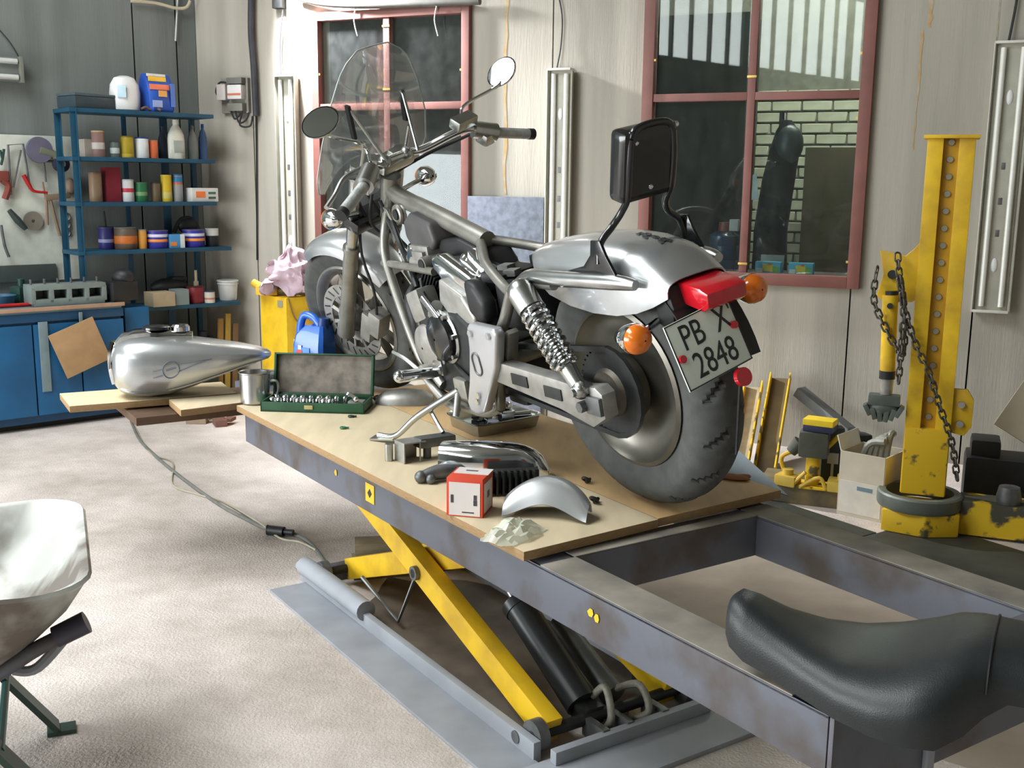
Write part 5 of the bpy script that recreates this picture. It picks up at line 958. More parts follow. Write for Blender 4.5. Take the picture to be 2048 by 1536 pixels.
b = BM(); q = tn + ta * 0.245 + Z * 0.24; lathe(b, [(0.034, 0.0), (0.034, 0.016), (0.026, 0.024), (0.002, 0.026)], q, n=22); obj('fuel_cap', b, chrome, con)
b = BM(); tube(b, [tsec(*[t] + list(tw_(t)))[17] - tc_ * 0.002 for t in (0.06, 0.12, 0.2, 0.3, 0.4, 0.5, 0.6, 0.7, 0.8, 0.9)], 0.0045, 8); obj('lower_seam', b, chromed, tank)
b = BM(); tube(b, [tn + ta * 0.012 + Z * 0.205, tn + ta * 0.001 + Z * 0.165, tn + ta * 0.001 + Z * 0.10, tn + ta * 0.010 + Z * 0.05], 0.01, k=4, sq=(0.075, 0.012)); obj('nose_plate', b, chrome, tank)
# emblem on the near flank
emb = M('emblem_grey', (104, 112, 122), rough=0.4)
def flank(t, k): w, z0, z1 = tw_(t); zz = z0 + (z1 - z0) * k; s_ = (2 * k - 1); c = (1 - min(0.999, abs(s_)) ** (2 / 0.62)) ** (0.62 / 2); yy = w / 2 * c * (1 - (0.16 * abs(s_) if s_ < 0 else 0)); return tn + ta * (t * TL) - tc_ * (yy + 0.0022) + Z * zz
b = BM(); ctr = []
for i in range(21): a = 2 * pi * i / 20; ctr.append(flank(0.38 + 0.05 * cos(a), 0.50 + 0.15 * sin(a)))
tube(b, ctr, 0.0022, 6, k=1); tube(b, [flank(0.35 + 0.02 * i, 0.50 + 0.01 * i) for i in range(4)], 0.003, 6, k=1); obj('emblem_ring', b, emb, tank)
for dk in (0.09, -0.06):
    b = BM(); tube(b, [flank(0.42 + 0.03 * i, 0.50 + dk * (1 - i / 7) + 0.02 * i) for i in range(8)], 0.0018, 6, k=1); obj('emblem_line', b, emb, tank)
for dk in (0.03, -0.08):
    b = BM(); tube(b, [flank(0.27 + 0.02 * i, 0.46 + dk + 0.012 * i) for i in range(4)], 0.0018, 6, k=1); obj('emblem_line', b, emb, tank)
# ---- steel pot
p = T(511, 806); p.z = UPZ; pot = thing('steel_pot', 'small polished steel pot between the fuel tank and the socket box', 'pot', p)
b = BM(); lathe(b, [(0.002, 0), (0.048, 0), (0.053, 0.006), (0.055, 0.11), (0.058, 0.113), (0.058, 0.116), (0.053, 0.114), (0.050, 0.008), (0.002, 0.006)], p, n=28); obj('pot_body', b, chromed, pot)
b = BM(); tube(b, [p + Vector((0.05, 0.0, 0.085)), p + Vector((0.082, -0.005, 0.08)), p + Vector((0.082, -0.005, 0.035)), p + Vector((0.052, 0, 0.03))], 0.005, 8); obj('pot_handle', b, chromed, pot)
b = BM(); lathe(b, [(0.002, 0.10), (0.052, 0.10)], p, n=24); obj('pot_contents', b, M('brown_oil', (104, 82, 62), rough=0.3), pot)
# ---- socket box with open lid
p0 = T(521, 823); p1 = T(727, 829); p0.z = p1.z = UPZ; xd = (p1 - p0); BWd = xd.length; xd.normalize(); yd = Vector((-xd.y, xd.x, 0)); BD = 0.15
grn = M('box_green', (38, 82, 54), rough=0.5, var=0.15, scale=15)
sbx = thing('socket_box', 'open green metal socket wrench box with grey lid lining', 'toolbox', (p0 + p1) / 2 + yd * BD / 2)
def sq(x, y, z): return p0 + xd * x + yd * y + Z * z
Rx = R3(xd, yd)
b = BM(); hh = 0.035
bx(b, sq(BWd / 2, BD / 2, 0.003), (BWd, BD, 0.006), Rx)
for c, s_ in (((BWd / 2, 0.003), (BWd, 0.006)), ((BWd / 2, BD - 0.003), (BWd, 0.006)), ((0.003, BD / 2), (0.006, BD)), ((BWd - 0.003, BD / 2), (0.006, BD))): bx(b, sq(c[0], c[1], hh / 2), (s_[0], s_[1], hh), Rx, bev=0.001)
obj('box_tray', b, grn, sbx)
b = BM(); bx(b, sq(BWd / 2, BD / 2, 0.010), (BWd - 0.014, BD - 0.014, 0.008), Rx, bev=0.001); obj('tray_insert', b, cm((40, 46, 50)), sbx)
th = radians(12); ld = (Z * cos(th) + yd * sin(th)); ln = yd * cos(th) - Z * sin(th); LH = 0.15
b = BM(); lc = sq(BWd / 2, BD, hh) + ld * LH / 2 + ln * 0.012; bx(b, lc + ln * 0.010, (BWd, LH, 0.004), R3(xd, ld)); 
for c, s_ in (((0, LH / 2 - 0.003), (BWd, 0.006)), ((0, -LH / 2 + 0.003), (BWd, 0.006)), ((BWd / 2 - 0.004, 0), (0.008, LH)), ((-BWd / 2 + 0.004, 0), (0.008, LH))): bx(b, lc + xd * c[0] + ld * c[1], (s_[0], s_[1], 0.024), R3(xd, ld), bev=0.001)
lid = obj('box_lid', b, grn, sbx)
b = BM(); bx(b, lc + ln * 0.006, (BWd - 0.018, LH - 0.014, 0.003), R3(xd, ld)); obj('lid_lining', b, M('lining_grey', (134, 126, 116), rough=0.9, scale=22, var=0.22), lid)
b = BM(); bx(b, sq(BWd * 0.47, -0.002, hh * 0.55), (0.03, 0.004, 0.014), Rx, bev=0.001); obj('box_clasp', b, cm((176, 164, 112)), sbx)
sock = None
for row_, n_, y_ in ((0, 9, 0.105), (1, 12, 0.055)):
    for i in range(n_):
        if row_ == 1 and i in (10, 11): continue
        x_ = 0.028 + (BWd - 0.09) * i / (n_ - 1) * (0.9 if row_ == 0 else 0.92); r_ = 0.008 + 0.0035 * ((i * 7 + row_ * 3) % 4) / 3
        if sock is None or True:
            b = BM(); q = sq(x_, y_, 0.0148); lathe(b, [(0.002, 0.0), (r_, 0.0), (r_, 0.022), (r_ * 0.8, 0.026), (r_ * 0.55, 0.026), (r_ * 0.5, 0.014), (0.002, 0.014)], q, n=10)
            solo('socket', b, chrome, ('small chrome socket in the back row of the open green box', 'small chrome socket in the front row of the open green box')[row_], 'socket', ('back row sockets', 'front row sockets')[row_])
b = BM(); q = sq(BWd * 0.80, 0.095, 0.050); tube(b, [q, q + xd * 0.045 - yd * 0.085 + Z * 0.002], 0.008, 10, k=1); ball(b, q, 0.012, 10, 7); ball(b, q + xd * 0.045 - yd * 0.085, 0.0105, 10, 7); solo('ratchet_handle', b, chrome, 'bright chrome handle lying across the right of the green box', 'wrench')
b = BM(); bx(b, sq(BWd * 0.90, 0.06, 0.026), (0.055, 0.05, 0.02), Rx, bev=0.003); solo('metal_case', b, alu, 'small silver case in the right corner of the green box', 'case')
# ---- blue oil jug
p = T(631, 786); p.z = UPZ; jx = Vector((0.86, -0.5, 0)).normalized(); jy = Vector((-jx.y, jx.x, 0)); jug = thing('oil_jug', 'blue plastic oil jug with a handle behind the socket box', 'jug', p)
JR = R3(jx, jy); jb = M('jug_blue', (46, 104, 198), rough=0.3, var=0.05, coat=0.3)
b = BM(); rs = []
for w, d, z, ox in ((0.135, 0.085, 0.0, 0), (0.145, 0.095, 0.012, 0), (0.145, 0.095, 0.185, 0), (0.135, 0.085, 0.225, 0.004), (0.085, 0.065, 0.262, 0.022)): rs.append([p + JR @ Vector((ox + a * w / 2, c * d / 2, z)) for a, c in ((-1, -0.75), (-0.8, -1), (0.8, -1), (1, -0.75), (1, 0.75), (0.8, 1), (-0.8, 1), (-1, 0.75))])
rings(b, rs); obj('jug_body', b, jb, jug)
b = BM(); tube(b, [p + JR @ Vector((-0.068, 0, 0.19)), p + JR @ Vector((-0.066, 0, 0.25)), p + JR @ Vector((-0.045, 0, 0.295)), p + JR @ Vector((0.0, 0, 0.290)), p + JR @ Vector((0.035, 0, 0.255))], 0.015, 10); obj('jug_handle', b, jb, jug)
b = BM(); cyl(b, p + JR @ Vector((0.045, 0, 0.255)), p + JR @ Vector((0.05, 0, 0.292)), 0.022, 0.02, 16); obj('jug_cap', b, cm((30, 60, 120)), jug)
b = BM(); bx(b, p + JR @ Vector((-0.02, -0.049, 0.13)), (0.075, 0.003, 0.10), JR, bev=0.001); lb = obj('jug_label', b, cm((70, 130, 214)), jug)
for (x_, z_, w, h, c) in ((-0.03, 0.10, 0.026, 0.03, (206, 60, 54)), (-0.028, 0.125, 0.016, 0.016, (226, 226, 230)), (-0.02, 0.045, 0.06, 0.03, (196, 206, 214)), (-0.05, 0.075, 0.012, 0.016, (226, 236, 240))): b = BM(); bx(b, p + JR @ Vector((x_, -0.0512, z_ + 0.055)), (w, 0.0016, h), JR, bev=0.0005); obj('label_patch', b, cm(c), lb)
b = BM(); bx(b, p + JR @ Vector((-0.0735, 0, 0.14)), (0.003, 0.06, 0.13), JR, bev=0.001); obj('jug_side_label', b, cm((214, 232, 226)), jug)
# chrome exhaust pipe lying across the far end
b = BM(); q0 = lf(-0.50, 0.20, FT + 0.036); q1 = lf(-0.40, 0.46, FT + 0.036); q2 = lf(-0.36, 0.70, FT + 0.036); tube(b, [q0, q1, q2], [0.030, 0.031, 0.028], 16); solo('exhaust_pipe', b, chromed, 'dull chrome exhaust pipe lying across the far end of the lift', 'pipe')
# ---- drip tray with parts in it
pc_ = [T(890, 850), T(952, 879), T(1090, 852), T(985, 822)]
for q in pc_: q.z = UPZ
tr = thing('drip_tray', 'shallow bright metal drip tray under the motorcycle', 'tray', sum(pc_, Vector()) / 4); cc_ = sum(pc_, Vector()) / 4
def ringp(k, z): return [cc_ + (q - cc_) * k + Z * z for q in pc_]
def rnd8(k, z, cut=0.12):
    P = ringp(k, z); o = []
    for i in range(4): a, b_, c = P[i - 1], P[i], P[(i + 1) % 4]; o += [b_.lerp(a, cut), b_.lerp(b_ * 0.5 + (a + c) * 0.25, 0.12), b_.lerp(c, cut)]
    return o
b = BM(); rings(b, [rnd8(0.90, 0.0), rnd8(0.96, 0.035), rnd8(1.02, 0.040), rnd8(1.0, 0.043), rnd8(0.93, 0.036), rnd8(0.86, 0.004)]); obj('tray_shell', b, chromed, tr)
b = BM(); rings(b, [rnd8(0.86, 0.0045), rnd8(0.87, 0.008)]); obj('waste_oil', b, M('waste_oil', (24, 26, 26), rough=0.08, var=0.02), tr)
for i, (k, a_) in enumerate(((0.2, 0.4), (0.45, 2.2))):
    b = BM(); q = cc_ + Vector((0.06 * cos(a_), 0.05 * sin(a_), 0.0)) + Z * 0.0086; bx(b, q + Z * 0.02, (0.05, 0.04, 0.04), rz3(a_), bev=0.008); ball(b, q + Z * 0.05, 0.02, 12, 8); cyl(b, q + Z * 0.02 + Vector((0.02, 0, 0)), q + Z * 0.025 + Vector((0.08, 0.01, 0)), 0.012, n=12); solo('chrome_fitting', b, chrome, ('chrome fitting with a ball top in the middle of the drip tray', 'chrome fitting lying toward the far corner of the drip tray')[i], 'fitting')
# long low silver cover left of the stand
b = BM(); q = T(812, 806); q.z = UPZ; dx = Vector((0.98, 0.05, 0)).normalized(); rs = []
for t, w, h in ((0, 0.02, 0.02), (0.03, 0.05, 0.045), (0.10, 0.06, 0.055), (0.17, 0.06, 0.05), (0.21, 0.03, 0.03)): rs.append([q + dx * (t - 0.11) + Vector((0, 1, 0)) * (w * cos(a)) + Z * max(0, h * sin(a)) for a in [pi * i / 8 for i in range(9)]])
rings(b, rs, closed=True); solo('engine_cover', b, alu, 'low silver engine cover lying in front of the front wheel', 'engine part')
b = BM(); q = T(757, 803); q.z = UPZ; ball(b, q + Z * 0.012, (0.022, 0.018, 0.012), 10, 7); tube(b, [q + Z * 0.01, q + Vector((0.03, 0.02, 0.012)), q + Vector((0.05, -0.01, 0.01))], 0.006, 8); solo('small_bolt_heap', b, dsteel, 'small dark fitting lying right of the socket box', 'fitting')
# ---- chrome side cover, air box, finned part
def shell(name, q, dx, L, W, Hh, mat, label, cat, n=15, prof=None, rz=0.0, th=0.003, yc=0.0):
    dx = Vector(dx).normalized(); dy = Vector((-dx.y, dx.x, 0)); g = []
    for i in range(n):
        t = i / (n - 1); w, h, up = prof(t); row_ = []
        for j in range(15):
            a = pi * j / 14; c, s_ = cos(a), sin(a); row_.append(q + dx * (L * t) + dy * (W * w * (abs(c) ** 0.6) * (1 if c > 0 else -1) + yc * sin(pi * t)) + Z * (up + Hh * h * (s_ ** 0.6)))
        g.append(row_)
    b = BM(); sheet(b, g, thick=th); return solo(name, b, mat, label, cat, ang=60)
q = T(884, 944); q.z = UPZ + 0.012; q2_ = T(1098, 958); q2_.z = q.z; dxx = q2_ - q
def pr1(t): return (0.62 + 0.38 * sin(pi * min(1, t * 1.1 + 0.15)) if t < 0.85 else 0.8 * sqrt(max(0.02, 1 - ((t - 0.75) / 0.26) ** 2)), (0.95 + 0.1 * sin(pi * t)) * (1 if t < 0.7 else sqrt(max(0.03, 1 - ((t - 0.7) / 0.31) ** 2))), 0.0)
shell('chrome_side_cover', q, dxx, dxx.length, 0.055, 0.078, chrome, 'long domed chrome side cover lying on the pale plywood', 'side cover', prof=pr1)
q = T(800, 924); q.z = UPZ; dx = (T(885, 905) - T(797, 918)); dx.z = 0; dx.normalize(); t = thing('air_box', 'grey metal bracket box at the left end of the chrome side cover', 'bracket', q)
RR = R3(dx, Vector((-dx.y, dx.x, 0)))
b = BM(); 
for c, s_ in (((0.0, 0, 0.03), (0.004, 0.06, 0.06)), ((0.035, 0.03, 0.03), (0.07, 0.004, 0.06)), ((0.035, 0, 0.058), (0.07, 0.06, 0.004)), ((0.05, -0.03, 0.03), (0.004, 0.004, 0.06))): bx(b, q + RR @ Vector(c), s_, RR, bev=0.0008)
obj('box_shell', b, alu, t)
b = BM(); bx(b, q + RR @ Vector((0.115, 0.0, 0.05)), (0.12, 0.05, 0.03), RR, bev=0.008); cyl(b, q + RR @ Vector((0.09, 0, 0.0)), q + RR @ Vector((0.09, 0, 0.045)), 0.012, n=12); obj('bracket_arm', b, steel, t)
b = BM(); cyl(b, q + RR @ Vector((-0.02, 0.03, 0.0)), q + RR @ Vector((-0.02, 0.03, 0.05)), 0.012, n=12); obj('bracket_stud', b, chromed, t)
q = T(842, 966); q.z = UPZ; b = BM(); dx = (T(910, 958) - T(842, 966)); dx.z = 0; dx.normalize(); tube(b, [q + Z * 0.016, q + dx * 0.06 + Z * 0.025, q + dx * 0.15 + Z * 0.02], [0.014, 0.022, 0.014], 10); ball(b, q + Z * 0.016, 0.018, 10, 7); ball(b, q + dx * 0.03 - Vector((0, 0.02, 0)) + Z * 0.012, 0.014, 10, 7); solo('dark_lever', b, steel, 'dusty grey lever behind the red and white carton', 'lever')
q = T(1012, 988); q.z = UPZ; t = thing('finned_regulator', 'black finned regulator behind the silver side panel', 'regulator', q)
dx = Vector((0.97, 0.2, 0)).normalized(); RR = R3(dx, Vector((-dx.y, dx.x, 0)))
b = BM(); bx(b, q + RR @ Vector((0.01, 0.02, 0.03)), (0.16, 0.03, 0.06), RR, bev=0.004); obj('regulator_body', b, black, t)
for i in range(9): b = BM(); bx(b, q + RR @ Vector((-0.06 + 0.0165 * i, -0.008, 0.032)), (0.005, 0.03, 0.062), RR, bev=0.001); obj('fin', b, black if i % 2 else dsteel, t)
# ---- red and white carton
f0 = T(893, 1031); f1 = T(965, 1037); f0.z = f1.z = UPZ; dx = (f1 - f0); w = dx.length; dx.normalize(); dy = Vector((-dx.y, dx.x, 0)); d = 0.10; hh = 0.096
ct = thing('filter_carton', 'small red and white carton at the edge of the plywood', 'carton', (f0 + f1) / 2 + dy * d / 2); RR = R3(dx, dy); cb = (f0 + f1) / 2 + dy * d / 2
b = BM(); bx(b, cb + Z * hh / 2, (w, d, hh), RR, bev=0.0015); obj('carton_body', b, M('carton_red', (214, 74, 48), rough=0.6, var=0.04), ct)
wht = M('carton_white', (222, 214, 210), rough=0.6, var=0.03)
for c, s_ in (((0, -d / 2 - 0.0006, hh * 0.46), (w * 0.86, 0.0012, hh * 0.86)), ((w / 2 + 0.0006, 0, hh * 0.46), (0.0012, d * 0.72, hh * 0.76)), ((0.004, 0.02, hh + 0.0006), (w * 0.96, d * 0.55, 0.0012))): b = BM(); bx(b, cb + RR @ Vector(c), s_, RR); obj('white_panel', b, wht, ct)
ink = cm((70, 66, 72))
for c, s_ in (((-w * 0.34, -d / 2 - 0.0014, hh * 0.46), (0.007, 0.0008, 0.020)), ((w * 0.30, -d / 2 - 0.0014, hh * 0.52), (0.008, 0.0008, 0.012)), ((w * 0.30, -d / 2 - 0.0014, hh * 0.38), (0.009, 0.0008, 0.014)), ((w / 2 + 0.0014, 0.0, hh * 0.5), (0.0008, 0.02, 0.016)), ((0.0, 0.02, hh + 0.0014), (0.03, 0.008, 0.0008)), ((w * 0.1, -d / 2 - 0.0014, hh * 0.12), (0.03, 0.0008, 0.003))): b = BM(); bx(b, cb + RR @ Vector(c), s_, RR); obj('printed_mark', b, ink, ct)
# ---- silver side panel, bent
q0 = T(1003, 1036); q1 = T(1172, 1050); q0.z = q1.z = UPZ; dx = (q1 - q0); L = dx.length; dx.normalize(); dy = Vector((-dx.y, dx.x, 0)); g = []
for i in range(25):
    t_ = i / 24; row_ = []; env = sin(pi * (0.06 + 0.88 * t_)) ** 0.55
    for j in range(17):
        s_ = j / 16; w_ = 0.10 * (0.6 + 0.4 * env); zf = 0.030 * max(0, sin(pi * t_)) ** 1.5; zr = 0.085 * env
        z_ = zf + (zr - zf) * sin(0.5 * pi * min(1, s_ / 0.62)) if s_ < 0.62 else zr * (1 - ((s_ - 0.62) / 0.38) ** 2 * 0.9)
        row_.append(q0 + dx * (L * (t_ + 0.10 * (0.5 - abs(t_ - 0.5)) * (s_ - 0.3))) + dy * (0.02 * sin(pi * t_) + w_ * s_) + Z * (0.004 + max(0, z_)))
    g.append(row_)
b = BM(); sheet(b, g, thick=0.003); solo('silver_side_panel', b, silver, 'bent silver painted side panel lying on the pale plywood', 'side panel', ang=60)
for i, (x_, y_) in enumerate(((1172, 968), (1188, 1008))): b = BM(); q = T(x_, y_); q.z = UPZ; torus(b, q + Z * 0.012, 0.010, 0.004, (0.3, 0.4, 0.6), 14, 6); tube(b, [q + Z * 0.006, q + Vector((0.012, 0.02, 0.008))], 0.005, 6, k=1); solo('rubber_grommet', b, black, ('small black rubber ring at the far tip of the silver side panel', 'small black rubber ring right of the silver side panel')[i], 'ring')
# ---- plastic bag
b = BM(); q = T(1028, 1072); q.z = UPZ; rnd = random.Random(4); g = []
for i in range(13):
    row_ = []
    for j in range(13):
        u_ = i / 12 - 0.5; v_ = j / 12 - 0.5; z_ = 0.003 + 0.030 * max(0, 1 - (u_ * u_ + v_ * v_) * 3.4) * (0.6 + 0.8 * rnd.random()); row_.append(q + Vector((0.62, 0.78, 0)).normalized() * (u_ * 0.17) + Vector((0.78, -0.62, 0)).normalized() * (v_ * 0.085 * (1.2 - 0.5 * abs(u_) * 2 + 0.3 * rnd.random())) + Z * z_)
    g.append(row_)
sheet(b, g); solo('plastic_bag', b, M('bag_film', (216, 222, 206), rough=0.25, alpha=0.62, var=0.05, spec=0.8), 'crumpled clear plastic bag at the corner of the pale plywood', 'bag', ang=25)
# small things
b = BM(); q = T(1462, 958); q.z = UPZ; ball(b, q + Z * 0.006, (0.055, 0.02, 0.008), 12, 6, rz3(-0.5)); ball(b, q + Vector((0.03, 0.0, 0.006)), (0.03, 0.015, 0.007), 10, 6, rz3(0.4)); solo('oily_rag', b, M('rust_rag', (150, 104, 70), rough=0.95), 'small brown rag on the orange plywood behind the rear wheel', 'rag')
for i, (x_, y_, c) in enumerate(((686, 858, (60, 120, 90)), (702, 835, (40, 60, 52)))): b = BM(); q = T(x_, y_); q.z = UPZ; torus(b, q + Z * 0.004, 0.008, 0.0035, n=12, m=6); bx(b, q + Vector((0.012, 0, 0.004)), (0.015, 0.006, 0.006), bev=0.001); solo('hose_clip', b, cm(c), ('small green clip lying on the pale plywood', 'small dark clip in front of the socket box')[i], 'clip')
# grey steel ramp plate leaning beyond the rear wheel
b = BM(); pts = [lf(1.60, 0.86, 0.64), lf(1.02, 0.86, 0.64), lf(1.10, 0.98, 0.76), lf(1.62, 0.90, 0.67)]
q0 = lf(1.80, 0.86, 0.60); q1 = lf(1.0, 0.86, 0.60); up_ = LV * 0.10 + Z * 0.13
prism(b, [(0, 0), (0.80, 0), (0.80, 0.9), (0.42, 0.9)], q0, -LU, up_, (LV * 0.13 - Z * 0.10) * 0.06, bev=0.001); solo('ramp_plate', b, M('plate_grey', (120, 128, 132), rough=0.4, metal=0.5, scale=6), 'slanting grey steel plate beside the plywood beyond the rear wheel', 'plate')
# ---- black saddle on the near end of the lift
sn = Vector((0.395, 1.800, 0)); sa_ = Vector((0.88, -0.475, 0)).normalized(); scx = Vector((-sa_.y, sa_.x, 0)); sb_z = FT + 0.001
seat = thing('saddle', 'black vinyl motorcycle saddle lying on the near end of the lift frame', 'seat', sn + sa_ * 0.3 + Z * sb_z)
SS = [(0.0, 0.040, 0.118, 0.060), (0.012, 0.058, 0.128, 0.045), (0.04, 0.070, 0.122, 0.028), (0.09, 0.086, 0.105, 0.018), (0.15, 0.118, 0.092, 0.008), (0.21, 0.156, 0.088, 0.002), (0.27, 0.184, 0.096, 0.0), (0.32, 0.196, 0.112, 0.0), (0.365, 0.190, 0.134, 0.004), (0.40, 0.150, 0.148, 0.020), (0.425, 0.122, 0.152, 0.045), (0.455, 0.108, 0.152, 0.068), (0.52, 0.104, 0.148, 0.070), (0.60, 0.098, 0.142, 0.070), (0.68, 0.084, 0.134, 0.072), (0.73, 0.05, 0.118, 0.085)]
g = []
for x, hw, zt_, zb_ in SS:
    row_ = []
    for j in range(25):
        a = pi * j / 24; c, s_ = cos(a), sin(a); ex = 0.72; dish = -0.012 * max(0, 1 - abs(x - 0.2) / 0.16) * (1 - abs(c)) 
        row_.append(sn + sa_ * x + scx * (hw * (abs(c) ** ex) * (1 if c > 0 else -1) * (1 - 0.10 * (1 - s_) ** 3)) + Z * (sb_z + zb_ + (zt_ - zb_) * (s_ ** ex) + dish))
    g.append(row_)
b = BM(); sheet(b, g, thick=0.010); obj('seat_cushion', b, vinyl, seat, ang=70)
b = BM(); sheet(b, [[r[1].lerp(r[23], 0.06) + (r[1].lerp(r[23], 0.94) - r[1].lerp(r[23], 0.06)) * (k / 6) + Z * 0.006 for k in range(7)] for r in g[3:-1]], thick=0.006); obj('seat_pan', b, black, seat)
b = BM(); tube(b, [g[10][j] + (g[10][j] - (sn + sa_ * SS[10][0] + Z * (sb_z + 0.06))).normalized() * 0.002 for j in range(2, 23)], 0.0018, 6, k=1); obj('seat_seam', b, black, seat)
b = BM(); bx(b, sn + sa_ * 0.045 + Z * (sb_z + 0.07), (0.03, 0.05, 0.02), R3(sa_, scx), bev=0.004); cyl(b, sn + sa_ * 0.02 + Z * (sb_z + 0.075), sn + sa_ * 0.06 + Z * (sb_z + 0.075), 0.006, n=8); obj('seat_latch', b, steel, seat)

# ================================================================== RIGHT SIDE: pulling tower, chains, clutter
TB = onz(1846, 1062, 0.0); tdp = Vector((0.37, 0.93, 0)).normalized(); trt = Vector((tdp.y, -tdp.x, 0)); RT = R3(trt, tdp); TD = tdp.dot(TB)
def TW(px, py, off=0.0): return onpl(px, py, tdp, TD - off)
def twp(x, y, z): return TB + trt * x + tdp * y + Z * z
tower = thing('pulling_tower', 'tall yellow steel pulling tower with a row of bolts, near the right wall', 'tower', TB)
ctop = TW(1898, 276); cbot = TW(1850, 985); cx0 = (trt.dot(ctop - TB) + trt.dot(cbot - TB)) / 2; z0_, z1_ = cbot.z, ctop.z
def CP(x, y, z): return twp(cx0 + x, y, z)
hw = 0.088
for x in (-0.058, 0.058): b = BM(); bx(b, CP(x, 0.02, (z0_ + z1_) / 2), (0.060, 0.12, z1_ - z0_), RT, bev=0.006); obj('column_flange', b, yellow, tower)
b = BM(); bx(b, CP(0, 0.03, (z0_ + z1_) / 2 + 0.12), (0.058, 0.08, z1_ - z0_ - 0.24), RT, bev=0.003); obj('column_web', b, M('web_yellow', (196, 152, 36), rough=0.6, scale=8), tower)
b = BM(); bx(b, CP(0, 0.015, z0_ + 0.14), (0.17, 0.125, 0.28), RT, bev=0.006); obj('column_foot', b, yellowd, tower)
b = BM(); bx(b, CP(0, 0.02, z1_ + 0.004), (0.205, 0.15, 0.014), RT, bev=0.003); obj('top_cap', b, yellow, tower)
nb_ = 17
for i in range(nb_):
    z = TW(1895, 285 + (835 - 285) * i / (nb_ - 1)).z; b = BM(); cyl(b, CP(0, -0.006, z), CP(0, -0.018, z), 0.015, 0.012, 12); obj('web_bolt', b, cm((150, 146, 128), metal=0.4), tower)
b = BM(); pz = TW(1905, 820).z; prism(b, [(0.0, -0.09), (0.06, -0.10), (0.085, -0.06), (0.085, 0.05), (0.06, 0.09), (0.0, 0.09)], CP(0.08, -0.02, pz), trt, Z, tdp * 0.03, bev=0.003); sp = obj('side_plate', b, yellow, tower)
for dz in (0.03, -0.05): b = BM(); cyl(b, CP(0.12, -0.022, pz + dz), CP(0.12, -0.036, pz + dz), 0.014, n=12); obj('side_bolt', b, chromed, sp)
# base: ring, drum, beam to the right
rz_ = TW(1840, 1000).z
b = BM(); lathe(b, [(0.135, -0.03), (0.165, -0.03), (0.170, -0.02), (0.170, 0.025), (0.163, 0.032), (0.135, 0.032), (0.135, -0.03)], CP(-0.01, 0.03, rz_), n=36); obj('turntable_ring', b, M('ring_grey', (118, 124, 116), rough=0.5, metal=0.4, scale=12), tower)
b = BM(); prism(b, [(-0.15, -0.11), (0.02, -0.15), (0.15, -0.09), (0.15, 0.14), (-0.15, 0.14)], CP(0.0, 0.02, 0.0105), trt, tdp, (0, 0, rz_ - 0.0405), bev=0.006); obj('base_block', b, yellowd, tower)
b = BM(); bx(b, CP(0.65, 0.06, 0.081), (1.0, 0.16, 0.14), RT, bev=0.008); obj('base_beam', b, M('chipped_yellow', (206, 170, 30), rough=0.65, scale=9, col2=(66, 66, 54), lo=0.47, hi=0.53, detail=8), tower)
# bracket arm with the hydraulic ram
bz = TW(1800, 548).z
b = BM(); xa = trt.dot(TW(1757, 548) - TB) - cx0
prism(b, [(xa, -0.09), (xa + 0.035, -0.115), (-0.10, -0.11), (-0.085, -0.10), (-0.085, 0.13), (-0.11, 0.10), (xa + 0.10, 0.075), (xa, 0.095), (xa + 0.02, 0.0)], CP(0, -0.03, bz), trt, Z, tdp * 0.05, bev=0.004); br_ = obj('bracket_arm', b, yellow, tower)
b = BM(); cyl(b, CP(xa + 0.055, -0.035, bz), CP(xa + 0.055, -0.05, bz), 0.018, n=14); obj('bracket_pin', b, dsteel, br_)
# ram hanging from it
rt_ = TW(1782, 578, 0.04); rb_ = TW(1776, 745, 0.04); ramo = thing('hanging_ram', 'yellow hydraulic ram with a steel clamp hanging from the tower bracket', 'hydraulic ram', TW(1770, 838, 0.04))
b = BM(); cyl(b, TW(1783, 582, 0.04), TW(1783, 592, 0.04), 0.024, n=16); obj('ram_collar', b, dsteel, ramo)
b = BM(); cyl(b, TW(1781, 590, 0.04), TW(1775, 742, 0.04), 0.031, 0.030, 20); obj('ram_body', b, yellow, ramo)
b = BM(); cyl(b, TW(1780, 612, 0.075), TW(1780, 612, 0.085), 0.012, n=12); obj('ram_valve', b, dsteel, ramo)
b = BM(); cyl(b, TW(1775, 741, 0.04), TW(1774, 757, 0.04), 0.032, n=18); obj('ram_gland', b, black, ramo)
b = BM(); cyl(b, TW(1774, 757, 0.04), TW(1772, 788, 0.04), 0.027, 0.024, 16); obj('ram_rod', b, alu, ramo)
b = BM(); q = TW(1768, 806, 0.04)
bx(b, q + Z * 0.015, (0.125, 0.06, 0.045), RT, bev=0.008)
for i in range(6): t = -1 + 2 * i / 5; bx(b, q + trt * (0.062 * t) + Z * (-0.03 - 0.022 * (1 - t * t)), (0.02, 0.055, 0.05), RT @ Matrix.Rotation(0.5 * t, 3, 'Y'), bev=0.005)
ball(b, q - Z * 0.02, (0.065, 0.03, 0.04), 14, 8, RT); obj('ram_clamp', b, M('clamp_grey', (110, 118, 112), rough=0.45, metal=0.5, scale=14), ramo)
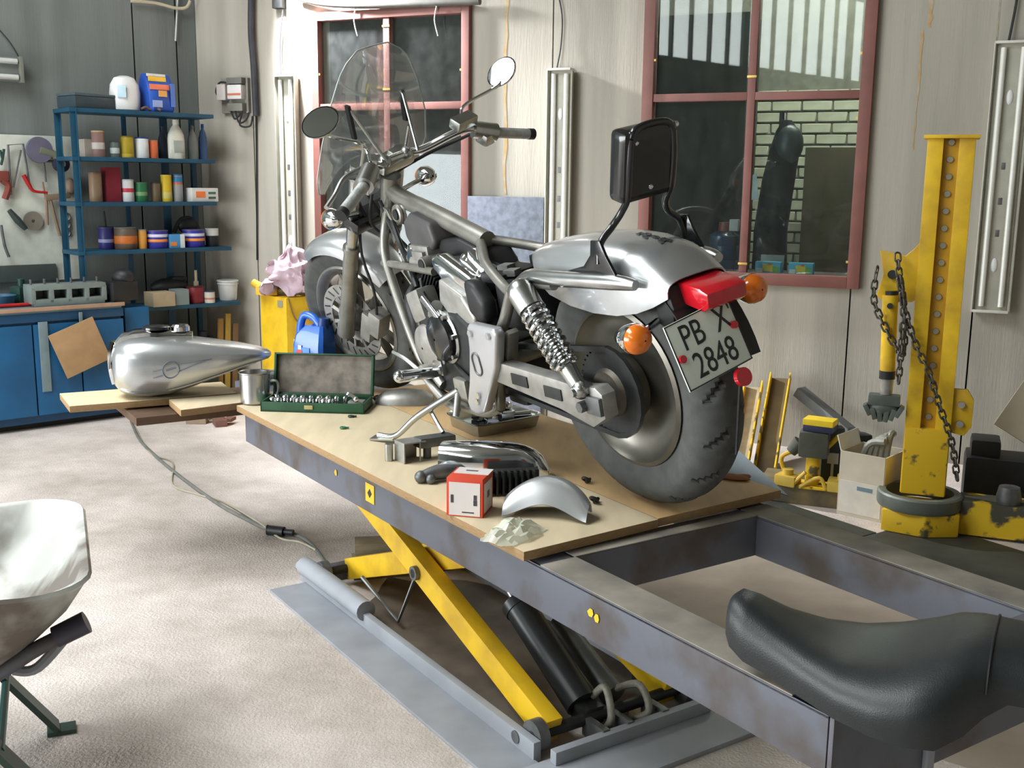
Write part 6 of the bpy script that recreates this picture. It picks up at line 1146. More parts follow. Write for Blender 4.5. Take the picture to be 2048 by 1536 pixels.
# ---- chains, link by link
chain_m = M('chain_steel', (104, 100, 92), rough=0.45, metal=0.7, var=0.2, scale=30)
LK = bpy.data.meshes.new('chain_link'); b = BM(); torus(b, (0, 0, 0), 0.0115, 0.0042, (0, 0, 1), 14, 6, stretch=0.0085, sdir=(1, 0, 0)); b.to_mesh(LK); b.free(); LK.materials.append(chain_m); LK.polygons.foreach_set('use_smooth', [True] * len(LK.polygons))
def chain(label, pts):
    P = smooth_path(pts, 24); root = thing('chain', label, 'chain', P[-1]); inv = ROOT[root.name].inverted(); acc = 0.0; n = 0; last = P[0]; pitch = 0.030
    for p in P[1:]:
        seg = (p - last).length
        while acc + seg >= pitch:
            t = (pitch - acc) / seg; last = last.lerp(p, t); seg = (p - last).length; acc = 0.0
            d = (p - last); d = d.normalized() if d.length > 1e-6 else Vector((0, 0, -1)); x, y, a = frame_of(d); rt = R3(d, x if n % 2 else (x + y).normalized() if False else y)
            o = bpy.data.objects.new('link', LK); C.objects.link(o); o.parent = root; m = rt.to_4x4(); m.translation = inv @ last; o.matrix_local = m; n += 1
        acc += seg; last = p
    return root
chain('long chain running from the bracket down across the tower to its base', [TW(1795, 500, 0.07), TW(1798, 545, 0.09), TW(1810, 620, 0.09), TW(1832, 690, 0.10), TW(1858, 745, 0.10), TW(1880, 815, 0.10), TW(1898, 865, 0.10), TW(1908, 910, 0.08), TW(1915, 965, 0.07)])
chain('chain looped over the tower bracket with its end hanging free', [TW(1757, 528, 0.06), TW(1750, 560, 0.09), TW(1748, 600, 0.09), TW(1763, 640, 0.09), TW(1790, 690, 0.09), TW(1808, 700, 0.09), TW(1806, 600, 0.095), TW(1800, 560, 0.09)])
chain('short chain end hanging beside the yellow ram', [TW(1806, 640, 0.12), TW(1802, 700, 0.12), TW(1797, 762, 0.12)])
# ---- steel sections leaning on the wall
def lean(px0, py0, px1, py1, w, d, mat, name, label, cat, edge=None, zlow=0.0):
    """section from its foot on the floor to its head against the wall"""
    f = onz(px0, py0, zlow); h_ = BWp(px1, py1, 0.05 + d); ax_ = (h_ - f); L = ax_.length; ax_.normalize(); x = (WB - ax_ * WB.dot(ax_)).normalized(); y = ax_.cross(x); c = (f + h_) / 2
    t = thing(name, label, cat, f); R_ = R3(x, y, ax_)
    b = BM(); bx(b, c, (w, 0.006, L), R_, bev=0.001); obj('web', b, mat, t)
    for s in (-1, 1): b = BM(); bx(b, c + x * (s * (w / 2 - 0.004)) - y * (s * 0 + d / 2), (0.008, d, L), R_, bev=0.001); obj('flange', b, edge or mat, t)
    return t
brs = M('brown_steel', (104, 90, 64), rough=0.6, scale=8)
lean(1474, 955, 1508, 775, 0.10, 0.05, M('beige_steel', (170, 156, 130), rough=0.6), 'steel_channel', 'beige steel channel with yellow edges leaning on the wall left of a darker one', 'channel', yellowd)
lean(1530, 945, 1562, 757, 0.11, 0.05, brs, 'steel_channel', 'brown steel channel with yellow edges leaning on the wall beside the rear wheel', 'channel', yellowd)
b = BM(); f = BWp(1780, 930, 0.30); h_ = BWp(1598, 782, 0.08); tube(b, [f, h_], 0.05, k=1, sq=(0.075, 0.05)); solo('grey_beam', b, M('beam_grey', (112, 116, 114), rough=0.55, metal=0.3, scale=8), 'long grey steel beam leaning diagonally against the wall behind the clutter', 'beam')
# ---- clutter on a low bench of steel behind the lift
def cb_(px, py, z=0.0): return onz(px, py, z)
b = BM(); q = cb_(1630, 1012); bx(b, q + tdp * 0.14 + Z * 0.04, (0.52, 0.30, 0.08), RT, bev=0.006); solo('steel_platform', b, M('platform_brown', (120, 104, 66), rough=0.7, scale=7, col2=(74, 68, 52)), 'low brown steel platform under the clutter behind the lift', 'platform')
def bench_pt(px, py, off=0.0): q = onpl(px, py, tdp, TD + off); return q
PZ = 0.0805
p = bench_pt(1624, 960, 0.22); p.z = PZ; t = thing('bench_drill', 'yellow and black drill head standing among the clutter', 'drill', p)
zt_ = bench_pt(1640, 868, 0.22).z
b = BM(); bx(b, Vector((p.x, p.y, PZ)) + Z * 0.006, (0.14, 0.12, 0.012), RT, bev=0.003); cyl(b, p, p + Z * 0.16, 0.032, n=16); obj('drill_stand', b, yellowd, t)
b = BM(); bx(b, p + Z * 0.20, (0.13, 0.11, 0.12), RT, bev=0.02); cyl(b, p + trt * (-0.06) + Z * 0.2, p + trt * (-0.10) + Z * 0.15, 0.035, 0.025, 14); obj('drill_motor', b, M('drill_grey', (78, 80, 70), rough=0.5, scale=12), t)
b = BM(); tube(b, [p + trt * (-0.08) + Z * 0.16, p + trt * (-0.14) + Z * 0.12, p + trt * (-0.12) + Z * 0.05], 0.010, 8); tube(b, [p + trt * 0.05 + Z * 0.18, p + trt * 0.10 + Z * 0.24], 0.012, 8, k=1); obj('drill_lever', b, yellow, t)
p2 = p + Z * 0.2605 + trt * 0.02; t = thing('yellow_tin_box', 'small bright yellow box on top of the drill head', 'box', p2)
b = BM(); bx(b, p2 + Z * 0.014, (0.13, 0.09, 0.028), RT @ rz3(-0.15), bev=0.004); obj('box_base', b, cm((40, 44, 76)), t)
b = BM(); bx(b, p2 + Z * 0.042, (0.135, 0.095, 0.028), RT @ rz3(-0.15), bev=0.005); obj('box_lid', b, cm((238, 206, 40)), t)
for i, (px, py, o_, s_, c, lab) in enumerate(((1575, 965, 0.20, (0.10, 0.08, 0.05), (190, 160, 60), 'worn yellow casting left of the drill head'), (1688, 965, 0.20, (0.14, 0.10, 0.05), (200, 172, 70), 'flat yellowish block right of the drill head'), (1660, 930, 0.34, (0.10, 0.08, 0.18), (40, 46, 46), 'black machine housing behind the drill head'), (1700, 945, 0.40, (0.16, 0.08, 0.14), (34, 38, 40), 'black box against the grey beam'))):
    q = bench_pt(px, py, o_); q.z = PZ if o_ < 0.29 else 0.0005; b = BM(); h = s_[2] if o_ < 0.29 else s_[2] + 0.16
    bx(b, q + Z * h / 2, (s_[0], s_[1], h), RT @ rz3(0.3 * (i - 1)), bev=0.012); cyl(b, q + Z * h, q + Z * (h + 0.025), min(s_[0], s_[1]) * 0.3, n=14); solo('machine_part', b, cm(c, rough=0.6), lab, 'machine part')
b = BM(); q = bench_pt(1664, 940, 0.30); q.z = 0.20; bx(b, q, (0.05, 0.01, 0.05), RT, bev=0.002); q.z = 0.0; bx(b, q + Z * 0.09, (0.012, 0.008, 0.18), RT); solo('grey_tag', b, cm((176, 178, 170)), 'small pale tag standing in front of the black machine housing', 'tag')
b = BM(); q = bench_pt(1600, 975, 0.16); q.z = PZ + 0.008; tube(b, [q, q + trt * 0.08 + Z * 0.05, q + trt * 0.11 + Z * 0.0], 0.009, 8); tube(b, [q + trt * -0.04, q + trt * 0.02 + Z * 0.07], 0.009, 8, k=1); solo('bent_hook', b, cm((206, 170, 60)), 'bent yellow hook lying left of the drill stand', 'hook')
b = BM(); q0 = cb_(1632, 1008); q0.z = PZ + 0.01; tube(b, [q0, q0 + trt * 0.16 - Z * 0.002], 0.010, 8, k=1); solo('black_bar', b, black, 'short black bar at the front of the steel platform', 'bar')
# cardboard box beside the tower with rolled film in it
p = onz(1690, 1040, 0.0); bxr = RT @ rz3(-0.35); t = thing('cardboard_box', 'open beige cardboard box left of the tower base', 'box', p + trt * 0.08 + tdp * 0.14)
bc = p + trt * 0.09 + tdp * 0.16; hb_ = 0.285
b = BM()
for c, s_ in (((0, -0.11, hb_ / 2), (0.20, 0.006, hb_)), ((0, 0.11, hb_ / 2), (0.20, 0.006, hb_)), ((-0.10, 0, hb_ / 2), (0.006, 0.22, hb_)), ((0.10, 0, hb_ / 2), (0.006, 0.22, hb_)), ((0, 0, 0.004), (0.20, 0.22, 0.008))): bx(b, bc + bxr @ Vector(c), s_, bxr)
obj('box_walls', b, cardw, t)
b = BM(); bx(b, bc + bxr @ Vector((-0.113, 0, hb_ + 0.02)), (0.004, 0.2, 0.09), bxr @ Matrix.Rotation(-0.3, 3, 'Y')); obj('box_flap', b, white, t)
b = BM(); bx(b, bc + bxr @ Vector((0.0, -0.1145, hb_ * 0.30)), (0.19, 0.002, hb_ * 0.5), bxr); obj('paper_label', b, cm((210, 204, 190)), t)
b = BM(); bx(b, bc + bxr @ Vector((0.02, -0.1158, hb_ * 0.46)), (0.07, 0.001, 0.018), bxr); obj('printed_mark', b, cm((110, 130, 140)), t)
b = BM()
for i in range(5): tube(b, [bc + bxr @ Vector((-0.05 + 0.02 * i, -0.05 + 0.02 * i, 0.10)), bc + bxr @ Vector((-0.02 + 0.02 * i, -0.03 + 0.01 * i, 0.30 + 0.01 * i)), bc + bxr @ Vector((0.06, 0.02 * i - 0.03, 0.335 + 0.006 * i))], 0.016, 8)
solo('film_roll', b, M('grey_film', (150, 152, 142), rough=0.35, var=0.2), 'crumpled grey film sticking out of the cardboard box', 'film')
# leaning cardboard and dark machine right of the tower
b = BM(); q = CP(0.36, 0.36, 0.0); bx(b, q + Z * 0.14, (0.40, 0.22, 0.28), RT, bev=0.03); bx(b, q + Z * 0.31 - trt * 0.12, (0.12, 0.16, 0.08), RT, bev=0.02); cyl(b, q + Z * 0.12 - tdp * 0.10, q + Z * 0.12 - tdp * 0.16, 0.05, n=16); solo('black_compressor', b, black, 'black machine lump on the floor right of the tower', 'machine')
b = BM(); bx(b, CP(0.52, 0.31, 0.42), (0.46, 0.008, 0.26), RT @ Matrix.Rotation(radians(30), 3, 'Y') @ Matrix.Rotation(radians(-22), 3, 'X')); solo('cardboard_sheet', b, cardw, 'large sheet of beige cardboard leaning right of the tower', 'cardboard')
b = BM(); q = CP(0.33, 0.03, 0.1515); lathe(b, [(0.002, 0), (0.045, 0), (0.05, 0.02), (0.04, 0.07), (0.002, 0.075)], q, n=16); solo('metal_cup', b, steel, 'dark metal cup on the chipped yellow beam', 'cup')
b = BM(); q = CP(0.60, -0.05, 0.0); bx(b, q + Z * 0.10 - tdp * 0.02 , (0.16, 0.04, 0.2), RT @ rz3(0.1), bev=0.004); solo('brown_carton', b, card, 'brown carton standing at the right edge in front of the yellow beam', 'carton')

# ================================================================== BACK WALL FITTINGS
lampw = cm((214, 212, 202)); tubem = M('unlit_tube', (228, 228, 220), rough=0.3, var=0.03)
def strip(pxt, pyt, z0, w, label):
    top = BWp(pxt, pyt, 0.05); s = WB.dot(top); z1 = top.z; L = z1 - z0; t = thing('strip_lamp', label, 'lamp', bw(s, z0, 0.03))
    b = BM(); bx(b, bw(s, (z0 + z1) / 2, 0.026), (w * 0.9, 0.04, L), RB, bev=0.004)
    for d in (-1, 1): bx(b, bw(s + d * w * 0.48, (z0 + z1) / 2, 0.047), (0.006, 0.056, L), RB @ Matrix.Rotation(0.25 * d, 3, 'Z'), bev=0.001)
    obj('housing', b, M('lamp_housing', (178, 176, 162), rough=0.45, var=0.06), t)
    for d in (-1, 1): b = BM(); cyl(b, bw(s + d * w * 0.27, z0 + 0.03, 0.062), bw(s + d * w * 0.27, z1 - 0.03, 0.062), 0.0135, n=14); obj('lamp_tube', b, tubem, t)
    for z in (z0 + 0.006, z1 - 0.006): b = BM(); bx(b, bw(s, z, 0.048), (w, 0.08, 0.012), RB, bev=0.002); obj('end_cap', b, lampw, t)
    for k in (0.18, 0.80): b = BM(); ball(b, bw(s, z0 + L * k, 0.045), (0.016, 0.010, 0.036), 14, 8, RB); obj('starter', b, white, t)
    for k in (0.3, 0.42, 0.55): b = BM(); bx(b, bw(s, z0 + L * k, 0.043), (0.02, 0.008, 0.035), RB, bev=0.003); obj('contact', b, steel, t)
    return t
zbot = BWp(1990, 625, 0.05).z
strip(572, 150, zbot, 0.14, 'unlit vertical strip lamp left of the left window'); strip(1122, 137, zbot, 0.14, 'unlit vertical strip lamp between the two windows'); strip(2030, 82, zbot, 0.165, 'unlit vertical strip lamp at the right edge beside the tower')
# galvanised sheet leaning under the middle lamp
b = BM(); a0 = BWp(938, 392, 0.03); a1 = BWp(1090, 395, 0.03); s0_, s1_ = WB.dot(a0), WB.dot(a1); zt_ = a0.z
bx(b, bw((s0_ + s1_) / 2, zt_ / 2, 0.04), (s1_ - s0_, 0.02, zt_), RB, bev=0.002); solo('galvanised_sheet', b, M('galvanised', (114, 120, 132), rough=0.5, metal=0.35, scale=26, var=0.16), 'mottled blue grey metal sheet standing against the wall below the rust streak', 'metal sheet')
# wall lamp above the corner, lit, only its bracket and lower edge come into view
wp = BWp(562, -30, 0.0); ws_ = WB.dot(wp); wz = wp.z
wlm = thing('wall_floodlight', 'lit floodlight on a black bracket above the left strip lamp', 'lamp', bw(ws_, wz, 0.1))
b = BM(); q0 = BWp(556, -10, 0.03); bx(b, BWp(558, -6, 0.02), (0.075, 0.05, 0.14), RB, bev=0.006); tube(b, [BWp(558, -20, 0.04), bw(ws_, wz + 0.16, 0.14), bw(ws_, wz + 0.20, 0.28)], 0.016, 10); obj('lamp_bracket', b, dsteel, wlm)
b = BM(); dwn = (Z * -0.9 + NB * 0.25 + WB * 0.70).normalized(); lathe(b, [(0.03, -0.10), (0.10, -0.04), (0.12, 0.03), (0.112, 0.03), (0.09, -0.03), (0.02, -0.085)], bw(ws_, wz + 0.20, 0.30), dwn, 24); obj('lamp_reflector', b, chromed, wlm)
b = BM(); lathe(b, [(0.088, -0.024), (0.05, -0.018), (0.003, -0.016)], bw(ws_, wz + 0.20, 0.30), dwn, 24); obj('lamp_lens', b, M('lit_lens', (255, 250, 240), emit=30.0), wlm)
ld_ = bpy.data.lights.new('floodlight_beam', 'SPOT'); ld_.energy = 850; ld_.spot_size = radians(96); ld_.spot_blend = 1.0; ld_.shadow_soft_size = 0.08; ld_.color = (0.95, 0.96, 1.0)
lo_ = bpy.data.objects.new('floodlight_beam', ld_); C.objects.link(lo_); lo_.parent = wlm; lo_.matrix_parent_inverse = wlm.matrix_world.inverted(); lo_.location = bw(ws_, wz + 0.19, 0.30) + dwn * 0.03; lo_.rotation_euler = dwn.to_track_quat('-Z', 'Y').to_euler()
# meters and switch gear in the corner with their wires
ep = BWp(475, 192, 0.0); es, ez = WB.dot(ep), ep.z; eb = thing('switch_gear', 'small grey and white electrical switch gear on the wall beside the cable duct', 'switch gear', bw(es, ez - 0.12, 0.04))
b = BM(); bx(b, bw(es, ez, 0.015), (0.21, 0.03, 0.22), RB, bev=0.004); obj('mount_plate', b, M('gear_grey', (140, 138, 128), rough=0.5), eb)
for ds, dz, w, h, c in ((-0.075, 0.02, 0.07, 0.10, (206, 196, 190)), (0.03, 0.02, 0.11, 0.09, (222, 218, 216)), (0.03, -0.075, 0.12, 0.05, (128, 126, 116)), (0.03, 0.09, 0.12, 0.04, (110, 110, 104))): b = BM(); bx(b, bw(es + ds, ez + dz, 0.05), (w, 0.05, h), RB, bev=0.008); obj('gear_module', b, cm(c), eb)
b = BM(); bx(b, bw(es + 0.03, ez + 0.005, 0.077), (0.10, 0.003, 0.012), RB); obj('red_stripe', b, cm((206, 112, 84)), eb)
for pts in ([(445, 200), (432, 185), (440, 165), (462, 168)], [(470, 220), (478, 245), (492, 240), (498, 225)], [(485, 222), (480, 250), (500, 252), (505, 232)], [(462, 222), (470, 238), (482, 226)]): b = BM(); tube(b, [BWp(x, y, 0.06) for x, y in pts], 0.006, 8); obj('wire', b, cable_m, eb)
# cable duct, cables
b = BM(); tube(b, [BWp(503, -40, 0.03), BWp(502, 60, 0.035), BWp(507, 130, 0.03), BWp(512, 232, 0.03)], 0.02, 10); solo('cable_bundle', b, M('bundle_grey', (58, 60, 66), rough=0.6), 'thick dark cable bundle running down the wall in the corner', 'cables')
b = BM(); tube(b, [BWp(512, 232, 0.012), BWp(513, 330, 0.012), BWp(514, 520, 0.012)], 0.005, 6); solo('wall_cable', b, cable_m, 'thin dark cable dropping below the cable bundle', 'cable')
b = BM(); tube(b, [BWp(590, -8, 0.05), BWp(640, 5, 0.05), BWp(720, 10, 0.06), BWp(820, 8, 0.05), BWp(960, 2, 0.05)], 0.022, 10); solo('overhead_cable', b, M('dusty_cable', (104, 102, 96), rough=0.8), 'dusty cable bundle sagging across the top of the left window', 'cable')
for x in (712, 873): b = BM(); tube(b, [BWp(x, 12, 0.06), BWp(x - 4, 40, 0.055), BWp(x + 3, 72, 0.05)], 0.004, 6); solo('wire_end', b, cm((200, 200, 196)), {712: 'pale loose wire end over the left half of the left window', 873: 'pale loose wire end over the right half of the left window'}[x], 'wire')
b = BM(); tube(b, [BWp(1112, -30, 0.02), BWp(1124, 30, 0.02), BWp(1122, 90, 0.02), BWp(1114, 135, 0.03)], 0.0045, 6); solo('lamp_cord', b, cable_m, 'dark cord dropping to the middle strip lamp', 'cord')
b = BM(); tube(b, [BWp(566, 18, 0.03), BWp(560, 90, 0.02), BWp(562, 148, 0.03)], 0.004, 6); solo('lamp_cord', b, cm((90, 90, 96)), 'thin cord dropping to the left strip lamp', 'cord')
b = BM(); tube(b, [BWp(2040, -40, 0.02), BWp(2030, 20, 0.02), BWp(2018, 80, 0.03)], 0.006, 6); solo('lamp_cord', b, cable_m, 'dark cord dropping to the strip lamp at the right edge', 'cord')
b = BM(); tube(b, [LWp(262, 2, 0.03), LWp(310, 6, 0.03), LWp(350, 16, 0.04), LWp(372, 15, 0.05), LWp(380, 2, 0.05)], 0.010, 8); solo('cream_conduit', b, cm((196, 186, 160)), 'cream conduit across the top of the left wall', 'conduit')
b = BM(); tube(b, [LWp(356, -20, 0.02), LWp(354, 20, 0.02), LWp(351, 82, 0.02)], 0.006, 8); solo('white_cord', b, cm((200, 204, 200)), 'pale cord hanging down the left wall from the conduit', 'cord')
# ================================================================== NEXT ROOM, THROUGH THE WINDOW
def NRp(px, py, d): return onpl(px, py, NB, DB + d)
b = BM(); d0 = NRp(1612, 295, 2.0); d1 = NRp(1702, 300, 2.0); bx(b, nb((WB.dot(d0) + WB.dot(d1)) / 2 + 0.1, d0.z / 2, 2.0), (WB.dot(d1) - WB.dot(d0) + 0.2, 0.05, d0.z), RB, bev=0.006); solo('dark_door_panel', b, M('olive_panel', (66, 60, 38), rough=0.6, scale=5), 'dark olive panel before the brick wall, seen through the right window', 'panel')
b = BM(); d0 = NRp(1300, 210, 1.2); d1 = NRp(1492, 210, 1.2); bx(b, nb((WB.dot(d0) + WB.dot(d1)) / 2 - 0.05, 1.25, 1.4), (WB.dot(d1) - WB.dot(d0) + 0.1, 0.4, 2.5), RB, bev=0.01); solo('dark_wardrobe', b, M('wardrobe_dark', (62, 72, 66), rough=0.6, scale=6), 'tall dark wardrobe behind the left half of the right window', 'wardrobe')
# coats on a stand
p = NRp(1548, 400, 0.75); sx = WB.dot(p)
b = BM(); rs = []
for z, w, d, ox in ((0.45, 0.17, 0.09, 0.02), (0.8, 0.16, 0.09, 0.0), (1.15, 0.15, 0.09, 0.0), (1.45, 0.14, 0.085, 0.02), (1.62, 0.13, 0.08, 0.04), (1.74, 0.10, 0.07, 0.05), (1.80, 0.04, 0.04, 0.05)): rs.append([nb(sx + ox + 0.66 * w * cos(a) * (1 + 0.14 * sin(3 * a + z * 4)), z, 0.75) + NB * (d * sin(a)) for a in [2 * pi * i / 20 for i in range(20)]])
rings(b, rs); t = thing('coat_stand', 'dark coats hanging on a stand behind the right window', 'coat stand', nb(sx, 0, 0.75)); obj('coat', b, M('coat_dark', (42, 46, 44), rough=0.9, scale=8, var=0.2), t)
b = BM(); cyl(b, nb(sx + 0.02, 0.0, 0.75), nb(sx + 0.02, 1.85, 0.75), 0.015); lathe(b, [(0.002, 0.0), (0.16, 0.0), (0.16, 0.02), (0.002, 0.03)], nb(sx + 0.02, 0, 0.75), n=20); obj('stand_pole', b, dsteel, t)
b = BM(); ball(b, nb(sx + 0.075, 1.66, 0.72), (0.085, 0.08, 0.115), 16, 10, RB); obj('welding_hood', b, M('hood_grey', (62, 72, 70), rough=0.4), t)
b = BM(); prism(b, [(0, 0), (0.05, 0), (0.03, 0.16), (0.0, 0.14)], NRp(1500, 400, 0.62), WB, Z, NB * 0.004); obj('paper_strip', b, cm((196, 208, 212)), t)
# window ledge inside with bottle and packets
sz = W2Z[0] + 0.05; b = BM(); bx(b, nb((wl2 + wr2) / 2, sz - 0.02, 0.30), (wr2 - wl2, 0.34, 0.03), RB, bev=0.004)
for s_ in (wl2 + 0.1, wr2 - 0.1): bx(b, nb(s_, (sz - 0.035) / 2, 0.42), (0.04, 0.04, sz - 0.035), RB)
solo('inner_ledge', b, M('ledge_dark', (70, 66, 58), rough=0.7), 'dark ledge table behind the right window', 'table')
p = NRp(1446, 528, 0.24); p.z = sz - 0.0045; t = thing('water_bottle', 'large blue water bottle on the ledge behind the right window', 'bottle', p)
b = BM(); lathe(b, [(0.002, 0), (0.075, 0), (0.085, 0.015), (0.085, 0.06), (0.081, 0.066), (0.085, 0.072), (0.085, 0.14), (0.081, 0.146), (0.085, 0.152), (0.083, 0.20), (0.05, 0.225), (0.002, 0.225)], p, n=26); obj('bottle_body', b, M('bottle_blue', (62, 84, 112), rough=0.2, trans=0.35), t)
b = BM(); cyl(b, p + Z * 0.2255, p + Z * 0.275, 0.036, 0.033, 16); obj('bottle_neck', b, cm((120, 60, 52)), t)
b = BM(); bx(b, p + Z * 0.26 + WB * 0.055, (0.05, 0.05, 0.065), RB, bev=0.004); obj('striped_pack', b, cm((170, 168, 166)), t)
for i, (x0, x1) in enumerate(((1512, 1562), (1578, 1627))):
    a_ = NRp(x0, 540, 0.16); c_ = NRp(x1, 541, 0.16); w = (c_ - a_).length; q = (a_ + c_) / 2; q.z = sz - 0.0045; h = 0.068; t = thing('tea_packet', ('light blue and yellow packet on the ledge beside the window mullion', 'light blue and yellow packet on the ledge, the right one of the pair')[i], 'packet', q, 'blue packets on the ledge')
    b = BM(); bx(b, q + Z * h / 2, (w, 0.06, h), RB, bev=0.002); obj('packet_body', b, cm((90, 186, 220)), t)
    for (dx_, dz, ww, hh_, c) in ((0.0, 0.0, 0.4, 0.6, (238, 214, 80)), (0.32, -0.1, 0.25, 0.5, (120, 176, 90)), (-0.3, -0.2, 0.3, 0.35, (226, 238, 240)), (0.08, 0.32, 0.14, 0.18, (230, 120, 90)), (-0.05, -0.36, 0.3, 0.2, (60, 150, 200))): b = BM(); bx(b, q + WB * (dx_ * w) + Z * (h * (0.5 + dz)) - NB * 0.0308, (ww * w, 0.0016, hh_ * h), RB); obj('packet_print', b, cm(c), t)
b = BM(); q = NRp(1545, 512, 0.26); q.z = sz - 0.0045; bx(b, q + Z * 0.05, (0.13, 0.004, 0.10), RB @ Matrix.Rotation(-0.2, 3, 'X'), bev=0.001); solo('grey_card', b, cm((150, 156, 148)), 'grey card standing behind the packets on the ledge', 'card')
b = BM(); q = NRp(1316, 462, 0.25); q.z = sz - 0.0045; prism(b, [(-0.06, 0), (0.06, 0.0), (0.08, 0.10), (-0.05, 0.15)], q, WB, Z, NB * 0.03, bev=0.003); solo('pale_folder', b, cm((176, 190, 186)), 'pale folder standing at the left end of the ledge', 'folder')
# ================================================================== FLOOR THINGS
# cable lying across the floor towards the lift
def fl(px, py, z=0.007): return onz(px, py, z)
b = BM(); tube(b, [fl(262, 842), fl(280, 880), fl(318, 918), fl(372, 962), fl(440, 1010), fl(500, 1042), fl(530, 1056), fl(575, 1064), fl(612, 1080), fl(640, 1110), fl(655, 1140)], 0.008, 8); solo('floor_hose', b, M('hose_grey', (112, 112, 106), rough=0.7), 'grey air hose snaking across the concrete floor to the lift', 'hose')
b = BM(); tube(b, [fl(268, 850, 0.005), fl(300, 905, 0.005), fl(345, 925, 0.005), fl(346, 970, 0.005), fl(400, 990, 0.005), fl(450, 1006, 0.005), fl(520, 1046, 0.018), fl(560, 1076, 0.005), fl(600, 1084, 0.005), fl(632, 1100, 0.012)], 0.0045, 8); solo('extension_cord', b, cm((166, 160, 140)), 'pale cord lying beside the grey hose on the floor', 'cord')
b = BM(); q = fl(560, 1060, 0.022); cyl(b, q - Vector((0.05, 0, 0)), q + Vector((0.02, -0.02, 0)), 0.02, n=12); cyl(b, q + Vector((0.02, -0.02, 0)), q + Vector((0.06, -0.03, 0)), 0.012, n=10); torus(b, q + Vector((-0.05, 0, 0)), 0.016, 0.006, (1, 0, 0), 14, 6); solo('hose_coupling', b, dsteel, 'dark coupling in the grey hose on the floor', 'coupling')
# timber blocks behind the scissor arms
wd = M('old_timber', (146, 132, 108), rough=0.9, scale=9, stretch=(1, 1, 5), var=0.16)
for i, (px, py, s_, rz, dz, lab) in enumerate(((778, 1150, (0.24, 0.10, 0.07), 0.25, 0.0, 'weathered timber block on the floor behind the scissor arms, lower one'), (770, 1132, (0.22, 0.09, 0.06), 0.15, 0.0705, 'weathered timber block on the floor behind the scissor arms, upper one'))):
    b = BM(); q = fl(765, 1150, 0.0); bx(b, q + tdp * 0.02 + Z * (dz + s_[2] / 2), s_, rz3(rz), bev=0.004); solo('timber_block', b, wd, lab, 'timber')
# small debris under the bench end
for i, (px, py, c, lab) in enumerate(((395, 846, (150, 130, 110), 'small pale offcut on the floor under the planks'), (300, 835, (70, 80, 78), 'small dark scrap on the floor below the bench'), (440, 850, (120, 86, 74), 'small reddish scrap on the floor behind the lift end'))): b = BM(); q = fl(px, py, 0.0); bx(b, q + Z * 0.02, (0.12, 0.07, 0.04), rz3(i), bev=0.006); bx(b, q + Vector((0.05, 0.03, 0.03)), (0.05, 0.08, 0.02), rz3(i + 1), bev=0.004); solo('floor_scrap', b, cm(c, rough=0.9), lab, 'scrap')
# ---- wheelbarrow, cut by the left picture edge
wm = Vector((-1.015, 2.44, 0)); wv = Vector((0.39, -0.92, 0)).normalized(); wf = Vector((-0.92, -0.39, 0)).normalized()
def wbp(f, v, z): return wm + wf * f + wv * v + Z * z
wbar = thing('wheelbarrow', 'galvanised wheelbarrow with a dirty tray, cut by the left picture edge', 'wheelbarrow', wbp(0.4, 0, 0))
def rrect(f0, f1, hv0, hv1, z, r, n=6):
    o = []
    for (cf_, cv, a0) in ((f1 - r, hv1 - r, 0), (f0 + r, hv0 - r, pi / 2), (f0 + r, -hv0 + r, pi), (f1 - r, -hv1 + r, 1.5 * pi)):
        for i in range(n + 1): a = a0 + pi / 2 * i / n; o.append(wbp(cf_ + r * cos(a), cv + r * sin(a), z + 0.02 * (cf_ - 0.0) * 0))
    return o
zr = 0.575
b = BM(); rings(b, [rrect(-0.012, 0.92, 0.37, 0.30, zr, 0.13), rrect(-0.006, 0.91, 0.365, 0.295, zr + 0.008, 0.125), rrect(0.012, 0.90, 0.35, 0.285, zr, 0.12), rrect(0.05, 0.85, 0.33, 0.26, zr - 0.07, 0.12), rrect(0.13, 0.78, 0.25, 0.20, zr - 0.17, 0.12), rrect(0.20, 0.72, 0.20, 0.16, zr - 0.235, 0.10)], cap0=False)
rings(b, [rrect(-0.012, 0.92, 0.37, 0.30, zr, 0.13), rrect(0.0, 0.905, 0.36, 0.29, zr - 0.012, 0.125), rrect(0.04, 0.86, 0.34, 0.27, zr - 0.075, 0.12), rrect(0.12, 0.79, 0.26, 0.21, zr - 0.175, 0.12), rrect(0.19, 0.73, 0.21, 0.17, zr - 0.243, 0.10)], cap0=False)
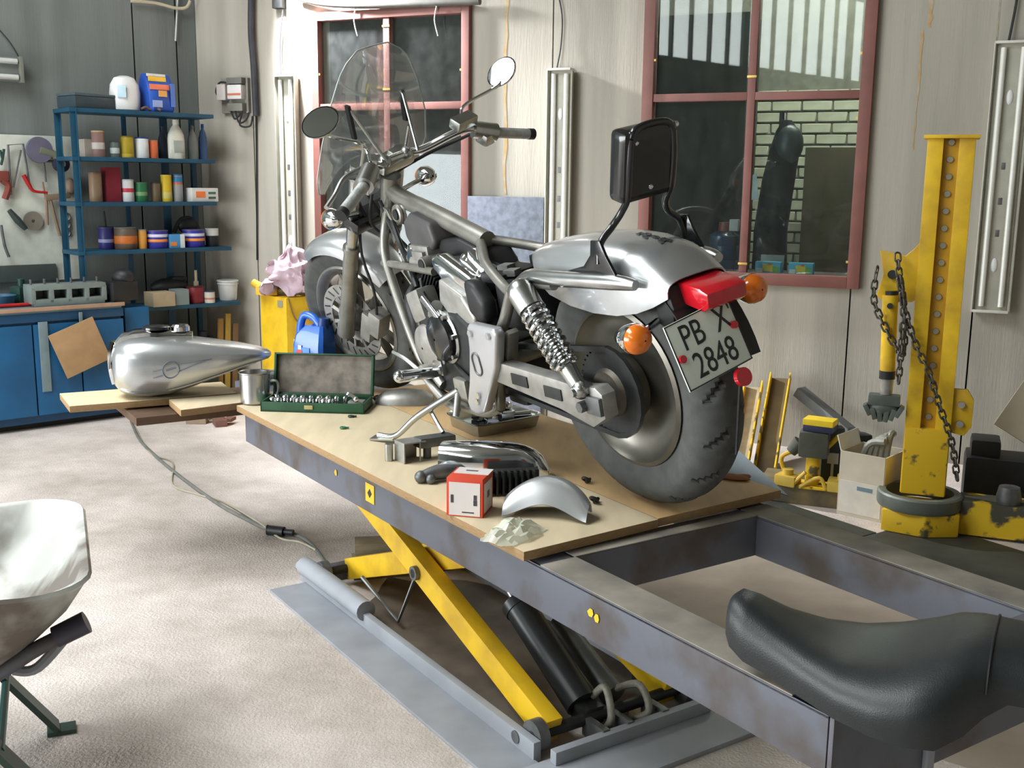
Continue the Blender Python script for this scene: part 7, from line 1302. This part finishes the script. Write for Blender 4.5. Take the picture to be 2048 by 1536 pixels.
bmesh.ops.remove_doubles(b, verts=b.verts[:], dist=1e-5); obj('tray', b, M('tray_zinc', (202, 204, 198), rough=0.5, metal=0.25, scale=3.2, col2=(120, 112, 104), lo=0.40, hi=0.52, detail=6), wbar, ang=50)
for s_ in (1, -1):
    b = BM(); tube(b, [wbp(0.02 if s_ > 0 else 0.06, 0.24 * s_, 0.455 if s_ > 0 else 0.38), wbp(0.10, 0.235 * s_, 0.42 if s_ > 0 else 0.37), wbp(0.30, 0.20 * s_, 0.325), wbp(0.75, 0.14 * s_, 0.30), wbp(1.08, 0.06 * s_, 0.20)], 0.017, 12); obj('handle_tube', b, liftp, wbar)
    b = BM(); hx = 0.0 if s_ > 0 else 0.09; cyl(b, wbp(0.07 + hx, 0.24 * s_, 0.438 - hx), wbp(0.005 + hx, 0.243 * s_, 0.465 - hx), 0.024, 0.025, 16); obj('hand_grip', b, cm((72, 70, 84)), wbar)
    b = BM(); tube(b, [wbp(0.30, 0.185 * s_, 0.33), wbp(0.20, 0.19 * s_, 0.17), wbp(0.09, 0.195 * s_, 0.014)], 0.016, k=1, sq=(0.06, 0.014)); bx(b, wbp(0.08, 0.195 * s_, 0.006), (0.07, 0.05, 0.012), R3(wf, wv), bev=0.003); obj('leg', b, cm((62, 84, 76)), wbar)
    b = BM(); tube(b, [wbp(0.03, 0.22 * s_, 0.45), wbp(0.11, 0.205 * s_, 0.36), wbp(0.16, 0.2 * s_, 0.36)], 0.012, 8); obj('brace', b, liftp2, wbar)
b = BM(); tube(b, [wbp(0.20, -0.19, 0.17), wbp(0.20, 0.19, 0.17)], 0.010, 8, k=1); obj('leg_crossbar', b, cm((40, 92, 88)), wbar)
wc = wbp(1.15, 0, 0.18); b = BM(); torus(b, wc, 0.135, 0.045, wv, 28, 12); wh = obj('barrow_tyre', b, rubber, wbar)
b = BM(); lathe(b, [(0.02, -0.05), (0.04, -0.03), (0.10, -0.02), (0.10, 0.02), (0.04, 0.03), (0.02, 0.05)], wc, wv, 24); obj('barrow_rim', b, red, wbar)
